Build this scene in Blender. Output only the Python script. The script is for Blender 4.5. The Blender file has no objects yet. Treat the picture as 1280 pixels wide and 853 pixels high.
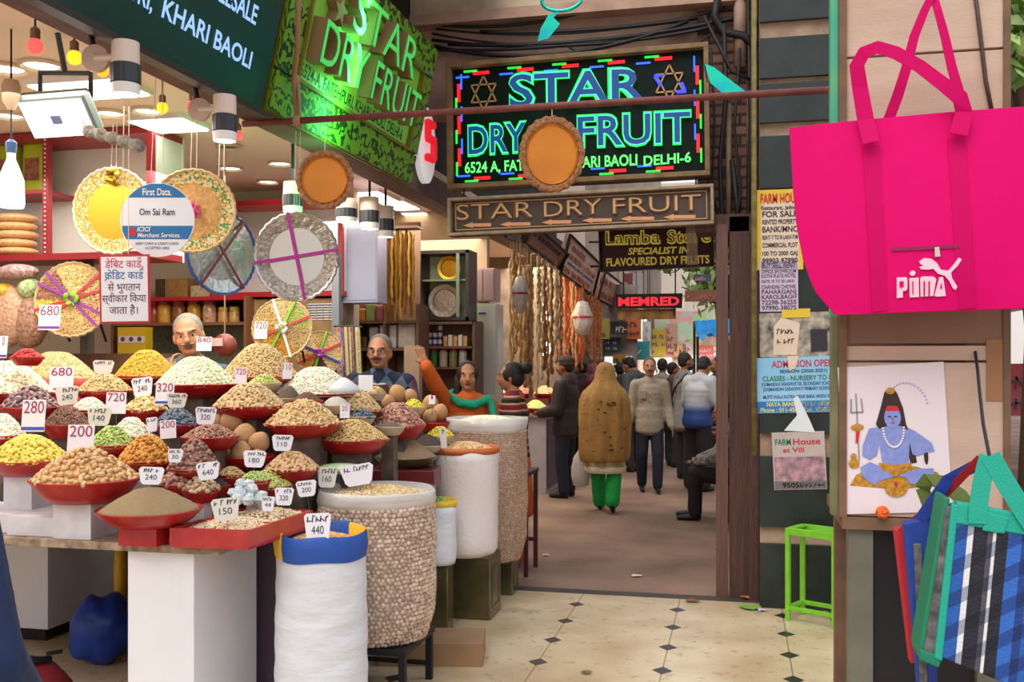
import bpy, math, random
import numpy as np
from mathutils import Vector, Matrix, Euler
random.seed(7); rng = np.random.default_rng(11)
SC = bpy.context.scene; COL = SC.collection
# ---------------------------------------------------------------- camera, world, lamps of the place, added fill lamp, exposure
EYE = 1.62; FPX = 1244.0; YAW = math.radians(12.9); ST, CT = math.sin(YAW), math.cos(YAW)
cam = bpy.data.cameras.new('camera'); cam.sensor_width = 36; cam.lens = 36 * FPX / 1280
cam.shift_y = 23.5 / 1280; cam.clip_start = 0.02; cam.clip_end = 300
camo = bpy.data.objects.new('camera', cam); COL.objects.link(camo)
camo.location = (0, 0, EYE); camo.rotation_euler = (math.pi / 2, 0, YAW); SC.camera = camo
SC.view_settings.view_transform = 'Standard'; SC.view_settings.look = 'None'
SC.view_settings.gamma = 1.0; SC.view_settings.use_curve_mapping = False
SC.view_settings.exposure = 0.35
W = bpy.data.worlds.new('hazy_daylight'); SC.world = W; W.use_nodes = True
wn = W.node_tree.nodes; bg = wn['Background']
tc = wn.new('ShaderNodeTexCoord'); sp = wn.new('ShaderNodeSeparateXYZ'); rp = wn.new('ShaderNodeValToRGB')
W.node_tree.links.new(tc.outputs['Generated'], sp.inputs[0]); W.node_tree.links.new(sp.outputs['Z'], rp.inputs[0])
rp.color_ramp.elements[0].color = (0.62, 0.56, 0.52, 1); rp.color_ramp.elements[1].color = (0.80, 0.88, 1.0, 1)
rp.color_ramp.elements[0].position = 0.0; rp.color_ramp.elements[1].position = 0.5
W.node_tree.links.new(rp.outputs[0], bg.inputs['Color']); bg.inputs['Strength'].default_value = 1.1
def area_lamp(name, loc, sx, sy, power, col=(1, .9, .78), rot=(0, 0, 0)):
    l = bpy.data.lights.new(name, 'AREA'); l.shape = 'RECTANGLE'; l.size = sx; l.size_y = sy; l.energy = power; l.color = col
    o = bpy.data.objects.new(name, l); COL.objects.link(o); o.location = loc; o.rotation_euler = rot; return o
area_lamp('far_lane_fill', (-0.4, 25.5, 3.0), 3.0, 1.0, 260, (1, .95, .88), (math.radians(-25), 0, 0))  # unseen fill lamp added to brighten the far end of the lane
area_lamp('ceiling_lamp_light', (-3.6, 4.2, 2.77), 2.0, 2.2, 52, (1, .91, .80))
area_lamp('ceiling_lamp_light', (-3.2, 6.0, 2.77), 1.4, 1.4, 30, (1, .93, .84))
area_lamp('ceiling_lamp_light', (-2.9, 8.6, 2.77), 1.0, 2.4, 42, (1, .93, .82))
area_lamp('ceiling_lamp_light', (-2.7, 12.0, 2.9), 0.9, 3.0, 110, (1, .88, .70))
sun = bpy.data.lights.new('sun', 'SUN'); sun.energy = 1.5; sun.angle = math.radians(40); sun.color = (1, .93, .84)
suno = bpy.data.objects.new('sun', sun); COL.objects.link(suno); suno.rotation_euler = (math.radians(38), math.radians(-12), 0)

# ---------------------------------------------------------------- measuring: where a line of sight meets a known plane of the place
def ray(px, py):
    u = (px - 640) / FPX; v = (450 - py) / FPX
    return Vector((-ST + u * CT, CT + u * ST, v))
def P(px, py, d): r = ray(px, py); return Vector((0, 0, EYE)) + r * d
def PY(px, py, Y): r = ray(px, py); return Vector((0, 0, EYE)) + r * (Y / r.y)
def PX(px, py, X): r = ray(px, py); return Vector((0, 0, EYE)) + r * (X / r.x)
def PZ(px, py, z): r = ray(px, py); return Vector((0, 0, EYE)) + r * ((z - EYE) / r.z)
CR = Vector((CT, ST, 0)); CF = Vector((-ST, CT, 0)); UP = Vector((0, 0, 1))

# ---------------------------------------------------------------- materials
def lin(h):
    if isinstance(h, str):
        h = h.lstrip('#'); c = [int(h[i:i + 2], 16) / 255 for i in (0, 2, 4)]
    else: c = h
    return tuple((x / 12.92 if x <= .04045 else ((x + .055) / 1.055) ** 2.4) for x in c)
MATS = {}
def mat(name, col='#888888', rough=.6, metal=0, emit=None, estr=1, var=0, var_col=None, noise=0, nscale=8, ncol=None, bump=0, bscale=60, alpha=1, trans=0, spec=.5, sheen=0, stretch=None):
    """var: brightness spread between loose pieces; noise: amount of blotchy second colour ncol; bump: surface relief"""
    if name in MATS: return MATS[name]
    m = bpy.data.materials.new(name); m.use_nodes = True; MATS[name] = m
    nt = m.node_tree; N = nt.nodes; L = nt.links; b = N['Principled BSDF']
    c = lin(col); b.inputs['Base Color'].default_value = (*c, 1); b.inputs['Roughness'].default_value = rough
    b.inputs['Metallic'].default_value = metal; b.inputs['Specular IOR Level'].default_value = spec
    if alpha < 1: b.inputs['Alpha'].default_value = alpha
    if trans: b.inputs['Transmission Weight'].default_value = trans
    if sheen: b.inputs['Sheen Weight'].default_value = sheen
    src = None
    if noise or bump:
        co = N.new('ShaderNodeTexCoord'); vec = co.outputs['Object']
        if stretch:
            mp = N.new('ShaderNodeMapping'); mp.inputs['Scale'].default_value = stretch; L.new(vec, mp.inputs[0]); vec = mp.outputs[0]
    if noise:
        n = N.new('ShaderNodeTexNoise'); n.inputs['Scale'].default_value = nscale; n.inputs['Detail'].default_value = 6; L.new(vec, n.inputs['Vector'])
        r = N.new('ShaderNodeValToRGB'); r.color_ramp.elements[0].position = .5 - .22 * min(1, noise) - .02; r.color_ramp.elements[1].position = .72
        r.color_ramp.elements[0].color = (*c, 1); r.color_ramp.elements[1].color = (*lin(ncol or '#555555'), 1)
        L.new(n.outputs['Fac'], r.inputs[0]); mx = N.new('ShaderNodeMix'); mx.data_type = 'RGBA'; mx.inputs[0].default_value = min(1, noise)
        mx.inputs[6].default_value = (*c, 1); L.new(r.outputs[0], mx.inputs[7]); src = mx.outputs[2]
    if var or var_col:
        g = N.new('ShaderNodeNewGeometry'); mx = N.new('ShaderNodeMix'); mx.data_type = 'RGBA'
        c2 = lin(var_col) if var_col else tuple(x * (1 - var) for x in c); mx.inputs[6].default_value = (*c, 1); mx.inputs[7].default_value = (*c2, 1)
        if src: L.new(src, mx.inputs[6])
        L.new(g.outputs['Random Per Island'], mx.inputs[0]); src = mx.outputs[2]
    if src: L.new(src, b.inputs['Base Color'])
    if bump:
        n2 = N.new('ShaderNodeTexNoise'); n2.inputs['Scale'].default_value = bscale; n2.inputs['Detail'].default_value = 4; L.new(vec, n2.inputs['Vector'])
        bp = N.new('ShaderNodeBump'); bp.inputs['Strength'].default_value = bump; bp.inputs['Distance'].default_value = .02
        L.new(n2.outputs['Fac'], bp.inputs['Height']); L.new(bp.outputs[0], b.inputs['Normal'])
    if emit and col == emit: b.inputs['Base Color'].default_value = tuple(x * .25 for x in c) + (1,)
    if emit: b.inputs['Emission Color'].default_value = (*lin(emit), 1); b.inputs['Emission Strength'].default_value = estr
    return m
def glow(name, col, s): return mat(name, col, .5, emit=col, estr=s)

# ---------------------------------------------------------------- mesh building
class Fr:
    """a flat frame: origin, right, up; n points to the side it is read from"""
    def __init__(s, o, r, u): s.o = Vector(o); s.r = Vector(r).normalized(); s.u = Vector(u).normalized(); s.n = s.r.cross(s.u).normalized()
    def at(s, a, b, c=0): return s.o + s.r * a + s.u * b + s.n * c
def quad_frame(bl, br, tl):
    bl, br, tl = Vector(bl), Vector(br), Vector(tl); r = (br - bl).normalized(); u = (tl - bl); u -= r * u.dot(r); f = Fr(bl, r, u); return f, (br - bl).length, u.length
def facing(o, yaw_to_cam=True):
    return Fr(o, CR, UP)
class MB:
    def __init__(s): s.v = []; s.f = []; s.mi = []; s.cur = 0
    def add(s, vs, fs):
        k = len(s.v); s.v.extend([tuple(x) for x in vs]); s.f.extend([tuple(i + k for i in f) for f in fs]); s.mi.extend([s.cur] * len(fs)); return s
    def box(s, c, size, rz=0, fr=None):
        hx, hy, hz = size[0] / 2, size[1] / 2, size[2] / 2; vs = []
        for z in (-hz, hz):
            for x, y in ((-hx, -hy), (hx, -hy), (hx, hy), (-hx, hy)):
                if fr: vs.append(fr.at(c[0] + x, c[1] + y, c[2] + z))
                else:
                    ca, sa = math.cos(rz), math.sin(rz); vs.append((c[0] + x * ca - y * sa, c[1] + x * sa + y * ca, c[2] + z))
        return s.add(vs, [(3, 2, 1, 0), (4, 5, 6, 7), (0, 1, 5, 4), (1, 2, 6, 5), (2, 3, 7, 6), (3, 0, 4, 7)])
    def bb(s, lo, hi): return s.box([(a + b) / 2 for a, b in zip(lo, hi)], [abs(b - a) for a, b in zip(lo, hi)])
    def tube(s, pts, r, n=8, cap=True):
        pts = [Vector(p) for p in pts]; m = len(pts); rs = r if isinstance(r, (list, tuple)) else [r] * m; vs = []; prev = None
        for i, p in enumerate(pts):
            t = (pts[min(i + 1, m - 1)] - pts[max(i - 1, 0)]).normalized()
            if prev is None: a = t.orthogonal().normalized()
            else:
                a = prev - t * prev.dot(t); a = a.normalized() if a.length > 1e-6 else t.orthogonal().normalized()
            prev = a; b = t.cross(a)
            for k in range(n):
                q = 2 * math.pi * k / n; vs.append(p + (a * math.cos(q) + b * math.sin(q)) * rs[i])
        fs = [(i * n + k, i * n + (k + 1) % n, (i + 1) * n + (k + 1) % n, (i + 1) * n + k) for i in range(m - 1) for k in range(n)]
        if cap: fs += [tuple(range(n - 1, -1, -1)), tuple((m - 1) * n + k for k in range(n))]
        return s.add(vs, fs)
    def lathe(s, prof, n=24, o=(0, 0, 0), ax=None, sx=1, sy=1, wob=None):
        """profile of (radius, height); ax = (x axis, y axis, spin axis)"""
        X, Y, Z = [Vector(a) for a in ax] if ax else (Vector((1, 0, 0)), Vector((0, 1, 0)), UP); o = Vector(o); vs = []
        for r, h in prof:
            for k in range(n):
                q = 2 * math.pi * k / n; rr = r * (wob(q, h) if wob else 1)
                vs.append(o + X * (rr * math.cos(q) * sx) + Y * (rr * math.sin(q) * sy) + Z * h)
        m = len(prof); fs = [(i * n + k, i * n + (k + 1) % n, (i + 1) * n + (k + 1) % n, (i + 1) * n + k) for i in range(m - 1) for k in range(n)]
        loop = abs(prof[0][0] - prof[-1][0]) < 1e-9 and abs(prof[0][1] - prof[-1][1]) < 1e-9
        if prof[0][0] > 1e-6 and not loop: fs.append(tuple(range(n - 1, -1, -1)))
        if prof[-1][0] > 1e-6 and not loop: fs.append(tuple((m - 1) * n + k for k in range(n)))
        return s.add(vs, fs)
    def prism(s, pts, fr, t, back=0.0):
        """outline pts (counter-clockwise) in frame fr, from depth back to back+t towards the reader"""
        n = len(pts); vs = [fr.at(a, b, back) for a, b in pts] + [fr.at(a, b, back + t) for a, b in pts]
        return s.add(vs, [tuple(range(n - 1, -1, -1)), tuple(range(n, 2 * n))] + [(i, (i + 1) % n, n + (i + 1) % n, n + i) for i in range(n)])
    def ball(s, c, r, seg=10, rings=7, M=None):
        rx, ry, rz = r if isinstance(r, (tuple, list)) else (r, r, r); c = Vector(c); vs = []; 
        for i in range(1, rings):
            a = math.pi * i / rings
            for k in range(seg):
                q = 2 * math.pi * k / seg; p = Vector((rx * math.sin(a) * math.cos(q), ry * math.sin(a) * math.sin(q), rz * math.cos(a)))
                vs.append(c + (M @ p if M else p))
        t = Vector((0, 0, rz)); vs += [c + (M @ t if M else t), c - (M @ t if M else t)]; T = (rings - 1) * seg
        fs = [(i * seg + k, (i + 1) * seg + k, (i + 1) * seg + (k + 1) % seg, i * seg + (k + 1) % seg) for i in range(rings - 2) for k in range(seg)]
        fs += [(T, k, (k + 1) % seg) for k in range(seg)] + [(T + 1, (rings - 2) * seg + (k + 1) % seg, (rings - 2) * seg + k) for k in range(seg)]
        return s.add(vs, fs)
    def text(s, body, fr, a, b, size, align='CENTER', bold=0.0, ext=0.0, width=None, lift=.002, shear=0, back=None, sy=1.0, space=1.0):
        vs, fs = text_geo(body, align, bold, ext, shear, space)
        if not len(vs): return s
        w = vs[:, 0].max() - vs[:, 0].min(); kx = (width / w) if width else size
        if width and align == 'CENTER': vs = vs.copy(); vs[:, 0] -= (vs[:, 0].max() + vs[:, 0].min()) / 2
        if width and align == 'LEFT': vs = vs.copy(); vs[:, 0] -= vs[:, 0].min()
        z = vs[:, 2] - vs[:, 2].min(); z = z * (size if ext else 1)
        return s.add([fr.at(a + x * kx, b + y * size * sy, lift + zz) for (x, y, _), zz in zip(vs, z)], fs)
    def build(s, name, material, parent=None, smooth=False, bevel=0, keep=None):
        me = bpy.data.meshes.new(name); v = np.array(s.v, dtype=np.float64); c = (v.max(0) + v.min(0)) / 2
        me.from_pydata((v - c).tolist(), [], s.f); mats = material if isinstance(material, (list, tuple)) else [material]
        for m in mats: me.materials.append(m)
        if len(mats) > 1: me.polygons.foreach_set('material_index', s.mi)
        if smooth: me.shade_smooth() if smooth is True else me.set_sharp_from_angle(angle=smooth)
        if smooth and smooth is not True: me.polygons.foreach_set('use_smooth', [True] * len(me.polygons))
        me.update(); o = bpy.data.objects.new(name, me); COL.objects.link(o); o.location = c
        if bevel:
            md = o.modifiers.new('edge', 'BEVEL'); md.width = bevel; md.segments = 2; md.limit_method = 'ANGLE'
        if parent: attach(o, parent)
        return o
def pieces(mb, nv, name, m, parent):
    """each run of nv points as a part of its own"""
    for k in range(0, len(mb.v), nv):
        b = MB(); b.add(mb.v[k:k + nv], [tuple(i - k for i in f) for f in mb.f if k <= f[0] < k + nv]); b.build(name, m, parent)
def attach(o, parent):
    o.parent = parent; M = Matrix.Identity(4); p = parent; chain = []
    while p: chain.append(p); p = p.parent
    for q in reversed(chain): M = M @ q.matrix_parent_inverse @ Matrix.LocRotScale(q.location, q.rotation_euler, q.scale)
    o.matrix_parent_inverse = M.inverted()
TG = {}
def text_geo(body, align, bold, ext, shear, space=1.0):
    k = (body, align, bold, ext, shear, space)
    if k not in TG:
        c = bpy.data.curves.new('lettering', 'FONT'); c.body = body; c.align_x = align; c.offset = bold; c.extrude = ext; c.shear = shear; c.resolution_u = 3; c.space_character = space
        o = bpy.data.objects.new('lettering', c); me = o.to_mesh(); n = len(me.vertices); v = np.zeros(n * 3); me.vertices.foreach_get('co', v)
        f = [tuple(p.vertices) for p in me.polygons]; TG[k] = (v.reshape(-1, 3).copy(), f); o.to_mesh_clear(); bpy.data.objects.remove(o); bpy.data.curves.remove(c)
    return TG[k]
def tag(o, label, cat, group=None, kind=None):
    if label: o['label'] = label
    if cat: o['category'] = cat
    if group: o['group'] = group
    if kind: o['kind'] = kind
    return o
def thing(name, label, cat, loc, group=None):
    o = bpy.data.objects.new(name, None); COL.objects.link(o); o.location = loc; o.empty_display_size = .05; return tag(o, label, cat, group)
def one(mb, name, material, label, cat, group=None, **k): return tag(mb.build(name, material, **k), label, cat, group)
def struct(mb, name, material, **k): o = mb.build(name, material, **k); o['kind'] = 'structure'; return o
def kids(o): return [c for c in bpy.data.objects if c.parent == o]
def dup(o, ks, loc, rz=0, label=None, scale=1.0):
    """copy of a thing and of each of its parts (ks: list of (part, [sub-parts]))"""
    r = o.copy(); COL.objects.link(r); r.location = loc; r.rotation_euler = (0, 0, rz); r.scale = (scale,) * 3
    if label: r['label'] = label
    for c, subs in ks:
        d = c.copy(); COL.objects.link(d); d.parent = r
        for g in subs:
            e = g.copy(); COL.objects.link(e); e.parent = d
    return r
def bez(p0, p1, sag, n=12):
    p0, p1 = Vector(p0), Vector(p1); return [p0.lerp(p1, i / n) - UP * (4 * sag * (i / n) * (1 - i / n)) for i in range(n + 1)]
def rot_to(d):
    return Vector((0, 0, 1)).rotation_difference(Vector(d).normalized()).to_matrix()
# ================================================================= THE SETTING
def marble_tiles():
    m = mat('marble_tiles', '#d8c4a2', .32, noise=.8, nscale=2.2, ncol='#a98a63', bump=.05, bscale=20); nt = m.node_tree; N = nt.nodes; L = nt.links; b = N['Principled BSDF']
    base = b.inputs['Base Color'].links[0].from_socket
    g = N.new('ShaderNodeNewGeometry'); s = N.new('ShaderNodeSeparateXYZ'); L.new(g.outputs['Position'], s.inputs[0])
    def math_(op, a, c=None):
        n = N.new('ShaderNodeMath'); n.operation = op
        for i, x in enumerate((a, c)):
            if x is None: continue
            if isinstance(x, (int, float)): n.inputs[i].default_value = x
            else: L.new(x, n.inputs[i])
        return n.outputs[0]
    def cell(x, off, step): return math_('ABSOLUTE', math_('MULTIPLY', math_('SUBTRACT', math_('FRACT', math_('ADD', math_('DIVIDE', math_('SUBTRACT', x, off), step), 100.5)), .5), step))
    dx = cell(s.outputs['X'], -1.055, .66); dy = cell(s.outputs['Y'], 6.52, .43)
    dia = math_('LESS_THAN', math_('ADD', math_('DIVIDE', dx, .055), math_('DIVIDE', dy, .066)), 1)
    seam = math_('MAXIMUM', math_('LESS_THAN', dx, .0045), math_('MULTIPLY', math_('LESS_THAN', dy, .002), .25))
    def mix(f, c):
        n = N.new('ShaderNodeMix'); n.data_type = 'RGBA'; L.new(f, n.inputs[0]); L.new(base_[0], n.inputs[6]); n.inputs[7].default_value = (*lin(c), 1); base_[0] = n.outputs[2]
    base_ = [base]
    n3 = N.new('ShaderNodeTexNoise'); n3.inputs['Scale'].default_value = .9; n3.inputs['Detail'].default_value = 9; n3.inputs['Roughness'].default_value = .7; L.new(g.outputs['Position'], n3.inputs['Vector'])
    mix(math_('MULTIPLY', math_('GREATER_THAN', n3.outputs['Fac'], .6), .35), '#7a5a3c')
    n4 = N.new('ShaderNodeTexNoise'); n4.inputs['Scale'].default_value = 14; n4.inputs['Detail'].default_value = 9; L.new(g.outputs['Position'], n4.inputs['Vector'])
    mix(math_('MULTIPLY', math_('GREATER_THAN', n4.outputs['Fac'], .62), .4), '#8a6c4c')
    mix(math_('MULTIPLY', seam, .6), '#5b4a3a'); mix(dia, '#2b2a2c')
    L.new(base_[0], b.inputs['Base Color']); return m
M_MARBLE = marble_tiles()
M_STREET = mat('street_dirt', '#a38470', .9, noise=.9, nscale=1.3, ncol='#6a5348', bump=.4, bscale=14)
M_KERB = mat('kerb_stone', '#4c4340', .8, noise=.6, nscale=6, ncol='#2c2726', bump=.3)
M_CEIL = mat('ceiling_paint', '#f0d8c6', .6)
M_WALL = mat('wall_plaster', '#b99f90', .9, noise=.7, nscale=5, ncol='#6d574d', bump=.4, bscale=20)
M_DARK = mat('dark_mottle', '#2a2321', .9, noise=.6, nscale=7, ncol='#110e0d')  # dark mottled tone shared by the fascia wall, frames and hangers
M_RED = mat('red_paint', '#8e1a22', .4); M_WHITE = mat('white_laminate', '#e6e4e8', .35, noise=.15, nscale=3, ncol='#b9b2b4')
struct(MB().bb((-7, -2, -.12), (.55, 6.82, 0)), 'floor', M_MARBLE)
struct(MB().bb((.55, -2, -.12), (.82, 6.82, .004)), 'trim_1', M_KERB)
struct(MB().bb((-7, 6.82, -.12), (.82, 6.97, -.004)), 'trim_2', M_KERB)
struct(MB().bb((-8, 6.97, -.16), (9, 60, -.03)).bb((.82, -3, -.16), (9, 6.97, -.03)), 'floor_street', M_STREET)
struct(MB().bb((-7, 2.0, 3.05), (-2.42, 13.5, 3.17)), 'ceiling', M_CEIL)
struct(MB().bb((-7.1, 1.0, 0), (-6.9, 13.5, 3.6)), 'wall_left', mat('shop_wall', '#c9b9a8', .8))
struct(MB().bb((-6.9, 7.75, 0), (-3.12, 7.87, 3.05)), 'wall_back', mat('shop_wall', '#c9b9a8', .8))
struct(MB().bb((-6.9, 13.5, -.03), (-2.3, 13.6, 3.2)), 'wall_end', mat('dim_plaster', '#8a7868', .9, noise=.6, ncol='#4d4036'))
# the fascia over the shop front: lintel beam, dark panel behind the signboards
struct(MB().bb((-2.5, 1.6, 2.86), (-2.32, 13.5, 3.05)), 'trim_3', mat('lintel', '#6a4a40', .7, noise=.5, ncol='#2d201d'))
struct(MB().bb((-2.62, 1.6, 3.17), (-2.46, 13.5, 5.2)), 'wall_fascia', M_DARK)
# concrete beam over the lane, brickwork and rail posts at its right end
struct(MB().bb((-2.45, 7.35, 3.55), (.12, 7.75, 4.16)).bb((-2.45, 7.2, 4.16), (.12, 8.4, 4.24)), 'wall_beam', mat('beam_concrete', '#c6a18e', .9, noise=.7, nscale=3.5, ncol='#8a6a5c', bump=.5, bscale=12))
struct(MB().bb((-2.45, 7.22, 4.24), (.12, 7.5, 5.2)), 'wall_upper', mat('dusty_plaster', '#c8b39a', .9, noise=.8, nscale=4, ncol='#8d7a68'))
struct(MB().bb((-2.45, 4.5, 4.42), (-1.75, 7.15, 4.5)), 'trim_4', M_DARK)
def bricks():
    m = mat('old_brick', '#8a6656', .9, bump=.3, bscale=30); nt = m.node_tree; N = nt.nodes; L = nt.links
    t = N.new('ShaderNodeTexBrick'); t.inputs['Scale'].default_value = 1; t.inputs['Brick Width'].default_value = .22; t.inputs['Row Height'].default_value = .075; t.inputs['Mortar Size'].default_value = .012
    t.inputs['Color1'].default_value = (*lin('#8f6656'), 1); t.inputs['Color2'].default_value = (*lin('#6a4a40'), 1); t.inputs['Mortar'].default_value = (*lin('#40332d'), 1)
    g = N.new('ShaderNodeNewGeometry'); mp = N.new('ShaderNodeMapping'); mp.inputs['Rotation'].default_value = (math.pi / 2, 0, 0); L.new(g.outputs['Position'], mp.inputs[0]); L.new(mp.outputs[0], t.inputs['Vector']); L.new(t.outputs[0], N['Principled BSDF'].inputs['Base Color']); return m
M_BRICK = bricks()
struct(MB().bb((-.30, 7.3, 2.62), (.12, 7.8, 5.2)), 'wall_brick', M_BRICK)
# right pillar: dark polished slabs with plaster bands between them
M_SLAB = mat('dark_green_marble', '#27312d', .3, noise=.8, nscale=5, ncol='#101413'); M_BAND = mat('plaster_band', '#b79a82', .85, noise=.7, nscale=9, ncol='#7d6250', bump=.3)
struct(MB().bb((.13, 6.74, 0), (1.3, 10.6, 5.2)), 'wall_right', M_BAND)
slab = MB()
for z0, z1 in ((.0, .42), (.53, .99), (1.14, 1.36), (1.42, 2.62), (2.74, 3.08), (3.17, 3.42), (3.46, 3.72), (3.83, 4.25), (4.38, 4.95)): slab.bb((.125, 6.70, z0), (1.25, 6.745, z1))
struct(slab, 'trim_5', M_SLAB)
struct(MB().bb((-.07, 6.98, -.03), (.06, 8.0, 2.6)).bb((.06, 6.9, -.03), (.125, 7.1, 2.6)), 'trim_6', mat('brown_shutter_wood', '#5a3a34', .7, noise=.7, nscale=6, ncol='#2f1d1a', bump=.5, bscale=16, stretch=(6, 6, .5)))
struct(MB().bb((-.16, 6.97, -.03), (-.08, 7.06, 2.55)), 'trim_7', mat('shutter_rail', '#6d4a40', .6, noise=.6, nscale=9, ncol='#34211d', stretch=(8, 8, .4)))
# the lane further on: house fronts left, right and at the bend
M_FAR = mat('far_plaster', '#b8a696', .9, noise=.5, nscale=1.2, ncol='#7f7064')
struct(MB().bb((-7, 17, 2.9), (-2.6, 34, 9)), 'wall_far_left', M_FAR)
struct(MB().bb((1.6, 10.5, 2.7), (6, 34, 8)), 'wall_far_right', M_FAR)
def pasted(name, sc, a, b_):
    m = mat(name, a, .7); nt = m.node_tree; N = nt.nodes; L = nt.links; g = N.new('ShaderNodeTexCoord'); v = N.new('ShaderNodeTexVoronoi'); v.distance = 'CHEBYCHEV'; v.inputs['Scale'].default_value = sc; L.new(g.outputs['Object'], v.inputs['Vector']); mx = N.new('ShaderNodeMix'); mx.data_type = 'RGBA'; mx.inputs[0].default_value = b_; mx.inputs[7].default_value = (*lin(a), 1); L.new(v.outputs['Color'], mx.inputs[6]); L.new(mx.outputs[2], N['Principled BSDF'].inputs['Base Color']); return m
struct(MB().bb((-2.3, 27.6, -.03), (3, 27.8, 2.95)), 'wall_far_stalls', pasted('bill_pasted_front', 2.6, '#e0d2be', .55))
struct(MB().bb((-9, 42, -.03), (9, 42.4, 9)), 'wall_far_end', mat('far_end_plaster', '#cbbfb0', .9, noise=.4, nscale=.8, ncol='#9d9184'))
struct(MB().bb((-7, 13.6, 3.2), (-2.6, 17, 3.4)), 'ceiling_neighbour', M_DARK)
# ================================================================= SIGNBOARDS OVER THE LANE
def hit(fr, px, py):
    r = ray(px, py); e = Vector((0, 0, EYE)); t = (fr.o - e).dot(fr.n) / r.dot(fr.n); q = e + r * t - fr.o; return q.dot(fr.r), q.dot(fr.u)
def fit(mb, body, fr, p0, p1, h, bold=0, ext=0, lift=.003, shear=0, space=1.0, cap=None):
    """lettering whose baseline runs from measured point p0 to p1, capitals h picture rows tall at p0"""
    (a0, b0), (a1, b1) = hit(fr, *p0), hit(fr, *p1); hh = hit(fr, p0[0], p0[1] - h)[1] - b0
    vs, fs = text_geo(body, 'LEFT', bold, ext / .03 * .03 if ext else 0, shear, space); x0, x1 = vs[:, 0].min(), vs[:, 0].max(); c = cap or .69
    z0 = vs[:, 2].min(); kz = (hh / c)
    mb.add([fr.at(a0 + (a1 - a0) * (x - x0) / (x1 - x0), b0 + (b1 - b0) * (x - x0) / (x1 - x0) + hh * y / c, lift + (z - z0)) for x, y, z in vs], fs); return mb
def bar(mb, fr, a0, b0, a1, b1, w, t=.004, lift=.0):
    d = Vector((a1 - a0, b1 - b0)); n = Vector((-d.y, d.x)).normalized() * w / 2
    return mb.prism([(a0 - n.x, b0 - n.y), (a1 - n.x, b1 - n.y), (a1 + n.x, b1 + n.y), (a0 + n.x, b0 + n.y)], fr, t, lift)
def scrawl(mb, fr, a, b, w, h, lift=.0015, t=.002, seed=0):
    """a line of writing too small to read: short upright strokes under a head line"""
    r = random.Random(seed); x = a
    while x < a + w - h * .3:
        k = h * r.uniform(.45, .8); s = r.choice((1, 1, 1, 0))
        if s:
            bar(mb, fr, x, b, x + h * .1, b + h * r.uniform(.7, 1), h * .16, t, lift); bar(mb, fr, x, b + h * r.choice((.1, .5, .9)), x + k * .8, b + h * r.choice((.15, .5, .85)), h * .15, t, lift)
        x += k
def board(root, fr, w, h, t, face, edge, edge_w=.03, name='panel'):
    b = MB().box((w / 2, h / 2, -t / 2), (w, h, t), fr=fr); o = b.build(name, face, root)
    f = MB()
    for c, s in (((w / 2, edge_w / 2, 0), (w, edge_w, t * 1.5)), ((w / 2, h - edge_w / 2, 0), (w, edge_w, t * 1.5)), ((edge_w / 2, h / 2, 0), (edge_w, h - 2 * edge_w, t * 1.5)), ((w - edge_w / 2, h / 2, 0), (edge_w, h - 2 * edge_w, t * 1.5))): f.box(c, s, fr=fr)
    f.build('frame', edge, root, bevel=.004); return o
M_BLACK = mat('black_board', '#0b0f10', .35); M_GREENPANEL = mat('sign_dark_green', '#0d4038', .3, noise=.5, nscale=1.2, ncol='#07241f')
M_OLD = mat('old_gilt_frame', '#8a6a42', .6, noise=.7, nscale=12, ncol='#4e3a26')

# lit shop sign straight ahead
fr, w, h = quad_frame(PY(562, 238, 7.0), PY(888, 221, 7.0), PY(560, 82, 7.0))
r = thing('neon_sign', 'lit black signboard with green and blue glowing letters and coloured light border', 'sign', fr.o)
board(r, fr, w, h, .09, mat('neon_board', '#03140d', .5, spec=.15), M_OLD, .035)
b1, b2, b3 = MB(), MB(), MB()
L1 = [('STAR', (637, 136), (809, 128), 41), ('DRY', (586, 195), (660, 190), 36), ('FRUIT', (722, 185), (865, 179), 38)]
for s, p0, p1, hh in L1:
    fit(b1, s, fr, p0, p1, hh, .05, 0, .030); fit(b2, s, fr, (p0[0] + .6, p0[1] - .6), (p1[0] - .6, p1[1] - .6), hh - 1, .034, 0, .034); fit(b3, s, fr, (p0[0] + 1.4, p0[1] - 1.2), (p1[0] - 1.4, p1[1] - 1.2), hh - 2.4, .012, 0, .038)
b1.build('letter_glow_tube', glow('neon_green', '#0cd83a', 1.3), r); b2.build('letter_outline', glow('neon_cyan', '#50e8d0', .95), r); b3.build('letter_core', glow('neon_blue', '#0f4c94', .55), r)
b4 = MB(); fit(b4, '6524 A, FATEHPURI KHARI BAOLI', fr, (582, 217), (797, 207), 13, .02, 0, .02); fit(b4, 'DELHI-6', fr, (805, 208), (864, 203), 12, .02, 0, .02); b4.build('address_lettering', glow('neon_lime', '#5cf06a', 1.3), r)
cols = {'r': MB(), 'g': MB(), 'b': MB()}
a_in = .075; stp = (w - .2) / 5.1
for i in range(5):
    x = .12 + i * stp
    for y, sg in ((h - .075, 1), (.075, -1)):
        bar(cols['g'], fr, x, y + sg * .018, x + .10, y + sg * .018, .014, .008, .004); bar(cols['r'], fr, x + .07, y, x + .19, y, .022, .008, .004)
        bar(cols['b'], fr, x - .06, y - sg * .022, x + .04, y - sg * .022, .013, .008, .004)
for i in range(3):
    y = .10 + i * .235
    for x, sg in ((.08, 1), (w - .08, -1)):
        bar(cols['g'], fr, x - sg * .02, y, x - sg * .02, y + .1, .013, .008, .004); bar(cols['r'], fr, x, y + .07, x, y + .2, .022, .008, .004); bar(cols['b'], fr, x + sg * .02, y + .16, x + sg * .02, y + .27, .012, .008, .004)
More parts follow.
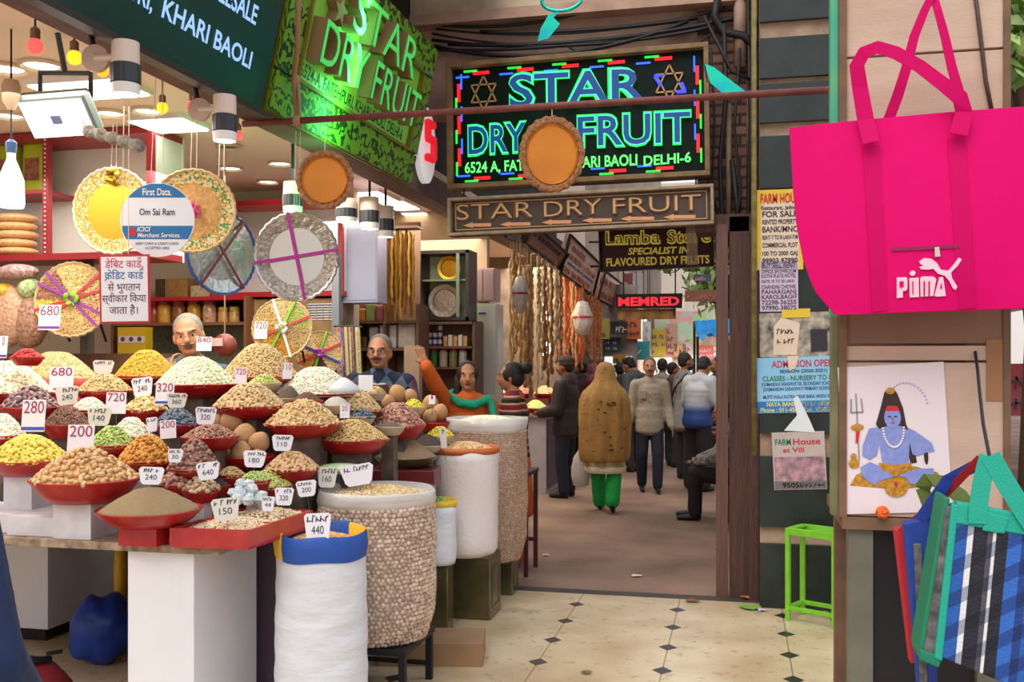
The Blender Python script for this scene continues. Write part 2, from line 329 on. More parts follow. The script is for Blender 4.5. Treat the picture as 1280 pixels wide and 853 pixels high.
for k, c, n in (('r', '#ff1620', 'red_border_light'), ('g', '#22d838', 'green_border_light'), ('b', '#2e62ff', 'blue_border_light')): pieces(cols[k], 8, n, glow('led_' + k, c, 1.3), r)
def hexagram(mb, cx, cy, R, wd, which=(0, 1, 2, 3, 4, 5)):
    c = hit(fr, cx, cy); k = 0
    for base in (90, 270):
        p = [(c[0] + R * .86 * math.cos(math.radians(base + 120 * i)), c[1] + R * math.sin(math.radians(base + 120 * i))) for i in range(3)]
        for i in range(3):
            if k in which: bar(mb, fr, *p[i], *p[(i + 1) % 3], wd, .01, .005)
            k += 1
sb = MB(); hexagram(sb, 605, 117, .125, .011); hexagram(sb, 837, 104, .125, .011); sb.build('star_outline', mat('star_gold', '#b58a5a', .5), r)
sb = MB(); bl = hit(fr, 818, 96); bar(sb, fr, *bl, *hit(fr, 828, 95), .02, .01, .012); bar(sb, fr, *hit(fr, 819, 97), *hit(fr, 826, 108), .02, .01, .012); bar(sb, fr, *hit(fr, 846, 116), *hit(fr, 858, 115), .02, .01, .012); bar(sb, fr, *hit(fr, 852, 104), *hit(fr, 856, 113), .02, .01, .012)
sb.build('star_light', glow('star_blue', '#2a35ff', 2), r)

# long board with arrows hung under it
fr, w, h = quad_frame(PY(562, 296, 6.96), PY(893, 281, 6.96), PY(560, 249, 6.96))
r = thing('arrow_sign', 'long brown board with dull gold letters above a row of left-pointing arrows', 'sign', fr.o)
board(r, fr, w, h, .07, mat('brown_board', '#48362a', .5, noise=.3, nscale=3, ncol='#33241c'), mat('worn_cream_frame', '#a48b72', .6, noise=.6, nscale=14, ncol='#6b543f'), .022)
b1, b2 = MB(), MB()
for s, p0, p1 in (('STAR', (571, 276), (667, 272)), ('DRY', (680, 272), (753, 268)), ('FRUIT', (766, 268), (877, 263))):
    fit(b1, s, fr, p0, p1, 20, .022, 0, .012); fit(b2, s, fr, (p0[0] + .6, p0[1] - .6), (p1[0] - .6, p1[1] - .6), 19, -.012, 0, .016)
b1.build('lettering_edge', mat('rust_orange', '#a5562f', .5, emit='#a5562f', estr=.12), r); b2.build('lettering', mat('old_gold', '#c9a06c', .5), r)
b = MB()
for x0, x1, y in ((136, 257, 212), (295, 427, 208), (475, 603, 199), (650, 778, 191), (815, 960, 184), (1000, 1140, 177)):
    x0, x1, y = 540 + x0 / 3.459, 540 + x1 / 3.459, 220 + y / 3.459; (a0, c0), (a1, c1) = hit(fr, x0, y + 1), hit(fr, x1, y)
    b.prism([(a0, c0), (a0 + .075, c0 - .021), (a0 + .07, c0 - .012), (a1, c1 - .012), (a1, c1 + .012), (a0 + .07, c0 + .012), (a0 + .075, c0 + .021)], fr, .006, .004)
pieces(b, 14, 'arrow', mat('salmon_paint', '#d9946a', .5), r)
b = MB(); (a0, c0), (a1, c1) = hit(fr, 568, 288), hit(fr, 885, 274)
for x0, y0, x1, y1 in ((.05, .045, w - .05, .045), (.05, h - .04, w - .05, h - .04), (.05, .045, .05, h - .04), (w - .05, .045, w - .05, h - .04)): bar(b, fr, x0, y0, x1, y1, .006, .004, .002)
b.build('border_line', mat('old_gold', '#c9a06c'), r)
b = MB()
for px in (580, 870): q = PY(px, 250 - (px - 560) * .045, 6.99); b.tube([q, q + UP * .09], .006)
b.build('hanger', M_DARK, r)

# maroon sign further along
fr, w, h = quad_frame(PY(750, 340, 9.2), PY(893, 333, 9.2), PY(750, 283, 9.2))
r = thing('store_sign', 'maroon signboard with yellow lettering hanging behind the arrow board', 'sign', fr.o)
board(r, fr, w, h, .06, mat('maroon_board', '#3a0f14', .35), mat('maroon_edge', '#2a0a0d', .5), .015)
b, b2 = MB(), MB(); fit(b, 'Lamba', fr, (757, 306), (826, 304.5), 16, .05, 0, .006); fit(b, 'Store', fr, (834, 304.5), (889, 302.5), 16, .05, 0, .006)
fit(b2, 'Lamba', fr, (758, 305), (825, 303.5), 14.5, -.012, 0, .009); fit(b2, 'Store', fr, (835, 303.5), (888, 301.5), 14.5, -.012, 0, .009)
fit(b, 'SPECIALIST IN', fr, (785, 318.5), (862, 316.5), 8, .03, 0, .006, .2); fit(b, 'FLAVOURED DRY FRUITS', fr, (758, 333), (887, 329), 9.5, .03, 0, .006)
b.build('lettering', mat('sign_yellow', '#e3c34c', .5, emit='#e3c34c', estr=.25), r); b2.build('lettering_core', mat('maroon_board', '#3a0f14'), r)
b = MB(); (a0, c0) = hit(fr, 866, 338); b.box((a0, h * .48, .012), (.10, h * .95, .004), fr=fr); b.build('torn_strip', mat('clear_film', '#cfae9a', .4, alpha=.45), r)
b = MB()
for k in (.2, w - .2): b.tube([fr.at(k, h, -.03), (fr.at(k, h, 0).x, 9.23, 3.0)], .008)
b.tube([(-2.4, 9.23, 3.0), (.2, 9.23, 3.0)], .014)
b.build('hanger', M_DARK, r)

# red-lettered display and its awning, a few shops on
fr, w, h = quad_frame(PY(770, 386, 14.0), PY(853, 385, 14.0), PY(770, 368, 14.0))
r = thing('led_display', 'black display with red glowing letters over the lane beyond the maroon sign', 'sign', fr.o)
MB().box((w / 2, h / 2, -.06), (w, h, .12), fr=fr).build('case', M_BLACK, r)
b = MB(); fit(b, 'MEMRED', fr, (773, 382.5), (849, 381.5), 10, .03, 0, .01); b.build('lettering', glow('led_red', '#ff2030', 1.4), r)
b = MB()
for k in (.1, w - .1): b.tube([fr.at(k, h, -.06), (fr.at(k, h, 0).x, 14.06, 2.95)], .01)
b.tube([(-2.6, 14.06, 2.95), (1.7, 14.06, 2.95)], .016); b.tube([fr.at(.06, -.1, -.06), fr.at(.06, 0, -.06)], .012); b.tube([fr.at(w - .12, -.1, -.06), fr.at(w - .12, 0, -.06)], .012)
b.build('hanger', M_DARK, r)
fr, w, h = quad_frame(PY(772, 400, 14.05), PY(845, 399, 14.05), PY(772, 387, 14.05))
b = MB(); n = 24
for i in range(n):
    x0 = w * i / n; b.add([fr.at(x0, 0, .02 * math.sin(i)), fr.at(x0 + w / n, 0, .02 * math.sin(i + 1)), fr.at(x0 + w / n, h, 0), fr.at(x0, h, 0)], [(0, 1, 2, 3)])
o = one(b, 'valance', mat('tan_canvas', '#9a7040', .9, noise=.6, nscale=9, ncol='#5e4128'), 'tan canvas valance hanging under the red-lettered display', 'awning'); sm = o.modifiers.new('thickness', 'SOLIDIFY'); sm.thickness = .01

# big lit sign leaning out over the shop front, raised letters
YB = PX(510, 228, -2.30).y; BL, BR = PX(330, 143, -2.30), PX(510, 228, -2.30); BL.z = BR.z = (BL.z + BR.z) / 2; TR = PY(545, 62, YB)
UPV = (TR - BR); fr, w, h = quad_frame(BL, BR, BL + UPV)
r = thing('raised_letter_sign', 'green lit signboard leaning out over the shop with raised letters and ornate border', 'sign', fr.o)
def lace():
    m = mat('ornate_border', '#587a1e', .45, metal=.2); nt = m.node_tree; N = nt.nodes; L = nt.links; b = N['Principled BSDF']
    g = N.new('ShaderNodeTexCoord'); v = N.new('ShaderNodeTexVoronoi'); v.inputs['Scale'].default_value = 42; L.new(g.outputs['Object'], v.inputs['Vector'])
    wv = N.new('ShaderNodeTexWave'); wv.inputs['Scale'].default_value = 14; wv.inputs['Distortion'].default_value = 9; L.new(g.outputs['Object'], wv.inputs['Vector'])
    mm = N.new('ShaderNodeMath'); mm.operation = 'MULTIPLY'; L.new(v.outputs['Distance'], mm.inputs[0]); L.new(wv.outputs['Fac'], mm.inputs[1])
    rp = N.new('ShaderNodeValToRGB'); rp.color_ramp.interpolation = 'CONSTANT'; rp.color_ramp.elements[0].color = (*lin('#1f3208'), 1); rp.color_ramp.elements[1].position = .13; rp.color_ramp.elements[1].color = (*lin('#6d9a22'), 1)
    L.new(mm.outputs[0], rp.inputs[0]); L.new(rp.outputs[0], b.inputs['Base Color']); return m
MB().box((w / 2, h / 2, -.05), (w, h, .1), fr=fr).build('case', mat('olive_gilt', '#7a6a1c', .4, metal=.3), r)
bw = .22; b = MB()
for c, s in (((w / 2, bw / 2, .012), (w - .02, bw - .02, .024)), ((w / 2, h - bw / 2, .012), (w - .02, bw - .02, .024)), ((bw / 2, h / 2, .012), (bw - .02, h - 2 * bw, .024)), ((w - bw / 2, h / 2, .012), (bw - .02, h - 2 * bw, .024))): b.box(c, s, fr=fr)
b.build('ornate_border', lace(), r)
MB().box((w / 2, h / 2, .004), (w - 2 * bw, h - 2 * bw, .008), fr=fr).build('lit_panel', mat('lit_green_acrylic', '#8aa83a', .35, emit='#18c040', estr=.12), r)
b = MB()
for x0, y0, x1, y1 in ((bw, bw, w - bw, bw), (bw, h - bw, w - bw, h - bw), (bw, bw, bw, h - bw), (w - bw, bw, w - bw, h - bw)): bar(b, fr, x0, y0, x1, y1, .02, .04, .0)
b.build('inner_rim', mat('olive_gilt', '#7a6a1c'), r)
bs, bf = MB(), MB()
def raised(s, a, bb, size, width):
    vs, fs = text_geo(s, 'LEFT', .012, .08 / size / 2, 0); vv = vs - [vs[:, 0].min(), 0, vs[:, 2].min()]; k = width / vv[:, 0].max()
    bs.add([fr.at(a + x * k, bb + y * size, .01 + z * size) for x, y, z in vv], fs)
    v2, f2 = text_geo(s, 'LEFT', -.002, 0, 0); v2 = v2 - [v2[:, 0].min(), 0, 0]; k2 = width / v2[:, 0].max(); bf.add([fr.at(a + x * k2, bb + y * size, .094) for x, y, z in v2], f2)
raised('STAR', .60, .62, .33, 1.05); raised('DRY FRUIT', .30, .345, .33, 1.56)
bs.build('letter_body', mat('letter_brown', '#8a6a44', .5), r); bf.build('letter_face', mat('letter_face_green', '#58d060', .3, emit='#38e868', estr=.3), r)
b = MB(); b.text('6524-A, FATEHPURI, KHARI BAOLI, DELHI-6', fr, .27, .255, .1, 'LEFT', .01, 0, 1.6, .01); b.build('address_lettering', mat('sign_ink', '#0c2a14', .5), r)
sc_ = hit(fr, 412, 12)
st = [((sc_[0] + .085 * (1 if i % 2 == 0 else .42) * math.sin(math.pi * i / 5)), sc_[1] + .085 * (1 if i % 2 == 0 else .42) * math.cos(math.pi * i / 5)) for i in range(10)][::-1]
MB().prism(st, fr, .06, .01).build('star_emblem', mat('letter_brown', '#8a6a44'), r)
l = bpy.data.lights.new('sign_tube_light', 'AREA'); l.shape = 'RECTANGLE'; l.size = .06; l.size_y = 1.3; l.energy = 9; l.color = (.1, 1, .3); lo = bpy.data.objects.new('sign_tube_light', l); COL.objects.link(lo); lo.location = fr.at(.75, .23, .12); lo.rotation_euler = (-fr.n).to_track_quat('-Z', 'Y').to_euler()

# long dark green board at the near end of the front
E2 = PX(326, 143, -2.30); fr, w, h = quad_frame((-2.30, 1.7, E2.z), E2, Vector((-2.30, 1.7, E2.z)) + UPV)
r = thing('fascia_sign', 'long dark green fascia board with pale blue capitals running out of the frame', 'sign', fr.o)
MB().box((w / 2, h / 2, -.04), (w, h, .08), fr=fr).build('panel', M_GREENPANEL, r)
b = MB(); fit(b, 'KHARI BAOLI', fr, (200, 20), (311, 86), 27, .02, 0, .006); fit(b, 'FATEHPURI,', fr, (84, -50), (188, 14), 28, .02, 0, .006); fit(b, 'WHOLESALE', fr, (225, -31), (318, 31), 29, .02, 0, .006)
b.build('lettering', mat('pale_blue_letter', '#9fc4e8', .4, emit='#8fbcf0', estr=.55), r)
MB().box((w / 2, .0, 0), (w, .025, .1), fr=fr).build('bottom_trim', mat('dark_trim', '#2c2624', .5), r)

# round white sign edge-on beyond the raised-letter sign
c = PX(531, 182, -2.26); r = thing('round_sign', 'white oval sign with a red emblem on the dark wall left of the lit sign', 'sign', c)
X, Yv = Vector((.12, .99, 0)).normalized(), UP; f2 = Fr(c, X, UP)
pts = [(.15 * math.cos(q), .28 * math.sin(q)) for q in [2 * math.pi * i / 36 for i in range(36)]]
MB().prism(pts, f2, .04, -.02).build('disc', mat('white_enamel', '#dcdcde', .3, emit='#ffffff', estr=.25), r)
b = MB()
for a, bb, sx, sy in ((-.01, .13, .14, .06), (-.05, .07, .05, .14), (0, .02, .14, .06), (.05, -.06, .05, .14), (-.01, -.12, .14, .06)): b.box((a, bb + .02, .05), (sx, sy, .05), fr=f2)
b.build('emblem', glow('emblem_red', '#e0142a', .7), r, bevel=.02)
MB().box((0, 0, -.09), (.03, .03, .15), fr=f2).build('bracket', M_DARK, r)

# boards hung along the left row further down the lane
def lane_board(name, label, bl, br, tl, X, face, rows, ink, seed):
    q0, q1, q2 = PX(*bl, X), PX(*br, X), PX(*tl, X); q2 = Vector((X + .12, q0.y, q2.z)); f, w, h = quad_frame(q0, q1, q2)
    r = thing(name, label, 'sign', f.o); board(r, f, w, h, .05, face, M_DARK, .02)
    for j, (bb, hh, k) in enumerate(rows):
        b = MB(); scrawl(b, f, .12 + .1 * j % .3, h * bb, w * k, h * hh, .004, .004, seed + j); b.build('lettering', ink[j % len(ink)], r)
    return r, f, w, h
inkr, inkb, inkk = mat('poster_red', '#b5302c', .6), mat('poster_blue', '#3d6596', .6), mat('poster_ink', '#2c2523', .6)
lane_board('hanging_board', 'dusky brown hanging board with a pinkish strip, nearest of the left row boards', (652, 303), (697, 337), (652, 278), -2.18, mat('dusky_board', '#8a5a48', .6, noise=.7, nscale=2, ncol='#5a362c'), [(.55, .24, .8), (.15, .2, .8)], [inkk, mat('pinkish', '#d79a84', .6)], 3)
lane_board('hanging_board', 'pale board with rust lettering hanging mid way along the left row', (699, 341), (740, 370), (699, 292), -2.16, mat('pale_board', '#c8a898', .6, noise=.3, nscale=2, ncol='#a98878'), [(.68, .17, .5), (.46, .16, .85), (.32, .08, .8), (.1, .15, .8)], [mat('rust_ink', '#9a4a30', .6), mat('rust_ink', '#9a4a30', .6), inkb, inkr], 9)
lane_board('hanging_board', 'tilted pinkish board with red and dark blocks, last of the left row', (746, 374), (772, 388), (748, 339), -2.14, mat('pink_board', '#b98d7c', .6, noise=.4, nscale=2, ncol='#94675a'), [(.55, .3, .4), (.12, .22, .8)], [inkr, mat('rust_ink', '#9a4a30', .6)], 15)

# iron pipe across the front and what hangs on it
A, B = PY(322, 149, 4.7), PY(1037, 118, 4.7); pz = (A.z + B.z) / 2
one(MB().tube([(-2.5, 4.7, pz), (.95, 4.7, pz)], .017, 10), 'iron_pipe', mat('rusty_red_iron', '#7d3a33', .6, noise=.7, nscale=20, ncol='#4a211d'), 'thin rusty red pipe crossing in front of the signs', 'pipe', smooth=True)
one(MB().box((.95, 4.7, 1.47), (.07, .07, 2.94)), 'wooden_post', mat('post_wood', '#6e5242', .8, noise=.6, ncol='#45322a'), 'wooden post carrying the right end of the rusty pipe behind the plywood panel', 'post')
M_ROPE = mat('jute_rope', '#a07c5c', .9, bump=.4, bscale=120)
q = Vector((PY(372, 100, 4.7).x, 4.70, 0)); b = MB(); b.tube([PY(374, -60, 4.30), PY(373, 0, 4.38), PY(372, 60, 4.48), (q.x, 4.655, pz + .2), (q.x, 4.69, pz + .03)], .014, 8); b.ball((q.x, 4.675, pz + .2), (.026, .026, .03)); b.lathe([(.02, -.02), (.035, -.01), (.035, .01), (.02, .02)], 10, (q.x, 4.7, pz), (UP, Vector((0, 1, 0)), Vector((1, 0, 0)))); b.tube([(q.x + .01, 4.675, pz + .2), (q.x + .03, 4.66, pz + .09), (q.x + .028, 4.66, pz + .02)], .008, 6)
one(b, 'rope', M_ROPE, 'knotted jute rope holding up the left end of the rusty pipe', 'rope', smooth=True)
def pipe_plate(px, py, wpx, hpx, label, sq, rx):
    q = PY(px, py, 4.7); d = (q - Vector((0, 0, EYE))).dot(CF); R = wpx / 2 / FPX * d; q = Vector((q.x, 4.7, q.z))
    r = thing('hanging_plate', label, 'plate', (q.x, q.y, q.z - R))
    ax = (CR, UP, -CF); b = MB(); b.lathe([(0, -.012), (R * .74, -.012), (R * .79, .004), (R * .79, .012), (R * .73, .0), (0, -.002)], 40, q, ax, sy=hpx / wpx); b.build('dish', mat('amber_dish', '#d07e20', .15, metal=.3, noise=.4, nscale=5, ncol='#a05c14'), r, smooth=.6)
    b = MB(); prof = [(R * (.89 + .115 * math.cos(t)), .012 * math.sin(t)) for t in [2 * math.pi * i / 10 for i in range(11)]]
    b.lathe(prof, 96, q, ax, sy=hpx / wpx, wob=lambda a, hh: 1 + .018 * math.sin(a * 22) * (1 if hh > -.004 else 0)); b.build('woven_rim', mat('woven_copper', '#c48450', .5, noise=.9, nscale=70, ncol='#5c3418', bump=.8, bscale=130), r, smooth=True)
    b = MB(); b.tube([q + UP * R * .95 * hpx / wpx, Vector((q.x, 4.7, pz))], .0025, 6); b.build('string', mat('thread', '#d8cbb8', .8), r)
pipe_plate(406, 225, 72, 74, 'amber hanging plate with coppery rim, the left one on the pipe', 0, 0)
pipe_plate(690, 193, 82, 96, 'amber hanging plate with coppery rim in front of the lit sign', 0, 0)
# ================================================================= THE NUT COUNTER AND ITS HEAPS
def tri_ball(seg, rings):
    b = MB().ball((0, 0, 0), 1, seg, rings); f = []
    for q in b.f: f += [q] if len(q) == 3 else [(q[0], q[1], q[2]), (q[0], q[2], q[3])]
    return np.array(b.v), np.array(f)
def tri_tube(pts, rs, n=5):
    b = MB().tube(pts, rs, n, True); f = []
    for q in b.f: f += [(q[0], q[i], q[i + 1]) for i in range(1, len(q) - 1)]
    return np.array(b.v), np.array(f)
TPL = {'nut': tri_ball(7, 5), 'grain': tri_ball(5, 3), 'seed': tri_ball(4, 3),
       'curve': tri_tube([(math.cos(a) , math.sin(a) * .9 - .35, 0) for a in [math.pi * (i / 4) for i in range(5)]], [.14, .36, .42, .36, .14], 5),
       'stick': tri_tube([(-1, 0, 0), (-.3, .05, 0), (.4, -.05, 0), (1, .1, 0)], [.5, 1, 1, .4], 4)}
def fast_mesh(name, V, F, m, smooth=True):
    me = bpy.data.meshes.new(name); nv, nf = len(V), len(F); me.vertices.add(nv); me.vertices.foreach_set('co', V.astype(np.float32).ravel())
    me.loops.add(nf * 3); me.loops.foreach_set('vertex_index', F.astype(np.int32).ravel()); me.polygons.add(nf)
    me.polygons.foreach_set('loop_start', np.arange(nf, dtype=np.int32) * 3); me.update(calc_edges=True); me.validate()
    if smooth: me.shade_smooth()
    me.materials.append(m); return me
def rand_rot(n, flat=0.0, nrm=None):
    q = rng.normal(size=(n, 4)); q /= np.linalg.norm(q, axis=1)[:, None]; w, x, y, z = q.T
    R = np.stack([np.stack([1 - 2 * (y * y + z * z), 2 * (x * y - z * w), 2 * (x * z + y * w)], -1), np.stack([2 * (x * y + z * w), 1 - 2 * (x * x + z * z), 2 * (y * z - x * w)], -1), np.stack([2 * (x * z - y * w), 2 * (y * z + x * w), 1 - 2 * (x * x + y * y)], -1)], 1)
    return R
def lying_rot(nrm):
    n = len(nrm); t = rng.normal(size=(n, 3)); t -= nrm * (t * nrm).sum(1)[:, None]; t /= np.linalg.norm(t, axis=1)[:, None]; nn = nrm + rng.normal(size=(n, 3)) * .6; nn -= t * (nn * t).sum(1)[:, None]; nn /= np.linalg.norm(nn, axis=1)[:, None]
    return np.stack([t, np.cross(nn, t), nn], -1)
def scatter(tpl, size, pos, R, jitter=.25):
    V, F = TPL[tpl]; n = len(pos); s = np.array(size) * (1 + rng.uniform(-jitter, jitter, (n, 1))); P_ = np.einsum('nij,nvj->nvi', R, V[None] * s[:, None, :]) + pos[:, None, :]
    FF = (F[None] + (np.arange(n) * len(V))[:, None, None]).reshape(-1, 3); return P_.reshape(-1, 3), FF
def dome_z(t, h, p=1.5): return h * (1 - np.clip(t, 0, 1) ** p) * (1 - .18 * np.exp(-(t / .18) ** 2) * .6)
def dome_points(n, R, h, sy=1, p=1.5):
    t = np.sqrt(rng.uniform(0, 1, n)); a = rng.uniform(0, 2 * np.pi, n); x, y = t * R * np.cos(a), t * R * np.sin(a) * sy; z = dome_z(t, h, p)
    e = .01; dz = (dome_z(t + e, h, p) - dome_z(t, h, p)) / (e * R); N_ = np.stack([-dz * np.cos(a), -dz * np.sin(a), np.ones(n)], -1); N_ /= np.linalg.norm(N_, axis=1)[:, None]
    return np.stack([x, y, z], -1), N_
def dome_mesh(R, h, n=36, m=14, p=1.5, drop=0.0):
    t = np.linspace(0, 1, m + 1)[1:]; a = np.linspace(0, 2 * np.pi, n, endpoint=False); V = [[0, 0, float(dome_z(np.array(0.), h, p)) - drop]]
    for tt in t:
        z = float(dome_z(np.array(tt), h, p)) - drop
        V += [[tt * R * math.cos(q), tt * R * math.sin(q), z + rng.normal() * h * .012] for q in a]
    F = [[0, 1 + k, 1 + (k + 1) % n] for k in range(n)]
    for i in range(m - 1):
        for k in range(n):
            A, B, C, D = 1 + i * n + k, 1 + (i + 1) * n + k, 1 + (i + 1) * n + (k + 1) % n, 1 + i * n + (k + 1) % n; F += [[A, B, C], [A, C, D]]
    k0 = len(V); V += [[.8 * R * math.cos(q), .8 * R * math.sin(q), -.012] for q in a]; V.append([0, 0, -.012]); c = len(V) - 1; o = 1 + (m - 1) * n
    for k in range(n):
        A, B = o + k, o + (k + 1) % n; C, D = k0 + k, k0 + (k + 1) % n; F += [[A, C, D], [A, D, B], [c, D, C]]
    return np.array(V), np.array(F)
# piece kinds: template, half sizes (m), colour, second colour, cover
KIND = {
 'nut': ('nut', (.019, .012, .010), '#c98f4c', '#e2b572', 2.2), 'bean': ('nut', (.020, .011, .008), '#5b3038', '#a98480', 2.0), 'date': ('nut', (.016, .010, .009), '#7c4a38', '#ab7a62', 2.2),
 'raisin': ('nut', (.011, .007, .006), '#d0b02e', '#ecd564', 2.0), 'brown_raisin': ('nut', (.011, .008, .007), '#b06a1c', '#dfa040', 2.0), 'black_raisin': ('nut', (.012, .006, .005), '#2d3742', '#6d7d8c', 1.9),
 'cashew': ('curve', (.013, .013, .012), '#cfa468', '#ecd09a', 2.0), 'pale_cashew': ('curve', (.012, .012, .011), '#d8a95a', '#f3e0ae', 2.0), 'pistachio': ('nut', (.011, .007, .006), '#b98f5c', '#e6cb96', 2.0), 'almond': ('nut', (.014, .008, .006), '#8c4f42', '#cf9c86', 1.9),
 'white_seed': ('grain', (.009, .006, .003), '#e9e2c4', '#fbf6e4', 1.9), 'green_white': ('grain', (.009, .006, .003), '#d6d4a4', '#f8f3de', 1.9), 'green': ('grain', (.010, .006, .005), '#8aa648', '#c2cf7c', 1.9), 'clove': ('stick', (.011, .0035, .0035), '#4b2a20', '#8a5a48', 2.4),
 'long_seed': ('grain', (.016, .005, .0045), '#a88a58', '#dfc892', 2.0), 'dal': ('grain', (.006, .005, .004), '#d09420', '#ecb940', 1.8), 'tan_seed': ('grain', (.009, .0045, .004), '#b89260', '#e2c48e', 1.9), 'red_seed': ('grain', (.008, .005, .0045), '#81503f', '#ba8a74', 1.9),
 'chick': ('nut', (.0085, .0075, .007), '#c79a66', '#e4c193', 1.9), 'wheat': ('grain', (.011, .005, .0045), '#bd9452', '#e7c888', 2.0), 'yellow': ('grain', (.009, .006, .004), '#d8c018', '#f2e44c', 1.8), 'puff': ('nut', (.012, .010, .008), '#ece2c0', '#fbf4de', 1.8), 'lime': ('grain', (.007, .005, .004), '#b4bb58', '#d6d98a', 1.8), 'red_bit': ('grain', (.010, .006, .004), '#b8202a', '#d8524a', 1.8), 'walnut': ('nut', (.016, .012, .009), '#a77c4e', '#e3c89c', 2.0)}
FINE = {'fennel': ('#b29872', '#8d7450'), 'sesame': ('#c0a080', '#99785a'), 'poppy': ('#6a5a50', '#4a3d37'), 'flour': ('#e6e0d4', '#cfc4b2'), 'grey_seed': ('#8c7a66', '#5d4c40'), 'rust_seed': ('#8c6450', '#6a4434')}
def fine_mat(k):
    c, c2 = FINE[k]; return mat('heap_' + k, c, .9, noise=1, nscale=230, ncol=c2, bump=.7, bscale=260)
def kind_mat(k): t = KIND[k]; return mat('heap_' + k, t[2], .55, var_col=t[3])
M_BOWL = mat('red_bowl_enamel', '#a0121c', .32, noise=.45, nscale=9, ncol='#c8382a'); M_BOWLG = mat('olive_steel_bowl', '#6d6a48', .3, metal=.5); M_BOWLC = mat('beige_bowl', '#c4b298', .5); M_BOWLO = mat('orange_bowl', '#d2502a', .35, noise=.3, ncol='#a82a1c')
BM = {'red': M_BOWL, 'olive': M_BOWLG, 'beige': M_BOWLC, 'orange': M_BOWLO}
M_RISER = mat('riser_board', '#4d3d38', .7, noise=.6, nscale=14, ncol='#8a7664'); M_RISERW = mat('white_riser', '#d2cdd0', .5, noise=.4, nscale=9, ncol='#9a8f8c')
# counter
cnt = thing('display_counter', 'white counter with dark worn top and risers carrying the heaped bowls', 'counter', (-3.0, 4.4, 0))
M_TOP = mat('worn_counter_top', '#5d4a3c', .6, noise=1, nscale=26, ncol='#b79f84', bump=.3, bscale=40)
MB().bb((-4.7, 3.62, .835), (-2.03, 5.45, .87)).build('worktop', M_TOP, cnt, bevel=.004); MB().bb((-3.1, 5.46, .835), (-1.93, 6.4, .87)).build('worktop', M_TOP, cnt, bevel=.004); MB().bb((-2.03, 4.98, .835), (-1.84, 5.46, .87)).build('worktop', M_TOP, cnt, bevel=.004)
MB().bb((-2.47, 3.66, 0), (-2.167, 4.2, .835)).build('pedestal', M_WHITE, cnt, bevel=.003); MB().bb((-4.4, 4.97, .07), (-3.87, 5.6, .835)).build('pedestal', M_WHITE, cnt, bevel=.003)
MB().bb((-2.3, 4.3, 0), (-2.1, 5.4, .835)).build('side_panel', mat('purple_panel', '#5d4c5c', .6), cnt); MB().bb((-2.2, 5.45, 0), (-2.1, 6.5, .835)).build('side_panel', mat('purple_panel', '#5d4c5c', .6), cnt)
MB().bb((-4.38, 4.99, 0), (-3.9, 5.58, .07)).build('gap_shade_block', M_DARK, cnt)  # dark block standing in for the shaded gap beneath the pedestal
M_STEP = mat('step_board', '#5a2326', .7, noise=.5, ncol='#331617')
for k in range(1, 6): MB().bb((-3.55, 3.98 + .225 * k, .87), (-2.45, 4.2 + .225 * k if k < 5 else 5.45, .84 + .1 * k)).build('step', M_STEP, cnt)
MB().bb((-3.42, 3.70, .871), (-2.72, 4.02, .955)).build('riser', M_RISERW, cnt, bevel=.003); MB().bb((-3.05, 3.66, .872), (-2.72, 3.72, .953)).build('riser_front', M_RISERW, cnt)
NIND = [0]
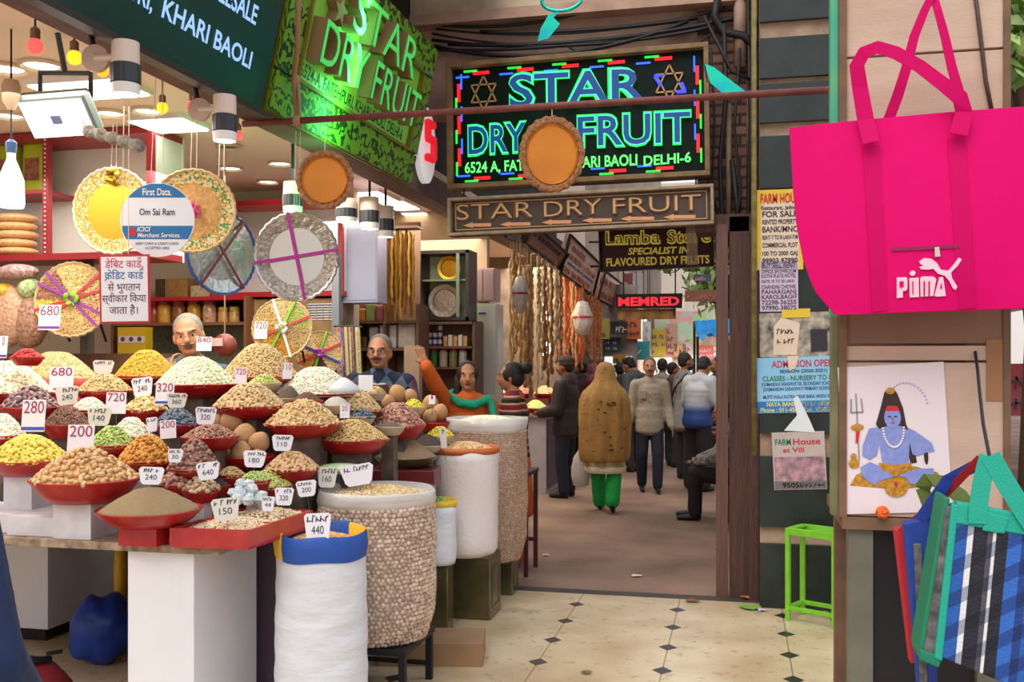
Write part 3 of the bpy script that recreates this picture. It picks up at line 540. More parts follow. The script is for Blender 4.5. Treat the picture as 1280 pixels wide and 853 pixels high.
def bowl(desc, px, yr, hw, yt, yb, d, kind, bk='red', indiv=None, iname=None, ilabel=None, p=1.5, riser=True, cover=1.0, sy=1.0, heap=True):
    R = hw * d / FPX; c = P(px, 450, d); zr = EYE - (yr - 450) / FPX * (d - R); zb = EYE - (yb - 450) / FPX * (d - .6 * R); zb = min(zb, zr - .045); H = zr - zb; h = EYE - (yt - 450) / FPX * d - zr; h = max(h, .03)
    o = Vector((c.x, c.y, zb)); b = MB(); b.lathe([(0, 0), (.62 * R, 0), (.82 * R, .38 * H), (.97 * R, .9 * H), (1.0 * R, H), (.985 * R, H + .004), (.955 * R, H - .003), (.8 * R, .42 * H), (.6 * R, .012), (0, .01)], 40, o)
    one(b, 'bowl', BM[bk], f"{ {'red': 'red', 'olive': 'olive metal', 'beige': 'beige', 'orange': 'orange-red'}[bk]} bowl under the {desc}", 'bowl', 'bowls on the nut counter', smooth=.7)
    if riser and zb - .87 > .02: MB().bb((o.x - .4 * R, o.y - .4 * R, .87), (o.x + .4 * R, o.y + .4 * R, zb - .002)).build('riser', M_BOWL if d < 4.1 else M_RISERW if d < 4.56 else M_RISER, cnt)
    if not heap: return o, R, zr
    hm = kind_mat(kind) if kind in KIND else fine_mat(kind); Rh = R * .955
    dv, df = dome_mesh(Rh, h, drop=.006 if kind in KIND else 0, p=p); V, F = [dv], [df]
    if kind in KIND and not indiv:
        tpl, sz, _, _, cov = KIND[kind]; area = math.pi * Rh * math.hypot(Rh, h); n = int(min(5200, cov * cover * area / (math.pi * sz[0] * sz[1]))); pos, nr = dome_points(n, Rh, h, p=p); pos += nr * sz[2] * .3
        v, f = scatter(tpl, sz, pos, lying_rot(nr)); V.append(v); F.append(f + len(dv))
    me = fast_mesh('heap', np.concatenate(V), np.concatenate(F), hm); ho = bpy.data.objects.new({'nut': 'nut_heap', 'fennel': 'spice_heap', 'chick': 'chickpea_heap', 'lime': 'lentil_heap', 'dal': 'lentil_heap', 'puff': 'puffed_grain_heap', 'green': 'green_pod_heap', 'green_white': 'mixed_seed_heap', 'yellow': 'kernel_heap', 'red_bit': 'red_chip_heap'}.get(kind, kind + '_heap').replace('__', '_'), me); COL.objects.link(ho); ho.location = (c.x, c.y, zr - .004)
    tag(ho, f"{'lower layers of the ' if indiv else ''}{desc}", 'heap', None, 'stuff')
    if indiv:
        tpl, sz, _, _, _ = KIND[kind]; meshes = []
        for k in range(5):
            vv, ff = TPL[tpl]; w = vv * np.array(sz) * (1 + rng.uniform(-.2, .2, 3)); w = w * (1 + .10 * np.sin(vv[:, [0]] * 3 + k) + .06 * rng.normal(size=(len(w), 1)))
            c1, c2 = lin(KIND[kind][2]), lin(KIND[kind][3]); t = k / 4; cc = tuple(a + (b_ - a) * t for a, b_ in zip(c1, c2)); m = mat(f'{iname}_{k}', '#888888', .5, noise=.3, nscale=60, ncol=KIND[kind][2]); m.node_tree.nodes['Principled BSDF'].inputs['Base Color']; 
            for nd in m.node_tree.nodes:
                if nd.type == 'MIX': nd.inputs[6].default_value = (*cc, 1)
            meshes.append(fast_mesh(iname, w, ff, m))
        # roughly even spread: best candidate of several
        pts, nrm = dome_points(indiv * 14, Rh * .97, h, p=p); keep = []
        for i in range(len(pts)):
            if len(keep) >= indiv: break
            r_ = sz[0] * .95
            if all(np.linalg.norm(pts[i] - pts[j]) > r_ for j in keep): keep.append(i)
        Rm = lying_rot(nrm[keep])
        for q, i in enumerate(keep):
            ob = bpy.data.objects.new(iname, meshes[rng.integers(5)]); COL.objects.link(ob); pp = pts[i] + nrm[i] * sz[2] * .4
            ob.matrix_world = Matrix.Translation((c.x + pp[0], c.y + pp[1], zr - .004 + pp[2])) @ Matrix(Rm[q].tolist()).to_4x4(); tag(ob, ilabel, 'nut' if 'nut' in iname or 'date' not in iname else 'dried fruit', ilabel.replace('one of the ', ''))
    return o, R, zr
B = bowl
B('large tan nuts heaped nearest the camera', 107, 607, 66, 556, 632, 4.25, 'nut', indiv=230, iname='shelled_nut', ilabel='one of the large tan nuts in the wide red bowl before the 200 card', p=1.25)
B('beige fennel-like seed heap at the front corner', 187, 647, 65, 605, 663, 4.08, 'fennel', riser=True, p=1.3)
B('yellow raisin heap at the left edge', 36, 580, 50, 541, 597, 4.5, 'raisin')
B('white chip heap behind the yellow raisins', 2, 547, 30, 514, 553, 4.8, 'white_seed')
B('dark purple bean heap at the left', 38, 511, 37, 481, 525, 5.1, 'bean', indiv=110, iname='purple_bean', ilabel='one of the glossy purple beans heaped behind the 280 card', p=1.4)
B('white puffed heap at the far left', 8, 493, 56, 448, 507, 5.5, 'puff')
B('brown clove heap right of the purple beans', 84, 533, 30, 505, 549, 4.9, 'clove')
B('white seed heap behind the cloves', 112, 514, 24, 495, 520, 5.25, 'white_seed')
B('pinkish green seed heap before the red sack', 131, 490, 35, 465, 503, 5.5, 'tan_seed')
B('pale cashew heap in the middle left', 181, 514, 28, 494, 527, 5.15, 'pale_cashew')
B('white seed heap behind the green pods', 164, 548, 28, 519, 555, 4.9, 'white_seed')
B('green pod heap above the large tan nuts', 140, 559, 29, 530, 568, 4.68, 'green')
B('blue-black raisin heap in the middle', 221, 533, 29, 508, 545, 4.95, 'black_raisin')
B('orange yellow lentil heap before the seated man', 184, 471, 40, 434, 479, 5.75, 'dal')
B('white and green seed heap before the seated man', 246, 482, 52, 442, 498, 5.45, 'green_white')
B('golden brown raisin heap beside the large nuts', 184, 579, 36, 541, 590, 4.55, 'brown_raisin')
B('brown date heap right of the golden raisins', 243, 589, 33, 546, 599, 4.5, 'date', indiv=120, iname='dried_date', ilabel='one of the wrinkled brown dates heaped mid counter', p=1.3)
B('reddish brown seed heap before the coconuts', 263, 549, 36, 529, 564, 4.72, 'red_seed')
B('small dark almond heap behind the corner seeds', 218, 608, 21, 590, 618, 4.42, 'date')
B('cut walnut heap near the rock salt', 251, 615, 25, 595, 630, 4.42, 'walnut', indiv=55, iname='walnut_half', ilabel='one of the pale walnut halves by the rock salt')
B('black seed heap behind the rock salt', 272, 609, 18, 596, 615, 4.6, 'poppy')
B('small tan seed heap left of the yellow lentils', 289, 596, 18, 582, 602, 4.66, 'tan_seed')
B('yellow lentil heap in the middle front', 336, 611, 31, 585, 621, 4.72, 'lime')
B('green seed heap in a small bowl on the lentils', 319, 603, 20, 588, 613, 4.5, 'green', riser=True)
B('tan chickpea heap right of the coconuts', 365, 589, 34, 563, 603, 4.8, 'chick')
B('brown nut heap in the row below the seated man', 312, 510, 46, 476, 525, 5.1, 'pistachio')
B('tan cashew heap in the middle right', 380, 533, 48, 498, 548, 4.98, 'cashew')
B('golden wheat heap near the sacks', 440, 553, 47, 522, 568, 5.15, 'wheat')
B('sesame heap in the olive bowl', 508, 575, 40, 545, 586, 5.9, 'sesame', 'olive', riser=True, p=1.25)
B('large tan kernel heap at the rear middle', 325, 472, 50, 425, 482, 5.75, 'tan_seed', 'orange')
B('large white puffed heap at the rear', 396, 494, 54, 455, 501, 5.75, 'white_seed')
B('small lime green heap at the rear', 331, 480, 21, 467, 485, 5.35, 'lime', 'beige')
B('grey brown seed heap at the rear', 361, 499, 17, 480, 503, 5.3, 'grey_seed', 'beige')
B('rusty seed heap at the rear', 384, 502, 20, 488, 506, 5.25, 'rust_seed')
B('white flour heap in a small beige bowl', 420, 508, 21, 494, 514, 5.3, 'flour', 'beige')
B('peanut heap near the man in the diamond sweater', 442, 514, 36, 483, 520, 5.75, 'pistachio')
B('blue-black raisins in a flat beige bowl', 452, 522, 18, 511, 527, 5.3, 'black_raisin', 'beige')
B('pinkish almond heap beside the woman in orange', 497, 534, 36, 501, 549, 5.85, 'almond')
B('beige seeds in a low bowl before the almonds', 487, 535, 20, 526, 541, 5.4, 'grey_seed', 'beige')
B('small tan heap before the diamond sweater', 470, 492, 13, 482, 498, 6.1, 'wheat', 'beige')
B('yellow kernel heap between the coconuts', 517, 510, 15, 498, 514, 6.25, 'yellow', 'beige')
B('dark poppy seed heap by the sacks', 534, 559, 21, 541, 566, 6.2, 'poppy', 'beige')
B('bright yellow heap by the peanut sack', 550, 546, 18, 532, 552, 6.3, 'yellow', 'beige')
B('red chip heap in a small bowl on the long seeds', 34, 447, 20, 435, 455, 5.35, 'red_bit', riser=False)
# brown dried coconuts in two red bowls
def coconut(px, py, r, d, label):
    c = P(px, py, d); R = r * d / FPX; b = MB(); b.ball((0, 0, 0), (R, R * .95, R * 1.02), 18, 12)
    b.v = [(x, y, z * (1 + .12 * max(0, z / R) ** 3)) for x, y, z in b.v]; b.v = [(x + c.x, y + c.y, z + c.z) for x, y, z in b.v]
    o = b.build('dried_coconut', mat('coconut_shell', '#c19466', .75, noise=.5, nscale=14, ncol='#94683f', bump=.2, bscale=60), smooth=True); tag(o, label, 'coconut', 'dried coconuts on the counter'); o.rotation_euler = (rng.uniform(-.5, .5), rng.uniform(-.5, .5), 0)
bowl('dried coconuts in the middle', 306, 574, 38, 560, 588, 4.88, 'date', heap=False)
for i, (px, py, r, d, t) in enumerate([(272, 530, 12, 5.02, 'dried coconut at the left end of the middle pile'), (289, 529, 14, 5.0, 'tall dried coconut at the top of the middle pile'), (306, 546, 15, 4.9, 'dried coconut in the middle of the middle pile'), (324, 554, 13, 4.85, 'round dried coconut at the right of the middle pile'), (301, 566, 13, 4.78, 'dried coconut low at the front of the middle pile'), (278, 569, 11, 4.84, 'shaded dried coconut at the front left of the middle pile'), (322, 573, 10, 4.76, 'small dried coconut at the front right of the middle pile')]): coconut(px, py, r, d, t)
bowl('dried coconuts beside the woman in orange', 541, 530, 22, 520, 540, 6.42, 'date', heap=False)
for px, py, r, d, t in [(538, 505, 10, 6.5, 'dried coconut on top beside the woman in orange'), (526, 514, 9, 6.45, 'dried coconut at the left beside the yellow kernels'), (550, 516, 10, 6.45, 'dried coconut at the right beside the woman in orange'), (538, 521, 9, 6.36, 'dried coconut in front beside the woman in orange'), (513, 496, 9, 6.6, 'dried coconut behind the yellow kernels'), (497, 493, 11, 6.6, 'large dried coconut behind the almonds'), (485, 503, 9, 6.45, 'pale dried coconut at the left behind the almonds')]: coconut(px, py, r, d, t)
# rear left: long seeds in a red sack cloth bin
c = P(70, 450, 5.85); r = thing('seed_sack', 'open red cloth sack heaped with long striped seeds behind the puffed heap', 'sack', (c.x, c.y, .87))
b = MB(); b.lathe([(0, .0), (.30, 0), (.33, .25), (.335, .60), (.33, .64), (.30, .645), (.29, .60), (0, .58)], 40, (c.x, c.y, .87), sy=.62, wob=lambda a, h: 1 + .02 * math.sin(a * 9 + h * 20)); b.build('cloth', mat('red_sackcloth', '#c0403c', .8, noise=.6, nscale=10, ncol='#e07a70', bump=.4, stretch=(1, 1, 6)), r, smooth=True)
dv, df = dome_mesh(.29, .2); pos, nr = dome_points(2600, .29, .2); v, f = scatter('grain', (.016, .005, .0045), pos, lying_rot(nr)); V = np.concatenate([dv, v]); V[:, 1] *= .62; V[:, 2] += 1.485
me = fast_mesh('long_seed', V, np.concatenate([df, f + len(dv)]), kind_mat('long_seed')); o = bpy.data.objects.new('long_seeds', me); COL.objects.link(o); o.location = (c.x, c.y, 0); attach(o, r); o['kind'] = 'stuff'
# rock salt pile and flat red crate
b0 = P(297, 634, 4.3); M_SALT = mat('rock_salt', '#dfe8ea', .25, trans=.25, noise=.2, ncol='#b9c8cc')
for i in range(22):
    a = rng.uniform(0, 6.28); t = math.sqrt(rng.uniform(0, 1)); hgt = .10 * (1 - t) + .03; s = rng.uniform(.022, .036); k = MB(); k.ball((0, 0, 0), s, 6, 4); k.v = [tuple(np.array(v) * (1 + rng.uniform(-.28, .28))) for v in k.v]
    k.v = [(v[0] + b0.x + t * .085 * math.cos(a) + .0, v[1] + b0.y + .06 + t * .07 * math.sin(a), v[2] + b0.z + hgt - .02) for v in k.v]; one(k, 'salt_crystal', M_SALT, 'one of the cloudy white rock salt lumps piled at the counter corner', 'salt', 'white rock salt lumps at the counter corner')
cr0, cr1, cr2 = P(212, 682, 3.98), P(311, 684, 3.92), P(391, 637, 4.45)
zc = .87; r = thing('flat_crate', 'flat red painted crate of pale flakes at the front right counter corner', 'crate', (cr1.x, cr1.y, zc)); M_CRATE = mat('red_crate_paint', '#a8202a', .35, noise=.4, nscale=12, ncol='#c8502e')
A_, B_, C_ = Vector((cr0.x, cr0.y, zc)), Vector((cr1.x, cr1.y, zc)), Vector((cr2.x, cr2.y, zc)); D_ = A_ + (C_ - B_)
def slab4(q, z0, z1): return MB().add([(p.x, p.y, z0) for p in q] + [(p.x, p.y, z1) for p in q], [(3, 2, 1, 0), (4, 5, 6, 7), (0, 1, 5, 4), (1, 2, 6, 5), (2, 3, 7, 6), (3, 0, 4, 7)])
def wallp(p, q, th, z0, z1):
    d = (q - p).normalized(); n = Vector((-d.y, d.x, 0)) * th; return slab4([p, q, q + n, p + n], z0, z1)
slab4([A_, B_, C_, D_], zc, zc + .012).build('base', M_CRATE, r); cc = (A_ + B_ + C_ + D_) / 4
for p, q in ((A_, B_), (B_, C_), (C_, D_), (D_, A_)): wallp(p, q, .014, zc + .012, zc + .078).build('side', M_CRATE if (p, q) != (B_, C_) else mat('orange_crate_paint', '#c2503a', .4, noise=.5, ncol='#a8202a'), r)
m1, m2 = A_.lerp(D_, .36), B_.lerp(C_, .36); wallp(m1, m2, .012, zc + .012, zc + .078).build('divider', M_CRATE, r)
q = [A_.lerp(cc, .1), B_.lerp(cc, .1), C_.lerp(cc, .06), D_.lerp(cc, .06)]; n = 1500; uu, vv = rng.uniform(.03, .97, n), rng.uniform(.03, .97, n); pos = np.array([list((q[0].lerp(q[1], a)).lerp(q[3].lerp(q[2], a), b_)) for a, b_ in zip(uu, vv)]); pos[:, 2] = zc + .062 + .03 * np.sin(uu * 3.14) * np.abs(np.sin(vv * 5.5)) ; nr = np.tile([0, 0, 1.], (n, 1))
v, f = scatter('grain', (.011, .008, .003), pos, lying_rot(nr)); pl = slab4(q, zc + .012, zc + .06); pf = []
for g in pl.f: pf += [(g[0], g[1], g[2]), (g[0], g[2], g[3])]
me = fast_mesh('flakes', np.concatenate([np.array(pl.v), v]), np.concatenate([np.array(pf), f + 8]), mat('flakes', '#cfae84', .7, var_col='#ead8b8')); o = bpy.data.objects.new('flake_fill', me); COL.objects.link(o); tag(o, 'pale beige flakes filling the flat red crate', 'flakes', None, 'stuff')
one(MB().bb((-2.33, 3.64, .87), (-2.12, 3.70, .90)), 'red_plank', M_CRATE, 'short red plank under the corner seed bowl', 'plank')
# things among the bowls
b = MB(); c = P(500, 600, 5.75); b.box((c.x, c.y + .1, .93), (.38, .28, .11), rz=.15); one(b, 'red_box', mat('dark_red_lacquer', '#6e1c20', .4, noise=.4, ncol='#3e1214'), 'dark red lacquered box under the olive sesame bowl', 'box', bevel=.006)
c = P(440, 583, 5.0); b = MB(); b.ball((c.x, c.y - .12, c.z), (.13, .07, .028), 16, 8); one(b, 'green_packet', mat('green_packet_film', '#7fae3c', .25, noise=.9, nscale=14, ncol='#e6ead8'), 'green and white plastic packet before the golden wheat', 'packet', smooth=True)
c = P(430, 480, 5.45); b = MB(); b.lathe([(0, .0), (.08, .0), (.075, .03), (.045, .06), (.015, .08), (0, .085)], 14, c - UP * .05, wob=lambda a, h: 1 + .2 * math.sin(a * 5 + h * 40)); one(b, 'white_cloth', mat('white_cloth', '#e4e4e6', .8), 'crumpled white cloth lying by the rear puffed heap', 'cloth', smooth=True)

# ---------------------------------------------------------------- price cards
M_CARD = mat('card_white', '#e9e4ea', .5); M_CARDB = mat('card_beige', '#d6cfc4', .6); M_INKR = mat('ink_magenta', '#9c2450', .5); M_INKK = mat('ink_dark', '#23222c', .5); M_STB = mat('stripe_blue', '#3a4fae', .5); M_STP = mat('stripe_purple', '#7a2fa0', .5)
def card(px, py, w, h, d, text, label, stripe=None, beige=False, tilt=0.0, hand=None, seed=0, lean=.15):
    c = P(px, py, d); s = d / FPX; W, H = w * s, h * s; rr = (CR * math.cos(tilt) + UP * math.sin(tilt)).normalized(); uu = (UP * math.cos(tilt) - CR * math.sin(tilt) + CF * lean).normalized(); f = Fr(c, rr, uu)
    r = thing('price_card', label, 'price tag', f.at(0, -H / 2), 'price cards on the counter'); rad = .1 * W
    if hand is None: MB().box((0, 0, -.001), (W, H, .003), fr=f).build('card', M_CARD, r)
    else:
        pts = [(-W / 2, H / 2 - rad), (-W / 2 + .1 * W, -H / 2 + rad), (-W / 2 + .2 * W, -H / 2), (W / 2 - .2 * W, -H / 2), (W / 2 - .1 * W, -H / 2 + rad), (W / 2, H / 2 - rad), (W / 2 - rad, H / 2), (-W / 2 + rad, H / 2)]
        MB().prism(pts, f, .003, -.0025).build('card', M_CARDB if beige else M_CARD, r)
    if text:
        b = MB(); b.text(text, f, 0, H * (.08 if hand is None else -.22), H * (.55 if hand is None else .42), 'CENTER', .0 if hand is None else .0, 0, min(W * .86, W * .3 * len(text)) if hand is None else W * .45, .002); b.build('price', M_INKR if hand is None else M_INKK, r)
    if hand is not None:
        b = MB(); scrawl(b, f, -W * .38, H * .2, W * .8, H * .24, .0015, .001, seed); b.build('writing', M_INKK, r)
    if stripe: MB().box((0, -H * .40, .0015), (W * .98, H * .1, .002), fr=f).build('stripe', stripe, r)
    # the card stands on a thin wire pushed into the heap
    b = MB(); b.tube([f.at(0, -H * .3, -.004), f.at(0, -H * .5 - .07, -.004) + CF * .02], .0016, 5); b.build('wire', mat('wire', '#777777', .4, metal=.8), r)
C = card
C(77, 472, 30, 27, 5.25, '680', 'card reading 680 in front of the red cloth sack')
C(42, 520, 29, 40, 4.68, '280', 'card reading 280 with a blue stripe, left of the cloves', M_STB)
C(101, 549, 33, 36, 4.42, '200', 'large card reading 200 standing behind the large tan nuts')
C(145, 504, 25, 27, 4.95, '720', 'card reading 720 before the pale cashews')
C(206, 492, 23, 28, 5.05, '320', 'card reading 320 with a blue stripe before the white and green seeds', M_STB)
C(210, 537, 20, 23, 4.68, '200', 'small card reading 200 below the blue-black raisins', tilt=.08)
C(4, 434, 10, 28, 5.2, '0', 'card cut by the frame edge ending in 0', M_STP)
C(255, 430, 19, 18, 5.62, '840', 'card reading 840 before the chin of the seated man')
C(301, 470, 15, 20, 5.3, '720', 'card reading 720 right of the white and green seeds')
C(359, 464, 12, 20, 5.55, '110', 'narrow card before the large tan kernel heap')
C(431, 515, 12, 16, 5.05, '20', 'narrow pinkish card right of the tan cashews')
C(457, 479, 18, 20, 5.9, '', 'blank white card leaning by the diamond sweater')
C(540, 500, 8, 11, 6.3, '1', 'tiny card before the sleeve of the woman in orange')
H = [(84, 495, 30, 23, 5.0, '240', 'beige card covered in writing under the 680 card', 1), (124, 521, 31, 23, 4.82, '140', 'rounded beige card between the cloves and the 720 card', 1), (129, 459, 27, 17, 5.3, '', 'beige card at the right end of the red cloth sack', 1), (178, 484, 27, 24, 5.2, '240', 'white handwritten card left of the 320 card', 0), (221, 501, 26, 19, 4.98, '360', 'beige card overlapping the 320 card', 1), (257, 520, 27, 22, 4.82, '320', 'white handwritten card right of the blue-black raisins', 0), (190, 531, 14, 18, 4.78, '', 'half hidden white card left of the small 200 card', 0), (219, 570, 19, 17, 4.38, '30', 'small white card between golden raisins and dates', 0), (189, 595, 32, 22, 4.1, '240', 'white handwritten card standing in the corner seed heap', 0), (260, 589, 30, 22, 4.3, '640', 'white handwritten card behind the walnut halves', 0), (318, 574, 29, 21, 4.5, '180', 'white handwritten card before the middle coconuts', 0), (353, 554, 27, 20, 4.72, '110', 'white handwritten card behind the tan chickpeas', 0), (282, 637, 36, 28, 3.98, '150', 'rounded card leaning on the rock salt', 1), (335, 630, 17, 18, 4.22, '44', 'small card at the back of the crate beside the rock salt', 0), (355, 621, 24, 22, 4.3, '320', 'white card reading 320 standing in the crate', 0), (383, 611, 26, 20, 4.5, '200', 'white card left of the big chickpea bag', 0), (409, 597, 25, 25, 4.8, '160', 'shield-shaped beige card before the wheat bowl', 1), (447, 594, 42, 26, 4.78, '', 'large tilted white card propped on the big chickpea bag', 0), (554, 548, 9, 26, 5.95, '', 'narrow pinkish card in the peanut sack', 1)]
for i, (px, py, w, h, d, t, lab, bg_) in enumerate(H): C(px, py, w, h, d, t, lab, None, bool(bg_), (.12 if i % 3 == 0 else -.03) if i != 17 else .18, True, i)
# ================================================================= SACKS AND TINS ALONG THE COUNTER
def wrinkle(seed, amp, kz=9, ka=3):
    r = np.random.default_rng(seed); ph = r.uniform(0, 6.28, 8)
    def f(a, h): return 1 + amp * (math.sin(ka * a + kz * h + ph[0]) * .4 + math.sin(2 * ka * a - 2.3 * kz * h + ph[1]) * .35 + math.sin(h * kz * 4 + math.sin(a * 2 + ph[2]) * 2.2) * .6 + math.sin(5 * a + ph[3]) * .25)
    return f
def pile_on(parent, name, c, R, h, kind, scale=1.0, cover=1.0, p=1.6):
    dv, df = dome_mesh(R, h, p=p, drop=.005); tpl, sz, _, _, cov = KIND[kind]; sz = tuple(x * scale for x in sz); n = int(min(3000, cov * cover * math.pi * R * math.hypot(R, h) / (math.pi * sz[0] * sz[1]))); pos, nr = dome_points(n, R, h, p=p)
    v, f = scatter(tpl, sz, pos, lying_rot(nr)); me = fast_mesh(name, np.concatenate([dv, v]), np.concatenate([df, f + len(dv)]), kind_mat(kind)); o = bpy.data.objects.new(name, me); COL.objects.link(o); o.location = c; attach(o, parent); o['kind'] = 'stuff'; return o
M_WOVEN = mat('white_woven_plastic', '#dcdde3', .5, noise=.2, nscale=14, ncol='#b9bac4', bump=.55, bscale=6, stretch=(1, 1, 3))
# front white sack with blue and yellow band
c = P(402, 450, 4.3); c.z = 0; r = thing('woven_sack', 'tall white woven sack with a blue and yellow rolled rim at the front', 'sack', c)
prof = [(.02, .004), (.175, 0.0), (.198, .03)] + [(.203 - .012 * t, .03 + .76 * t) for t in [i / 90 for i in range(1, 91)]]
MB().lathe(prof, 96, c, wob=wrinkle(3, .012, 13, 2)).build('body', M_WOVEN, r, smooth=True)
def arcband(a0, a1, z0, z1, R0, R1, t, seed):
    b = MB(); n = 24; vs = []; w = wrinkle(seed, .005, 20, 3)
    for i in range(n + 1):
        a = math.radians(a0 + (a1 - a0) * i / n); k = w(a, .3)
        for z, R in ((z0, R0), ((z0 + z1) / 2, (R0 + R1) / 2 + .006), (z1, R1), (z1 + .008, R1 - t / 2), (z1, R1 - t), (z0, R0 - t)): vs.append((c.x + R * k * math.cos(a), c.y + R * k * math.sin(a), z + .004 * math.sin(a * 5 + 1)))
    fs = [(i * 6 + j, (i + 1) * 6 + j, (i + 1) * 6 + (j + 1) % 6, i * 6 + (j + 1) % 6) for i in range(n) for j in range(6)]; return b.add(vs, fs)
BL_, YE = mat('sack_blue', '#1f4fa6', .5, bump=.2, bscale=120), mat('sack_yellow', '#e8bd2c', .5, bump=.2, bscale=120)
arcband(-121, 8, .775, .875, .197, .2, .012, 1).build('blue_band', BL_, r, smooth=.8); arcband(-165, -120, .78, .885, .197, .2, .012, 2).build('yellow_band', YE, r, smooth=.8); arcband(8, 75, .78, .88, .197, .2, .012, 3).build('yellow_band', YE, r, smooth=.8); arcband(74, 200, .78, .885, .197, .2, .012, 4).build('blue_band', BL_, r, smooth=.8)
pile_on(r, 'brown_nuts', (c.x, c.y, .82), .185, .05, 'nut', .8)
C(397, 660, 34, 36, 4.12, '440', 'card reading 440 standing in the front woven sack', None, False, .04, True, 77)
# big clear bag of chickpea-like balls on a low iron stool
M_FILM = bpy.data.materials.new('clear_plastic_film'); M_FILM.use_nodes = True; nt = M_FILM.node_tree; nt.nodes.remove(nt.nodes['Principled BSDF']); tr = nt.nodes.new('ShaderNodeBsdfTransparent'); gl = nt.nodes.new('ShaderNodeBsdfGlossy'); df_ = nt.nodes.new('ShaderNodeBsdfDiffuse'); m1_ = nt.nodes.new('ShaderNodeMixShader'); m2_ = nt.nodes.new('ShaderNodeMixShader')
gl.inputs['Roughness'].default_value = .18; df_.inputs['Color'].default_value = (.9, .88, .86, 1); m1_.inputs[0].default_value = .06; m2_.inputs[0].default_value = .10; L_ = nt.links; L_.new(tr.outputs[0], m1_.inputs[1]); L_.new(gl.outputs[0], m1_.inputs[2]); L_.new(m1_.outputs[0], m2_.inputs[1]); L_.new(df_.outputs[0], m2_.inputs[2]); L_.new(m2_.outputs[0], nt.nodes['Material Output'].inputs[0])
M_MILK = mat('milky_plastic', '#e8e4e2', .4, alpha=.62)
def bag_of(name, label, px, d, hw, z0, z1, ball, r_ball, n_max, colour, top_kind, cat='sack', rollc=None, taper=.03):
    c = P(px, 450, d); R = hw * d / FPX; c.z = z0; rt = thing(name, label, cat, c); H = z1 - z0; w = wrinkle(int(px), .012, 6, 2)
    def rad(t): return R * (.86 + .14 * min(1, t * 6)) * (1 + taper * math.sin(math.pi * t))
    area = 2 * math.pi * R * H; nr_ = int(H * .92 / (1.72 * r_ball)); na_ = int(2 * math.pi * R / (1.95 * r_ball)); n = nr_ * na_; ii, kk = np.divmod(np.arange(n), na_); t = .012 + (ii + rng.uniform(-.2, .2, n)) * 1.72 * r_ball / H; a = (kk + .5 * (ii % 2) + rng.uniform(-.22, .22, n)) * 2 * np.pi / na_; rr = np.array([rad(x) for x in t]) * np.array([w(q, x * H) for q, x in zip(a, t)]) - r_ball * .75
    pos = np.stack([c.x + rr * np.cos(a), c.y + rr * np.sin(a), z0 + t * H], -1); v, f = scatter(ball, (r_ball, r_ball * .92, r_ball * .9), pos, rand_rot(n), .15)
    core = MB().lathe([(0, .004)] + [(max(.01, rad(x) - r_ball * 1.75), .006 + x * H * .93) for x in [i / 14 for i in range(15)]] + [(0, H * .95)], 40, c, wob=w); cf = []
    for g in core.f: cf += [(g[0], g[i], g[i + 1]) for i in range(1, len(g) - 1)]
    me = fast_mesh('contents', np.concatenate([np.array(core.v), v]), np.concatenate([np.array(cf), f + len(core.v)]), colour); o = bpy.data.objects.new('contents', me); COL.objects.link(o); attach(o, rt); o['kind'] = 'stuff'
    MB().lathe([(.01, 0)] + [(rad(x) + .004, .001 + x * H) for x in [i / 20 for i in range(21)]], 56, c, wob=w).build('clear_film', M_FILM, rt, smooth=True)
    b = MB(); wr = wrinkle(int(px) + 5, .028, 12, 4); b.lathe([(R * .995, H * .9), (R * 1.02, H * .93), (R * 1.02, H * .985), (R * 1.005, H * 1.0), (R * .975, H * .995), (R * .95, H * .95)], 64, c, wob=wr); b.build('rolled_rim', rollc or M_MILK, rt, smooth=True)
    if top_kind: pile_on(rt, 'top_kernels', (c.x, c.y, z0 + H * .955), R * .9, H * .06, top_kind, .8, .8)
    return rt, c, R
M_CHICK = mat('pinkish_chickpea', '#ecd2b8', .6, var_col='#b08464'); M_PEA = mat('peanut_skin', '#dcb58c', .6, var_col='#b08058')
bag_of('clear_sack', 'big clear plastic sack of pinkish chickpeas with a white rolled rim', 471, 4.9, 72, .27, .99, 'nut', .0115, 2300, M_CHICK, 'pale_cashew')
c = P(471, 450, 4.9); st = thing('iron_stool', 'low dark iron stool under the big chickpea sack', 'stool', (c.x, c.y, 0)); M_IRON = mat('dark_iron', '#2c2b30', .5, metal=.6)
MB().box((c.x, c.y, .25), (.46, .46, .03)).build('seat', M_IRON, st, bevel=.004)
for sx in (-1, 1):
    for sy in (-1, 1): MB().box((c.x + sx * .205, c.y + sy * .205, .117), (.032, .032, .235)).build('leg', M_IRON, st)
MB().box((c.x, c.y - .205, .08), (.38, .02, .02)).build('crossbar', M_IRON, st); MB().box((c.x, c.y + .205, .08), (.38, .02, .02)).build('crossbar', M_IRON, st)
one(MB().box((c.x + .12, c.y + .55, .06), (.55, .32, .12), rz=.2), 'cardboard', mat('cardboard', '#a07c58', .85, noise=.4, ncol='#7d5e42'), 'flattened brown cardboard on the floor behind the chickpea sack', 'cardboard')
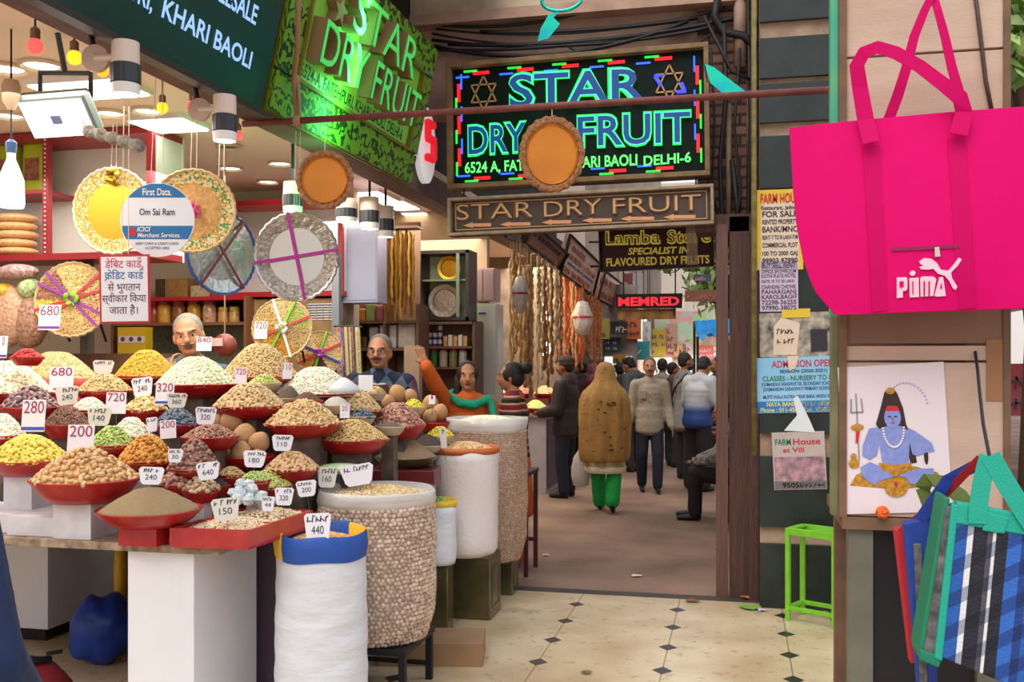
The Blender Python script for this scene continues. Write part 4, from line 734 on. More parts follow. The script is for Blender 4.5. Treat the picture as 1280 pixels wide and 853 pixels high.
# tins
M_TIN = mat('brass_tin', '#7d7452', .3, metal=.75, noise=.6, nscale=7, ncol='#4c4836')
def tin(pxl, pxr, yt, yb, d, label):
    a, b_ = P(pxl, yb, d), P(pxr, yb, d); c = (a + b_) / 2; wd = (b_ - a).length; h = EYE - (yt - 450) / FPX * d; h = max(.15, h); c = Vector((c.x + CF.x * wd * .5, c.y + CF.y * wd * .5, 0)); r = thing('square_tin', label, 'tin', c, 'tins carrying the sacks')
    MB().box((c.x, c.y, h / 2), (wd, wd, h)).build('can', M_TIN, r, bevel=.008); b = MB()
    for sx, sy in ((0, -1), (1, 0)):
        f = Fr((c.x + sx * wd / 2, c.y + sy * wd / 2, 0), (1, 0, 0) if sy else (0, 1, 0), UP)
        for q in ((-.32, .18, .32, .18), (-.32, .82, .32, .82), (-.32, .18, -.32, .82), (.32, .18, .32, .82)): bar(b, f, q[0] * wd, q[1] * h, q[2] * wd, q[3] * h, .012, .004, .0)
    b.build('embossed_panel', M_TIN, r); MB().box((c.x, c.y, h - .006), (wd * 1.02, wd * 1.02, .014)).build('rim', M_TIN, r, bevel=.003); return c, h
def place_bag(*a, **k): return bag_of(*a, **k)
c1, h1 = tin(538, 563, 708, 787, 5.9, 'narrow brass-coloured tin behind the chickpea sack'); c2, h2 = tin(564, 620, 697, 770, 6.2, 'large brass-coloured tin under the white peanut sack'); c3, h3 = tin(612, 645, 702, 741, 6.85, 'dull tin under the tall peanut bag')
# white plastic sack with yellow rim
d = 5.98; c = P(547, 450, d); r = thing('yellow_rim_sack', 'small white sack with a yellow rim between the chickpea and peanut sacks', 'sack', (c.x, c.y, h1)); zt = EYE - (624 - 450) / FPX * d
MB().lathe([(.02, 0), (.105, .003), (.112, .03)] + [(.112 + .002 * math.sin(i), .03 + (zt - h1 - .07) * i / 8) for i in range(1, 9)], 40, (c.x, c.y, h1), wob=wrinkle(9, .01)).build('body', M_WOVEN, r, smooth=True)
MB().lathe([(.113, zt - h1 - .05), (.118, zt - h1 - .02), (.113, zt - h1), (.10, zt - h1 - .01), (.10, zt - h1 - .05)], 40, (c.x, c.y, h1), wob=wrinkle(4, .02)).build('rim', YE, r, smooth=True)
pile_on(r, 'green_pods', (c.x, c.y, zt - .035), .10, .05, 'green')
# peanut sacks
d = 6.33; c = P(582, 450, d); R = 41 * d / FPX; zt = EYE - (560 - 450) / FPX * d; r = thing('peanut_sack', 'translucent white sack of peanuts with an orange-edged rim on a tin', 'sack', (c.x, c.y, h2))
H = zt - h2; MB().lathe([(.02, 0), (R * .88, .002), (R * .97, .04)] + [(R * (.97 + .05 * i / 10), .04 + (H - .05) * i / 10) for i in range(1, 11)], 56, (c.x, c.y, h2), wob=wrinkle(21, .012, 11, 3)).build('body', mat('translucent_sack', '#e6dcd8', .45, noise=.3, nscale=5, ncol='#d2bfb2', bump=.2, bscale=40), r, smooth=True)
MB().lathe([(R * 1.02, H - .03), (R * 1.05, H - .01), (R * 1.02, H + .012), (R * .94, H), (R * .92, H - .04)], 56, (c.x, c.y, h2), wob=wrinkle(8, .015)).build('rolled_rim', mat('rim_brown_orange', '#9c5a32', .6, noise=.8, nscale=4, ncol='#e0702a'), r, smooth=True)
pile_on(r, 'peanuts', (c.x, c.y, zt - .02), R * .92, .06, 'chick')
bag_of('peanut_bag', 'tall clear bag of small peanuts beside the passage, under a milky top', 609, 6.98, 49, h3, EYE - (522 - 450) / FPX * 6.98, 'grain', .0085, 3800, M_PEA, 'puff')
# dark red trestle end by the passage
c = P(657, 450, 7.5); r = thing('red_table', 'dark red iron table at the end of the row of sacks', 'table', (c.x, c.y, 0)); M_DR = mat('dark_red_iron', '#4f1d22', .5)
zt = EYE - (594 - 450) / FPX * 7.4; MB().box((c.x - .06, c.y + .1, zt), (.20, .42, .03)).build('top', M_DR, r)
for sx in (-.14, .02):
    for sy in (-.08, .28): MB().box((c.x + sx, c.y + sy, zt / 2 - .007), (.03, .03, zt - .015)).build('leg', M_DR, r)
for sy in (-.08, .28): MB().box((c.x - .06, c.y + sy, .22), (.13, .02, .03)).build('crossbar', M_DR, r)
# bags under the counter
c = P(100, 450, 4.85); b = MB(); b.ball((c.x - .1, c.y - .45, .13), (.36, .26, .17), 24, 12); r = thing('red_duffel', 'dark red cloth bag on the floor under the counter at lower left', 'bag', (c.x - .1, c.y - .45, 0)); b.v = [(x, y, max(0.002, z + .012 * math.sin(x * 30) * math.cos(y * 22))) for x, y, z in b.v]; b.build('body', mat('maroon_nylon', '#7d1f28', .6, bump=.3, bscale=12), r, smooth=True)
MB().tube([(c.x - .02, c.y - .62, .25), (c.x + .08, c.y - .5, .305), (c.x + .13, c.y - .38, .28)], .016, 6).build('strap', mat('black_strap', '#1d1b1f', .6), r, smooth=True)
c = P(128, 450, 5.35); b = MB(); b.ball((c.x, c.y, .17), (.17, .17, .19), 28, 20); b.v = [(c.x + (x - c.x) * (1 + .09 * math.sin(z * 31 + y * 23) + .07 * math.sin(y * 41 - z * 19)), c.y + (y - c.y) * (1 + .09 * math.sin(x * 37 + z * 29)), max(.002, z + .02 * math.sin(x * 33 + y * 27))) for x, y, z in b.v]; one(b, 'blue_sack', mat('blue_tarpaulin', '#1c3f9e', .45, noise=.5, nscale=8, ncol='#122a6c', bump=.5, bscale=14), 'bundled blue plastic sack on the floor beneath the counter', 'sack', smooth=True)
c = P(150, 735, 5.6); b = MB(); b.tube([c + UP * .3, c + UP * .12, c - UP * .1, c - UP * .25], [.02, .035, .03, .05], 8); o = one(b, 'yellow_bag', mat('yellow_film', '#d8a41e', .4, bump=.3), 'narrow yellow plastic bag hanging behind the white pedestal', 'bag', smooth=True)

# ================================================================= RIGHT: PILLAR POSTERS, STOOL, PLYWOOD KIOSK
def poster(name, label, x0, y0, x1, y1, face, Y=6.697, skew=0):
    f, w, h = quad_frame(PY(x0, y1, Y), PY(x1, y1 - (x1 - x0) * .02, Y), PY(x0, y0, Y)); r = thing(name, label, 'poster', f.o); MB().box((w / 2, h / 2, 0), (w, h, .003), fr=f).build('sheet', face, r); return r, f, w, h
def lines(r, f, w, h, rows, mats):
    for j, (s, yb, hh, x0, x1, mi) in enumerate(rows):
        b = MB(); b.text(s, f, w * (x0 + x1) / 2, h * yb, h * hh / .69, 'CENTER', .02, 0, w * (x1 - x0), .003); b.build('lettering', mats[mi], r)
PW, PY_, PB, PBL = mat('poster_cream', '#d9c3ad', .7, noise=.3, nscale=7, ncol='#b89a84'), mat('poster_yellow', '#d9b62c', .6), mat('poster_lilac', '#c3b2c4', .7, noise=.2, ncol='#a191a0'), mat('poster_sky', '#7db7d8', .6, noise=.5, nscale=2, ncol='#b8d4e4')
IR, IK, IG, IB, IW, IY = mat('ink_red', '#c01f38', .6), mat('ink_black', '#2a2230', .6), mat('ink_green', '#1d6a44', .6), mat('ink_blue', '#22407c', .6), mat('ink_white', '#efe9e2', .6), mat('ink_yellow', '#e6d23a', .6)
r, f, w, h = poster('property_poster', 'cream property poster with a yellow top edge high on the pillar', 946, 238, 1004, 338, PY_)
MB().box((w * .5, h * .42, .003), (w * .82, h * .84, .003), fr=f).build('white_sheet', PW, r)
lines(r, Fr(f.at(0, 0, .004), f.r, f.u), w, h, [('FARM HOUSE', .83, .12, .08, .98, 0), ('Restaurant, Jadoo', .75, .05, .1, .85, 1), ('FOR SALE', .66, .07, .12, .88, 1), ('RENTED PROPERTY', .57, .055, .12, .88, 1), ('BANK/MNC', .47, .07, .12, .88, 1), ('RENT 7 TO 8 LAKH P.M', .38, .05, .12, .88, 1), ('COMMERCIAL PLOT', .28, .055, .12, .88, 1), ('100 TO 2000 GAJ', .18, .05, .12, .88, 1), ('99903 97990', .09, .055, .12, .88, 1)], [IR, IK])
r, f, w, h = poster('rental_poster', 'small lilac poster of dark capitals pasted below the property poster', 950, 327, 998, 390, PB, 6.694)
lines(r, f, w, h, [('BUY SELL RENT', .86, .11, .06, .94, 0), ('OFFICE SHOWROOM', .76, .07, .05, .95, 0), ('KOTHI FLATS HOTEL', .67, .07, .05, .95, 0), ('RATE 10 TO 20 LAKH', .57, .06, .06, .9, 0), ('CHANDNI CHOWK', .45, .075, .05, .95, 0), ('PAHARGANJ', .35, .08, .05, .95, 0), ('KAROLBAGH', .25, .08, .05, .95, 0), ('72298-36255', .14, .085, .05, .95, 0), ('97990-38075', .03, .085, .05, .95, 0)], [mat('ink_violet', '#4a2f58', .6)])
r, f, w, h = poster('torn_notice', 'torn black and white bill with scraps of paper in the middle of the pillar', 950, 392, 1043, 447, mat('torn_paper', '#c9bba8', .8, noise=1, nscale=16, ncol='#2e2a2a'))
MB().prism([(w * .18, h * .05), (w * .5, h * .04), (w * .55, h * .75), (w * .3, h * .9), (w * .2, h * .7)], f, .004).build('white_scrap', PW, r); MB().box((w * .5, h * .98, .004), (w * .38, h * .2, .004), fr=f).build('yellow_scrap', PY_, r)
b = MB(); b.box((w * .8, h * .36, .004), (w * .22, h * .5, .003), fr=f); b.build('black_print', IK, r)
b = MB(); scrawl(b, f, w * .24, h * .52, w * .22, h * .12, .006, .001, 5); scrawl(b, f, w * .24, h * .3, w * .22, h * .12, .006, .001, 6); b.build('writing', IK, r)
r, f, w, h = poster('school_poster', 'sky blue admission poster with red and yellow lines on the pillar', 947, 448, 1046, 517, PBL, 6.694)
MB().box((w / 2, h * .11, .0015), (w, h * .2, .003), fr=f).build('blue_strip', mat('poster_blue_strip', '#1c74b8', .6), r)
lines(r, f, w, h, [('ADMISSION OPEN', .82, .12, .2, .98, 0), ('SESSION (2020-2021)', .72, .055, .3, .9, 1), ('CLASSES - NURSERY TO IX', .58, .085, .08, .99, 2), ('JOGMANDAN SARASWATI SR. SECONDARY SCHOOL', .49, .06, .06, .98, 3), ('JOGMANDAN SARASWATI PRIMARY SCHOOL', .4, .06, .08, .96, 3), ('MUFTI WALA KATRA, NEAR BARA HINDU RAO', .26, .06, .08, .98, 3), ('NAYA BANS, DELHI-110006', .12, .075, .12, .92, 4), ('Phone : 011-45611156, 9250090', .02, .075, .04, .98, 4)], [IR, IK, IG, IB, IY])
MB().prism([(w * .42, h * .75), (w * .5, h * .8), (w * .55, h * 1.02), (w * .4, h * 1.02)], f, .005).build('torn_scrap', PW, r)
MB().prism([(w * .33, -h * .32), (w * .72, -h * .36), (w * .66, -h * .14), (w * .52, h * .3), (w * .46, h * .25), (w * .5, -h * .05)], f, .005).build('peeling_scrap', mat('paper_white', '#d6dada', .7), r)
r, f, w, h = poster('farm_poster', 'poster with a wedding photo and a phone number below the blue one', 968, 541, 1034, 613, mat('poster_grey', '#b9aaa4', .7, noise=.4, nscale=9, ncol='#958a88'), 6.693)
MB().box((w / 2, h * .34, .001), (w * .95, h * .46, .003), fr=f).build('photo', mat('photo_print', '#4a4a52', .5, noise=1, nscale=20, ncol='#d09aa4'), r); MB().box((w / 2, h * .08, .0015), (w * .98, h * .14, .003), fr=f).build('number_strip', mat('strip_grey', '#6a6460', .6), r)
lines(r, f, w, h, [('FARM', .78, .1, .06, .36, 0), ('House', .78, .1, .4, .92, 1), ('at Vill', .65, .08, .2, .6, 1), ('9505899744', .04, .08, .16, .97, 2)], [IG, IR, IW])
# slim yellow conduit up the corner of the pillar
one(MB().tube([(.09, 6.66, 1.0), (.088, 6.66, 3.0), (.09, 6.66, 5.1)], .018, 8), 'conduit_pipe', mat('mossy_conduit', '#8d7c42', .7, noise=.8, nscale=16, ncol='#4f4630'), 'mossy yellow conduit running up the corner of the pillar', 'pipe', smooth=True)
b = MB()
for z in (2.72, 3.6, 1.5): b.box((.09, 6.675, z), (.07, .06, .03))
# green iron stool
fl, frr = PZ(985, 776, 0), PZ(1043, 787, 0); rl = PZ(1053, 762, 0); ex = (frr - fl); ex.z = 0; W_ = ex.length; ex.normalize(); ey = Vector((-ex.y, ex.x, 0)); D_ = .2; zt = .575
r = thing('green_stool', 'bright green painted iron stand with an open top beside the pillar', 'stool', fl + ex * W_ / 2 + ey * D_ / 2); M_GR = mat('green_enamel', '#7cc32c', .4, noise=.35, nscale=12, ncol='#4c7d20')
ang = math.atan2(ex.y, ex.x)
for i, j in ((0, 0), (1, 0), (1, 1), (0, 1)): q = fl + ex * W_ * i + ey * D_ * j; MB().box((q.x, q.y, zt / 2), (.028, .028, zt), rz=ang).build('leg', M_GR, r, bevel=.003)
for z, hgt, n in ((zt - .02, .045, 'top_rail'), (.08, .026, 'lower_rail')):
    for i0, j0, i1, j1 in ((0, 0, 1, 0), (0, 1, 1, 1), (0, 0, 0, 1), (1, 0, 1, 1)):
        p, q = fl + ex * W_ * i0 + ey * D_ * j0, fl + ex * W_ * i1 + ey * D_ * j1; m = (p + q) / 2; MB().box((m.x, m.y, z), ((q - p).length - .02, .024, hgt), rz=ang + (math.pi / 2 if i0 == i1 else 0)).build(n, M_GR, r, bevel=.003)
m = fl + ex * W_ * .72 + ey * D_ / 2; MB().box((m.x, m.y, zt - .004), (W_ * .52, D_, .012), rz=ang).build('top_plate', M_GR, r); m = fl + ex * W_ * .05 + ey * D_ / 2; MB().box((m.x, m.y, zt - .004), (W_ * .14, D_, .012), rz=ang).build('top_plate', M_GR, r)
# plywood kiosk
KY = 3.15; x0, x1 = PY(1052, 400, KY).x, PY(1263, 400, KY).x; zb = PY(1120, 648, KY).z
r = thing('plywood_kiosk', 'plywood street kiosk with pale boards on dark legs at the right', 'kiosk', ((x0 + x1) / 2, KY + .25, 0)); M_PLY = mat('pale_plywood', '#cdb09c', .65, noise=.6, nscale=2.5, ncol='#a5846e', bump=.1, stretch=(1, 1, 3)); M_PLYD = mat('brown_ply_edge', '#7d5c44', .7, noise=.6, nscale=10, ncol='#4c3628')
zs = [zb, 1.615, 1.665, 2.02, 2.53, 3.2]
for a, b_ in zip(zs, zs[1:]): MB().bb((x0 + .012, KY, a + .0035), (x1 - .012, KY + .02, b_ - .0035)).build('board', mat('shaded_brown_ply', '#8d6c54', .65, noise=.6, nscale=2.5, ncol='#6d513f') if abs(a - 1.665) < .01 else M_PLY, r, bevel=.002)  # one brownish board, its colour also darkened for shade
MB().bb((x0 - .008, KY - .012, zb), (x0 + .014, KY + .05, 3.2)).build('edge_post', M_PLYD, r); MB().bb((x1 - .02, KY - .006, zb), (x1, KY + .5, 3.2)).build('edge_post', M_PLYD, r)
MB().bb((x0 + .014, KY + .5, zb), (x1 - .02, KY + .52, 3.2)).build('back_panel', M_PLYD, r); MB().bb((x0, KY - .02, zb - .035), (x1, KY + .52, zb)).build('shelf_bottom', M_PLYD, r)
MB().bb((x0 - .03, KY + .02, 1.75), (x0 - .0085, KY + .08, 3.2)).build('teal_strip', mat('teal_plank', '#3fae8c', .5, noise=.4, ncol='#8fc46a'), r); MB().bb((x0 - .028, KY + .02, zb), (x0 - .0085, KY + .08, 1.75)).build('moss_strip', mat('moss_plank', '#6d6f4a', .7, noise=.6, ncol='#9a9470'), r)
MB().bb((x0 + .02, KY, 0), (x0 + .09, KY + .07, zb - .035)).build('leg', mat('grey_green_post', '#6d6c5c', .6, noise=.5, ncol='#4b493e'), r); MB().bb((x1 - .09, KY, 0), (x1 - .02, KY + .07, zb - .035)).build('leg', mat('grey_green_post', '#6d6c5c'), r)
MB().bb((x0 + .095, KY + .03, .08), (x1 - .095, KY + .06, zb - .04)).build('dark_door', mat('black_panel', '#17151a', .4), r); MB().bb((x0 + .02, KY + .43, 0), (x0 + .09, KY + .5, zb - .035)).build('leg', M_PLYD, r); MB().bb((x1 - .09, KY + .43, 0), (x1 - .02, KY + .5, zb - .035)).build('leg', M_PLYD, r)  # black sheet put in for the darkness of the open interior
MB().bb((x1 - .065, KY - .004, 1.5), (x1 - .021, KY + .001, 1.68)).build('stain_patch', mat('brown_stain', '#9a6c48', .7), r)
one(MB().tube([PY(1215, -40, KY - .012), PY(1225, 40, KY - .012), PY(1232, 100, KY - .012), PY(1240, 140, KY - .012)], .006, 6), 'cable', mat('brown_cable', '#4a342c', .6), 'brown cable running down the plywood behind the pink bag', 'cable', smooth=True)
# devotional print pinned to the plywood
f, w, h = quad_frame(PY(1058, 643, KY - .004), PY(1191, 643 - 3, KY - .004), PY(1058, 459, KY - .004)); r = thing('deity_print', 'white print of a seated blue deity with a trident pinned on plywood', 'picture', f.o)
MB().box((w / 2, h / 2, -.0), (w, h, .003), fr=f).build('sheet', mat('print_white', '#e4d6d8', .5), r)
sx = lambda px: (px - 70) / 510 * w; sy_ = lambda py: h - (py - 70) / 708 * h
def poly(pts, m, name, lift): MB().prism([(sx(a), sy_(b_)) for a, b_ in pts][::-1], f, .0006, lift).build(name, m, r)
def ell(cx, cy, rx, ry, m, name, lift, rot=0): ca, sa = math.cos(rot), math.sin(rot); poly([(cx + rx * math.cos(q) * ca - ry * math.sin(q) * sa, cy + rx * math.cos(q) * sa + ry * math.sin(q) * ca) for q in [2 * math.pi * i / 28 for i in range(28)]], m, name, lift)
SKB, SKD, HAIR, GOLD, REDP, BEAD = mat('print_blue_skin', '#7c88c8', .5, noise=.5, nscale=60, ncol='#9aa6dc'), mat('print_blue_shade', '#5a64a4', .5), mat('print_hair', '#2e1c18', .5), mat('print_gold', '#d89a2c', .5, noise=.8, nscale=80, ncol='#6d4412'), mat('print_red', '#c8202c', .5), mat('print_bead', '#ece2d0', .5)
poly([(95, 640), (130, 590), (200, 560), (300, 540), (420, 560), (520, 590), (550, 640), (480, 655), (330, 665), (180, 650)], GOLD, 'tiger_skin', .002)
poly([(290, 200), (320, 180), (350, 205), (375, 280), (385, 360), (410, 420), (425, 540), (395, 545), (370, 420), (260, 400), (240, 350), (265, 280)], HAIR, 'hair', .0026)
poly([(250, 375), (300, 360), (360, 365), (400, 390), (395, 450), (385, 545), (330, 560), (260, 540), (250, 450)], SKB, 'torso', .0032)
poly([(205, 370), (250, 365), (255, 420), (235, 500), (200, 520), (165, 500), (170, 450)], SKB, 'arm', .0036); poly([(395, 375), (430, 395), (500, 450), (512, 490), (470, 495), (430, 510), (405, 500), (395, 440)], SKB, 'arm', .0036)
poly([(150, 555), (200, 530), (300, 580), (320, 600), (250, 620), (210, 640), (160, 600)], SKB, 'leg', .004); poly([(330, 600), (420, 570), (500, 570), (505, 610), (450, 645), (380, 640), (370, 610)], SKB, 'leg', .004); poly([(240, 535), (320, 548), (400, 540), (385, 570), (340, 590), (320, 605), (290, 585), (250, 565)], GOLD, 'loincloth', .0046)
ell(321, 322, 40, 52, SKB, 'face', .0044); poly([(285, 290), (300, 265), (345, 268), (358, 292)], REDP, 'headband', .005); ell(319, 222, 32, 38, HAIR, 'topknot', .003); ell(318, 195, 22, 16, GOLD, 'topknot_band', .005)
b = MB()
for i in range(22):
    a = math.pi * (i / 21); b.ball(f.at(sx(322 - 50 * math.cos(a)), sy_(372 + 92 * math.sin(a)), .005), .0035, 6, 4)
b.build('bead_necklace', BEAD, r)
for a, b_, cx in ((.0, 0, 307), (0, 0, 336)): ell(cx, 318, 8, 3.5, HAIR, 'eye', .0052)
ell(321, 347, 10, 3, REDP, 'lips', .0052); ell(321, 330, 4, 9, SKD, 'nose', .005); ell(318, 655, 55, 45, GOLD, 'tiger_head', .0052); ell(318, 640, 8, 16, REDP, 'tiger_mark', .0058)
b = MB(); q = lambda a, c_: (sx(a), sy_(c_))
bar(b, f, *q(151, 200), *q(148, 520), .0028, .001, .004); bar(b, f, *q(120, 290), *q(182, 290), .003, .001, .004)
for xx in (122, 180): bar(b, f, *q(xx, 290), *q(xx + (5 if xx < 150 else -5), 225), .003, .001, .004)
b.build('trident', mat('print_grey', '#7d7480', .5), r); ell(148, 362, 32, 16, GOLD, 'drum', .0045); poly([(140, 380), (160, 380), (150, 430), (135, 440)], REDP, 'ribbon', .0045); ell(122, 535, 26, 24, GOLD, 'pot', .0045); ell(122, 500, 15, 14, GOLD, 'pot_neck', .0047); ell(470, 510, 10, 42, HAIR, 'staff_rest', .003)
b = MB()
for i in range(16):
    a = math.radians(-50 + 9 * i); b.ball(f.at(sx(390 + 105 * math.sin(a * .9)), sy_(270 - 110 * math.cos(a)), .003), (.003, .003, .003), 5, 4)
b.build('water_arc', mat('print_pale_blue', '#a9aedc', .5), r)
c = PY(1103, 641, KY - .03); b = MB()
for i in range(40):
    v = Vector(rng.normal(size=3)).normalized() * .016; b.ball(c + v, (.007, .007, .004), 6, 4, rot_to(v))
one(b, 'marigold', mat('marigold_orange', '#e8641a', .6), 'orange marigold head at the bottom edge of the devotional print', 'flower', smooth=True)

# pink shopping bag hanging on the kiosk
BY = 2.93; r = thing('pink_bag', 'large magenta shopping bag with white sports lettering hanging at upper right', 'bag', PY(1150, 390, BY)); M_PK = mat('magenta_cloth', '#d80068', .7, bump=.2, bscale=7, spec=.15); M_PKD = mat('magenta_strap', '#c8005e', .7, spec=.15)
LEFT = [(988, 156), (990, 190), (993, 240), (998, 285), (1006, 325), (1020, 362), (1046, 393)]; RIGHT = [(1322, 127), (1322, 190), (1322, 240), (1322, 285), (1320, 325), (1314, 360), (1300, 384)]
def bagsurf(s, t, side):
    k = t * 6; i = min(5, int(k)); a = k - i; lx, ly = [LEFT[i][n] + (LEFT[i + 1][n] - LEFT[i][n]) * a for n in (0, 1)]; rx, ry = [RIGHT[i][n] + (RIGHT[i + 1][n] - RIGHT[i][n]) * a for n in (0, 1)]
    p = PY(lx + (rx - lx) * s, ly + (ry - ly) * s, BY); e = min(1, min(s, 1 - s) * 9) ** .5; bulge = .012 + .038 * math.sin(math.pi * min(1, max(0, s))) ** .6 * (.35 + .65 * math.sin(math.pi * min(1, .15 + t * .8)) ) * e
    bulge += .005 * math.sin(s * 11 + t * 3) * e * t; p.y += (-1 if side == 0 else 1) * bulge + .05; return p
b = MB(); NS, NT = 40, 26; V = []; 
for side in (0, 1): V += [bagsurf(i / NS, j / NT, side) for j in range(NT + 1) for i in range(NS + 1)]
K = (NS + 1) * (NT + 1); F = []
for j in range(NT):
    for i in range(NS): a = j * (NS + 1) + i; F.append((a, a + NS + 1, a + NS + 2, a + 1)); F.append((K + a, K + a + 1, K + a + NS + 2, K + a + NS + 1))
for j in range(NT): a = j * (NS + 1); F.append((a, K + a, K + a + NS + 1, a + NS + 1)); a += NS; F.append((a, a + NS + 1, K + a + NS + 1, K + a))
for i in range(NS): a = NT * (NS + 1) + i; F.append((a, K + a, K + a + 1, a + 1))
b.add(V, F); b.build('body', M_PK, r, smooth=.9)
def on_bag(px, py, off=.003):
    s = (px - 1000) / 320; best = None
    for j in range(0, 81):
        for_ = bagsurf(min(1, max(0, s)), j / 80, 0)
        if best is None: pass
    return None
BF = Fr(PY(1150, 300, BY - .006), (1, 0, 0), UP)
def bp(px, py, off=0.0):
    """point on the bag's front skin straight behind picture place px,py"""
    lo = min(max((px - 988) / 334, 0), 1); bestp, bd = None, 9e9
    for j in range(0, 53):
        t = j / 52
        k = t * 6; i = min(5, int(k)); a = k - i; lx = LEFT[i][0] + (LEFT[i + 1][0] - LEFT[i][0]) * a; rx = RIGHT[i][0] + (RIGHT[i + 1][0] - RIGHT[i][0]) * a; s = (px - lx) / (rx - lx)
        ly = LEFT[i][1] + (LEFT[i + 1][1] - LEFT[i][1]) * a; ry = RIGHT[i][1] + (RIGHT[i + 1][1] - RIGHT[i][1]) * a; yy = ly + (ry - ly) * s
        if abs(yy - py) < bd: bd, bestp = abs(yy - py), (s, t)
    p = bagsurf(bestp[0], bestp[1], 0); q = PY(px, py, p.y - off); return q
def strip(path, wpx, th=.0035, m=None, off=.004, name='strap', onbag=False, Yp=None):
    P3 = [bp(x, y, off) if onbag else PY(x, y, Yp[i]) for i, (x, y) in enumerate(path)]; b = MB(); vs = []
    for i, p in enumerate(P3):
        t = (P3[min(i + 1, len(P3) - 1)] - P3[max(0, i - 1)]).normalized(); n = t.cross(Vector((0, 1, 0))).normalized() * (wpx[i] / 2 / FPX * 2.9); o = Vector((0, -th / 2, 0)); vs += [p - n + o, p + n + o, p + n - o, p - n - o]
    fs = [(i * 4 + k, i * 4 + (k + 1) % 4, i * 4 + 4 + (k + 1) % 4, i * 4 + 4 + k) for i in range(len(P3) - 1) for k in range(4)] + [(3, 2, 1, 0), tuple(len(vs) - 4 + k for k in range(4))]; b.add(vs, fs); return b.build(name, m or M_PKD, r)
strip([(1089, 178), (1082, 150), (1075, 110), (1071, 82), (1080, 66), (1097, 59), (1120, 66), (1150, 83), (1180, 106), (1200, 122), (1205, 140), (1198, 168)], [19, 19, 18, 17, 16, 15, 15, 15, 16, 18, 19, 20], name='front_handle', Yp=[2.905, 2.92, 2.92, 2.91, 2.905, 2.90, 2.90, 2.90, 2.90, 2.905, 2.915, 2.905])
strip([(1110, 152), (1122, 120), (1133, 85), (1143, 45), (1155, 15), (1166, -8)], [13, 13, 12, 11, 10, 9], name='back_handle', Yp=[3.0, 3.0, 3.0, 3.0, 3.0, 3.0]); strip([(1166, -8), (1172, 12), (1181, 45), (1190, 85), (1200, 120), (1210, 145)], [9, 9, 10, 11, 12, 12], name='back_handle', Yp=[3.01, 3.0, 3.0, 3.0, 3.0, 3.0])
MB().tube([PY(1166, -6, 3.15), PY(1166, -8, 2.99), PY(1166, -14, 2.98)], .005, 6).build('hook', M_IRON, r)
for x0_, x1_, y0_, y1_ in ((1089, 1101, 182, 389), (1195, 1209, 172, 386)): strip([(x0_ + (x1_ - x0_) * k / 8, y0_ + (y1_ - y0_) * k / 8) for k in range(9)], [19] * 9, m=M_PKD, onbag=True, name='sewn_strap', off=.002)
strip([(1115, 312), (1160, 310), (1200, 308)], [4, 4, 4], m=mat('zip_dark', '#8a0046', .6), onbag=True, name='zip', off=.003); strip([(1171, 309), (1172, 321)], [5, 6], m=mat('zip_silver', '#d8cfc8', .3, metal=.7), onbag=True, name='zip_pull', off=.006)
Z = 4.267; lw = mat('logo_white', '#f2c6d8', .6)
def logo(pts, name):
    b = MB(); n = len(pts); P3 = [bp(1040 + x / Z, 260 + y / Z, .004) for x, y in pts]; cen = sum(P3, Vector()) / n
    yy = min(p.y for p in P3) ; P3 = [Vector((p.x, p.y, p.z)) for p in P3]; vs = P3 + [p - Vector((0, .0015, 0)) for p in P3]; b.add(vs, [tuple(range(n)), tuple(range(2 * n - 1, n - 1, -1))] + [(i, n + i, n + (i + 1) % n, (i + 1) % n) for i in range(n)]); b.build(name, lw, r)
logo([(465, 285), (490, 268), (530, 272), (560, 295), (580, 330), (620, 335), (650, 300), (675, 265), (692, 275), (670, 310), (635, 345), (640, 375), (668, 420), (660, 438), (645, 430), (625, 390), (600, 362), (565, 352), (540, 325), (510, 330), (475, 328), (464, 315), (488, 308), (470, 300)], 'leaping_cat_emblem')
logo([(345, 372), (395, 370), (402, 380), (402, 430), (395, 442), (378, 444), (378, 478), (345, 482)], 'letter'); logo([(412, 375), (462, 372), (464, 476), (414, 478)], 'letter'); logo([(412, 350), (420, 338), (436, 334), (446, 346), (440, 360), (424, 364)], 'letter_dot')
logo([(470, 375), (480, 366), (540, 366), (556, 380), (540, 470), (472, 474)], 'letter'); logo([(572, 370), (592, 368), (607, 470), (560, 474), (545, 470)], 'letter')
b = MB()
for pts in ([(360, 392), (382, 391), (382, 424), (360, 426)], [(488, 392), (496, 392), (496, 470), (488, 470)], [(514, 392), (522, 392), (522, 470), (514, 470)], [(428, 392), (434, 392), (434, 460), (428, 460)], [(576, 430), (584, 396), (588, 430)]):
    P3 = [bp(1040 + x / Z, 260 + y / Z, .0065) for x, y in pts]; n = len(P3); b.add(P3 + [p - Vector((0, .001, 0)) for p in P3], [tuple(range(n)), tuple(range(2 * n - 1, n - 1, -1))])
b.build('letter_slit', M_PK, r)

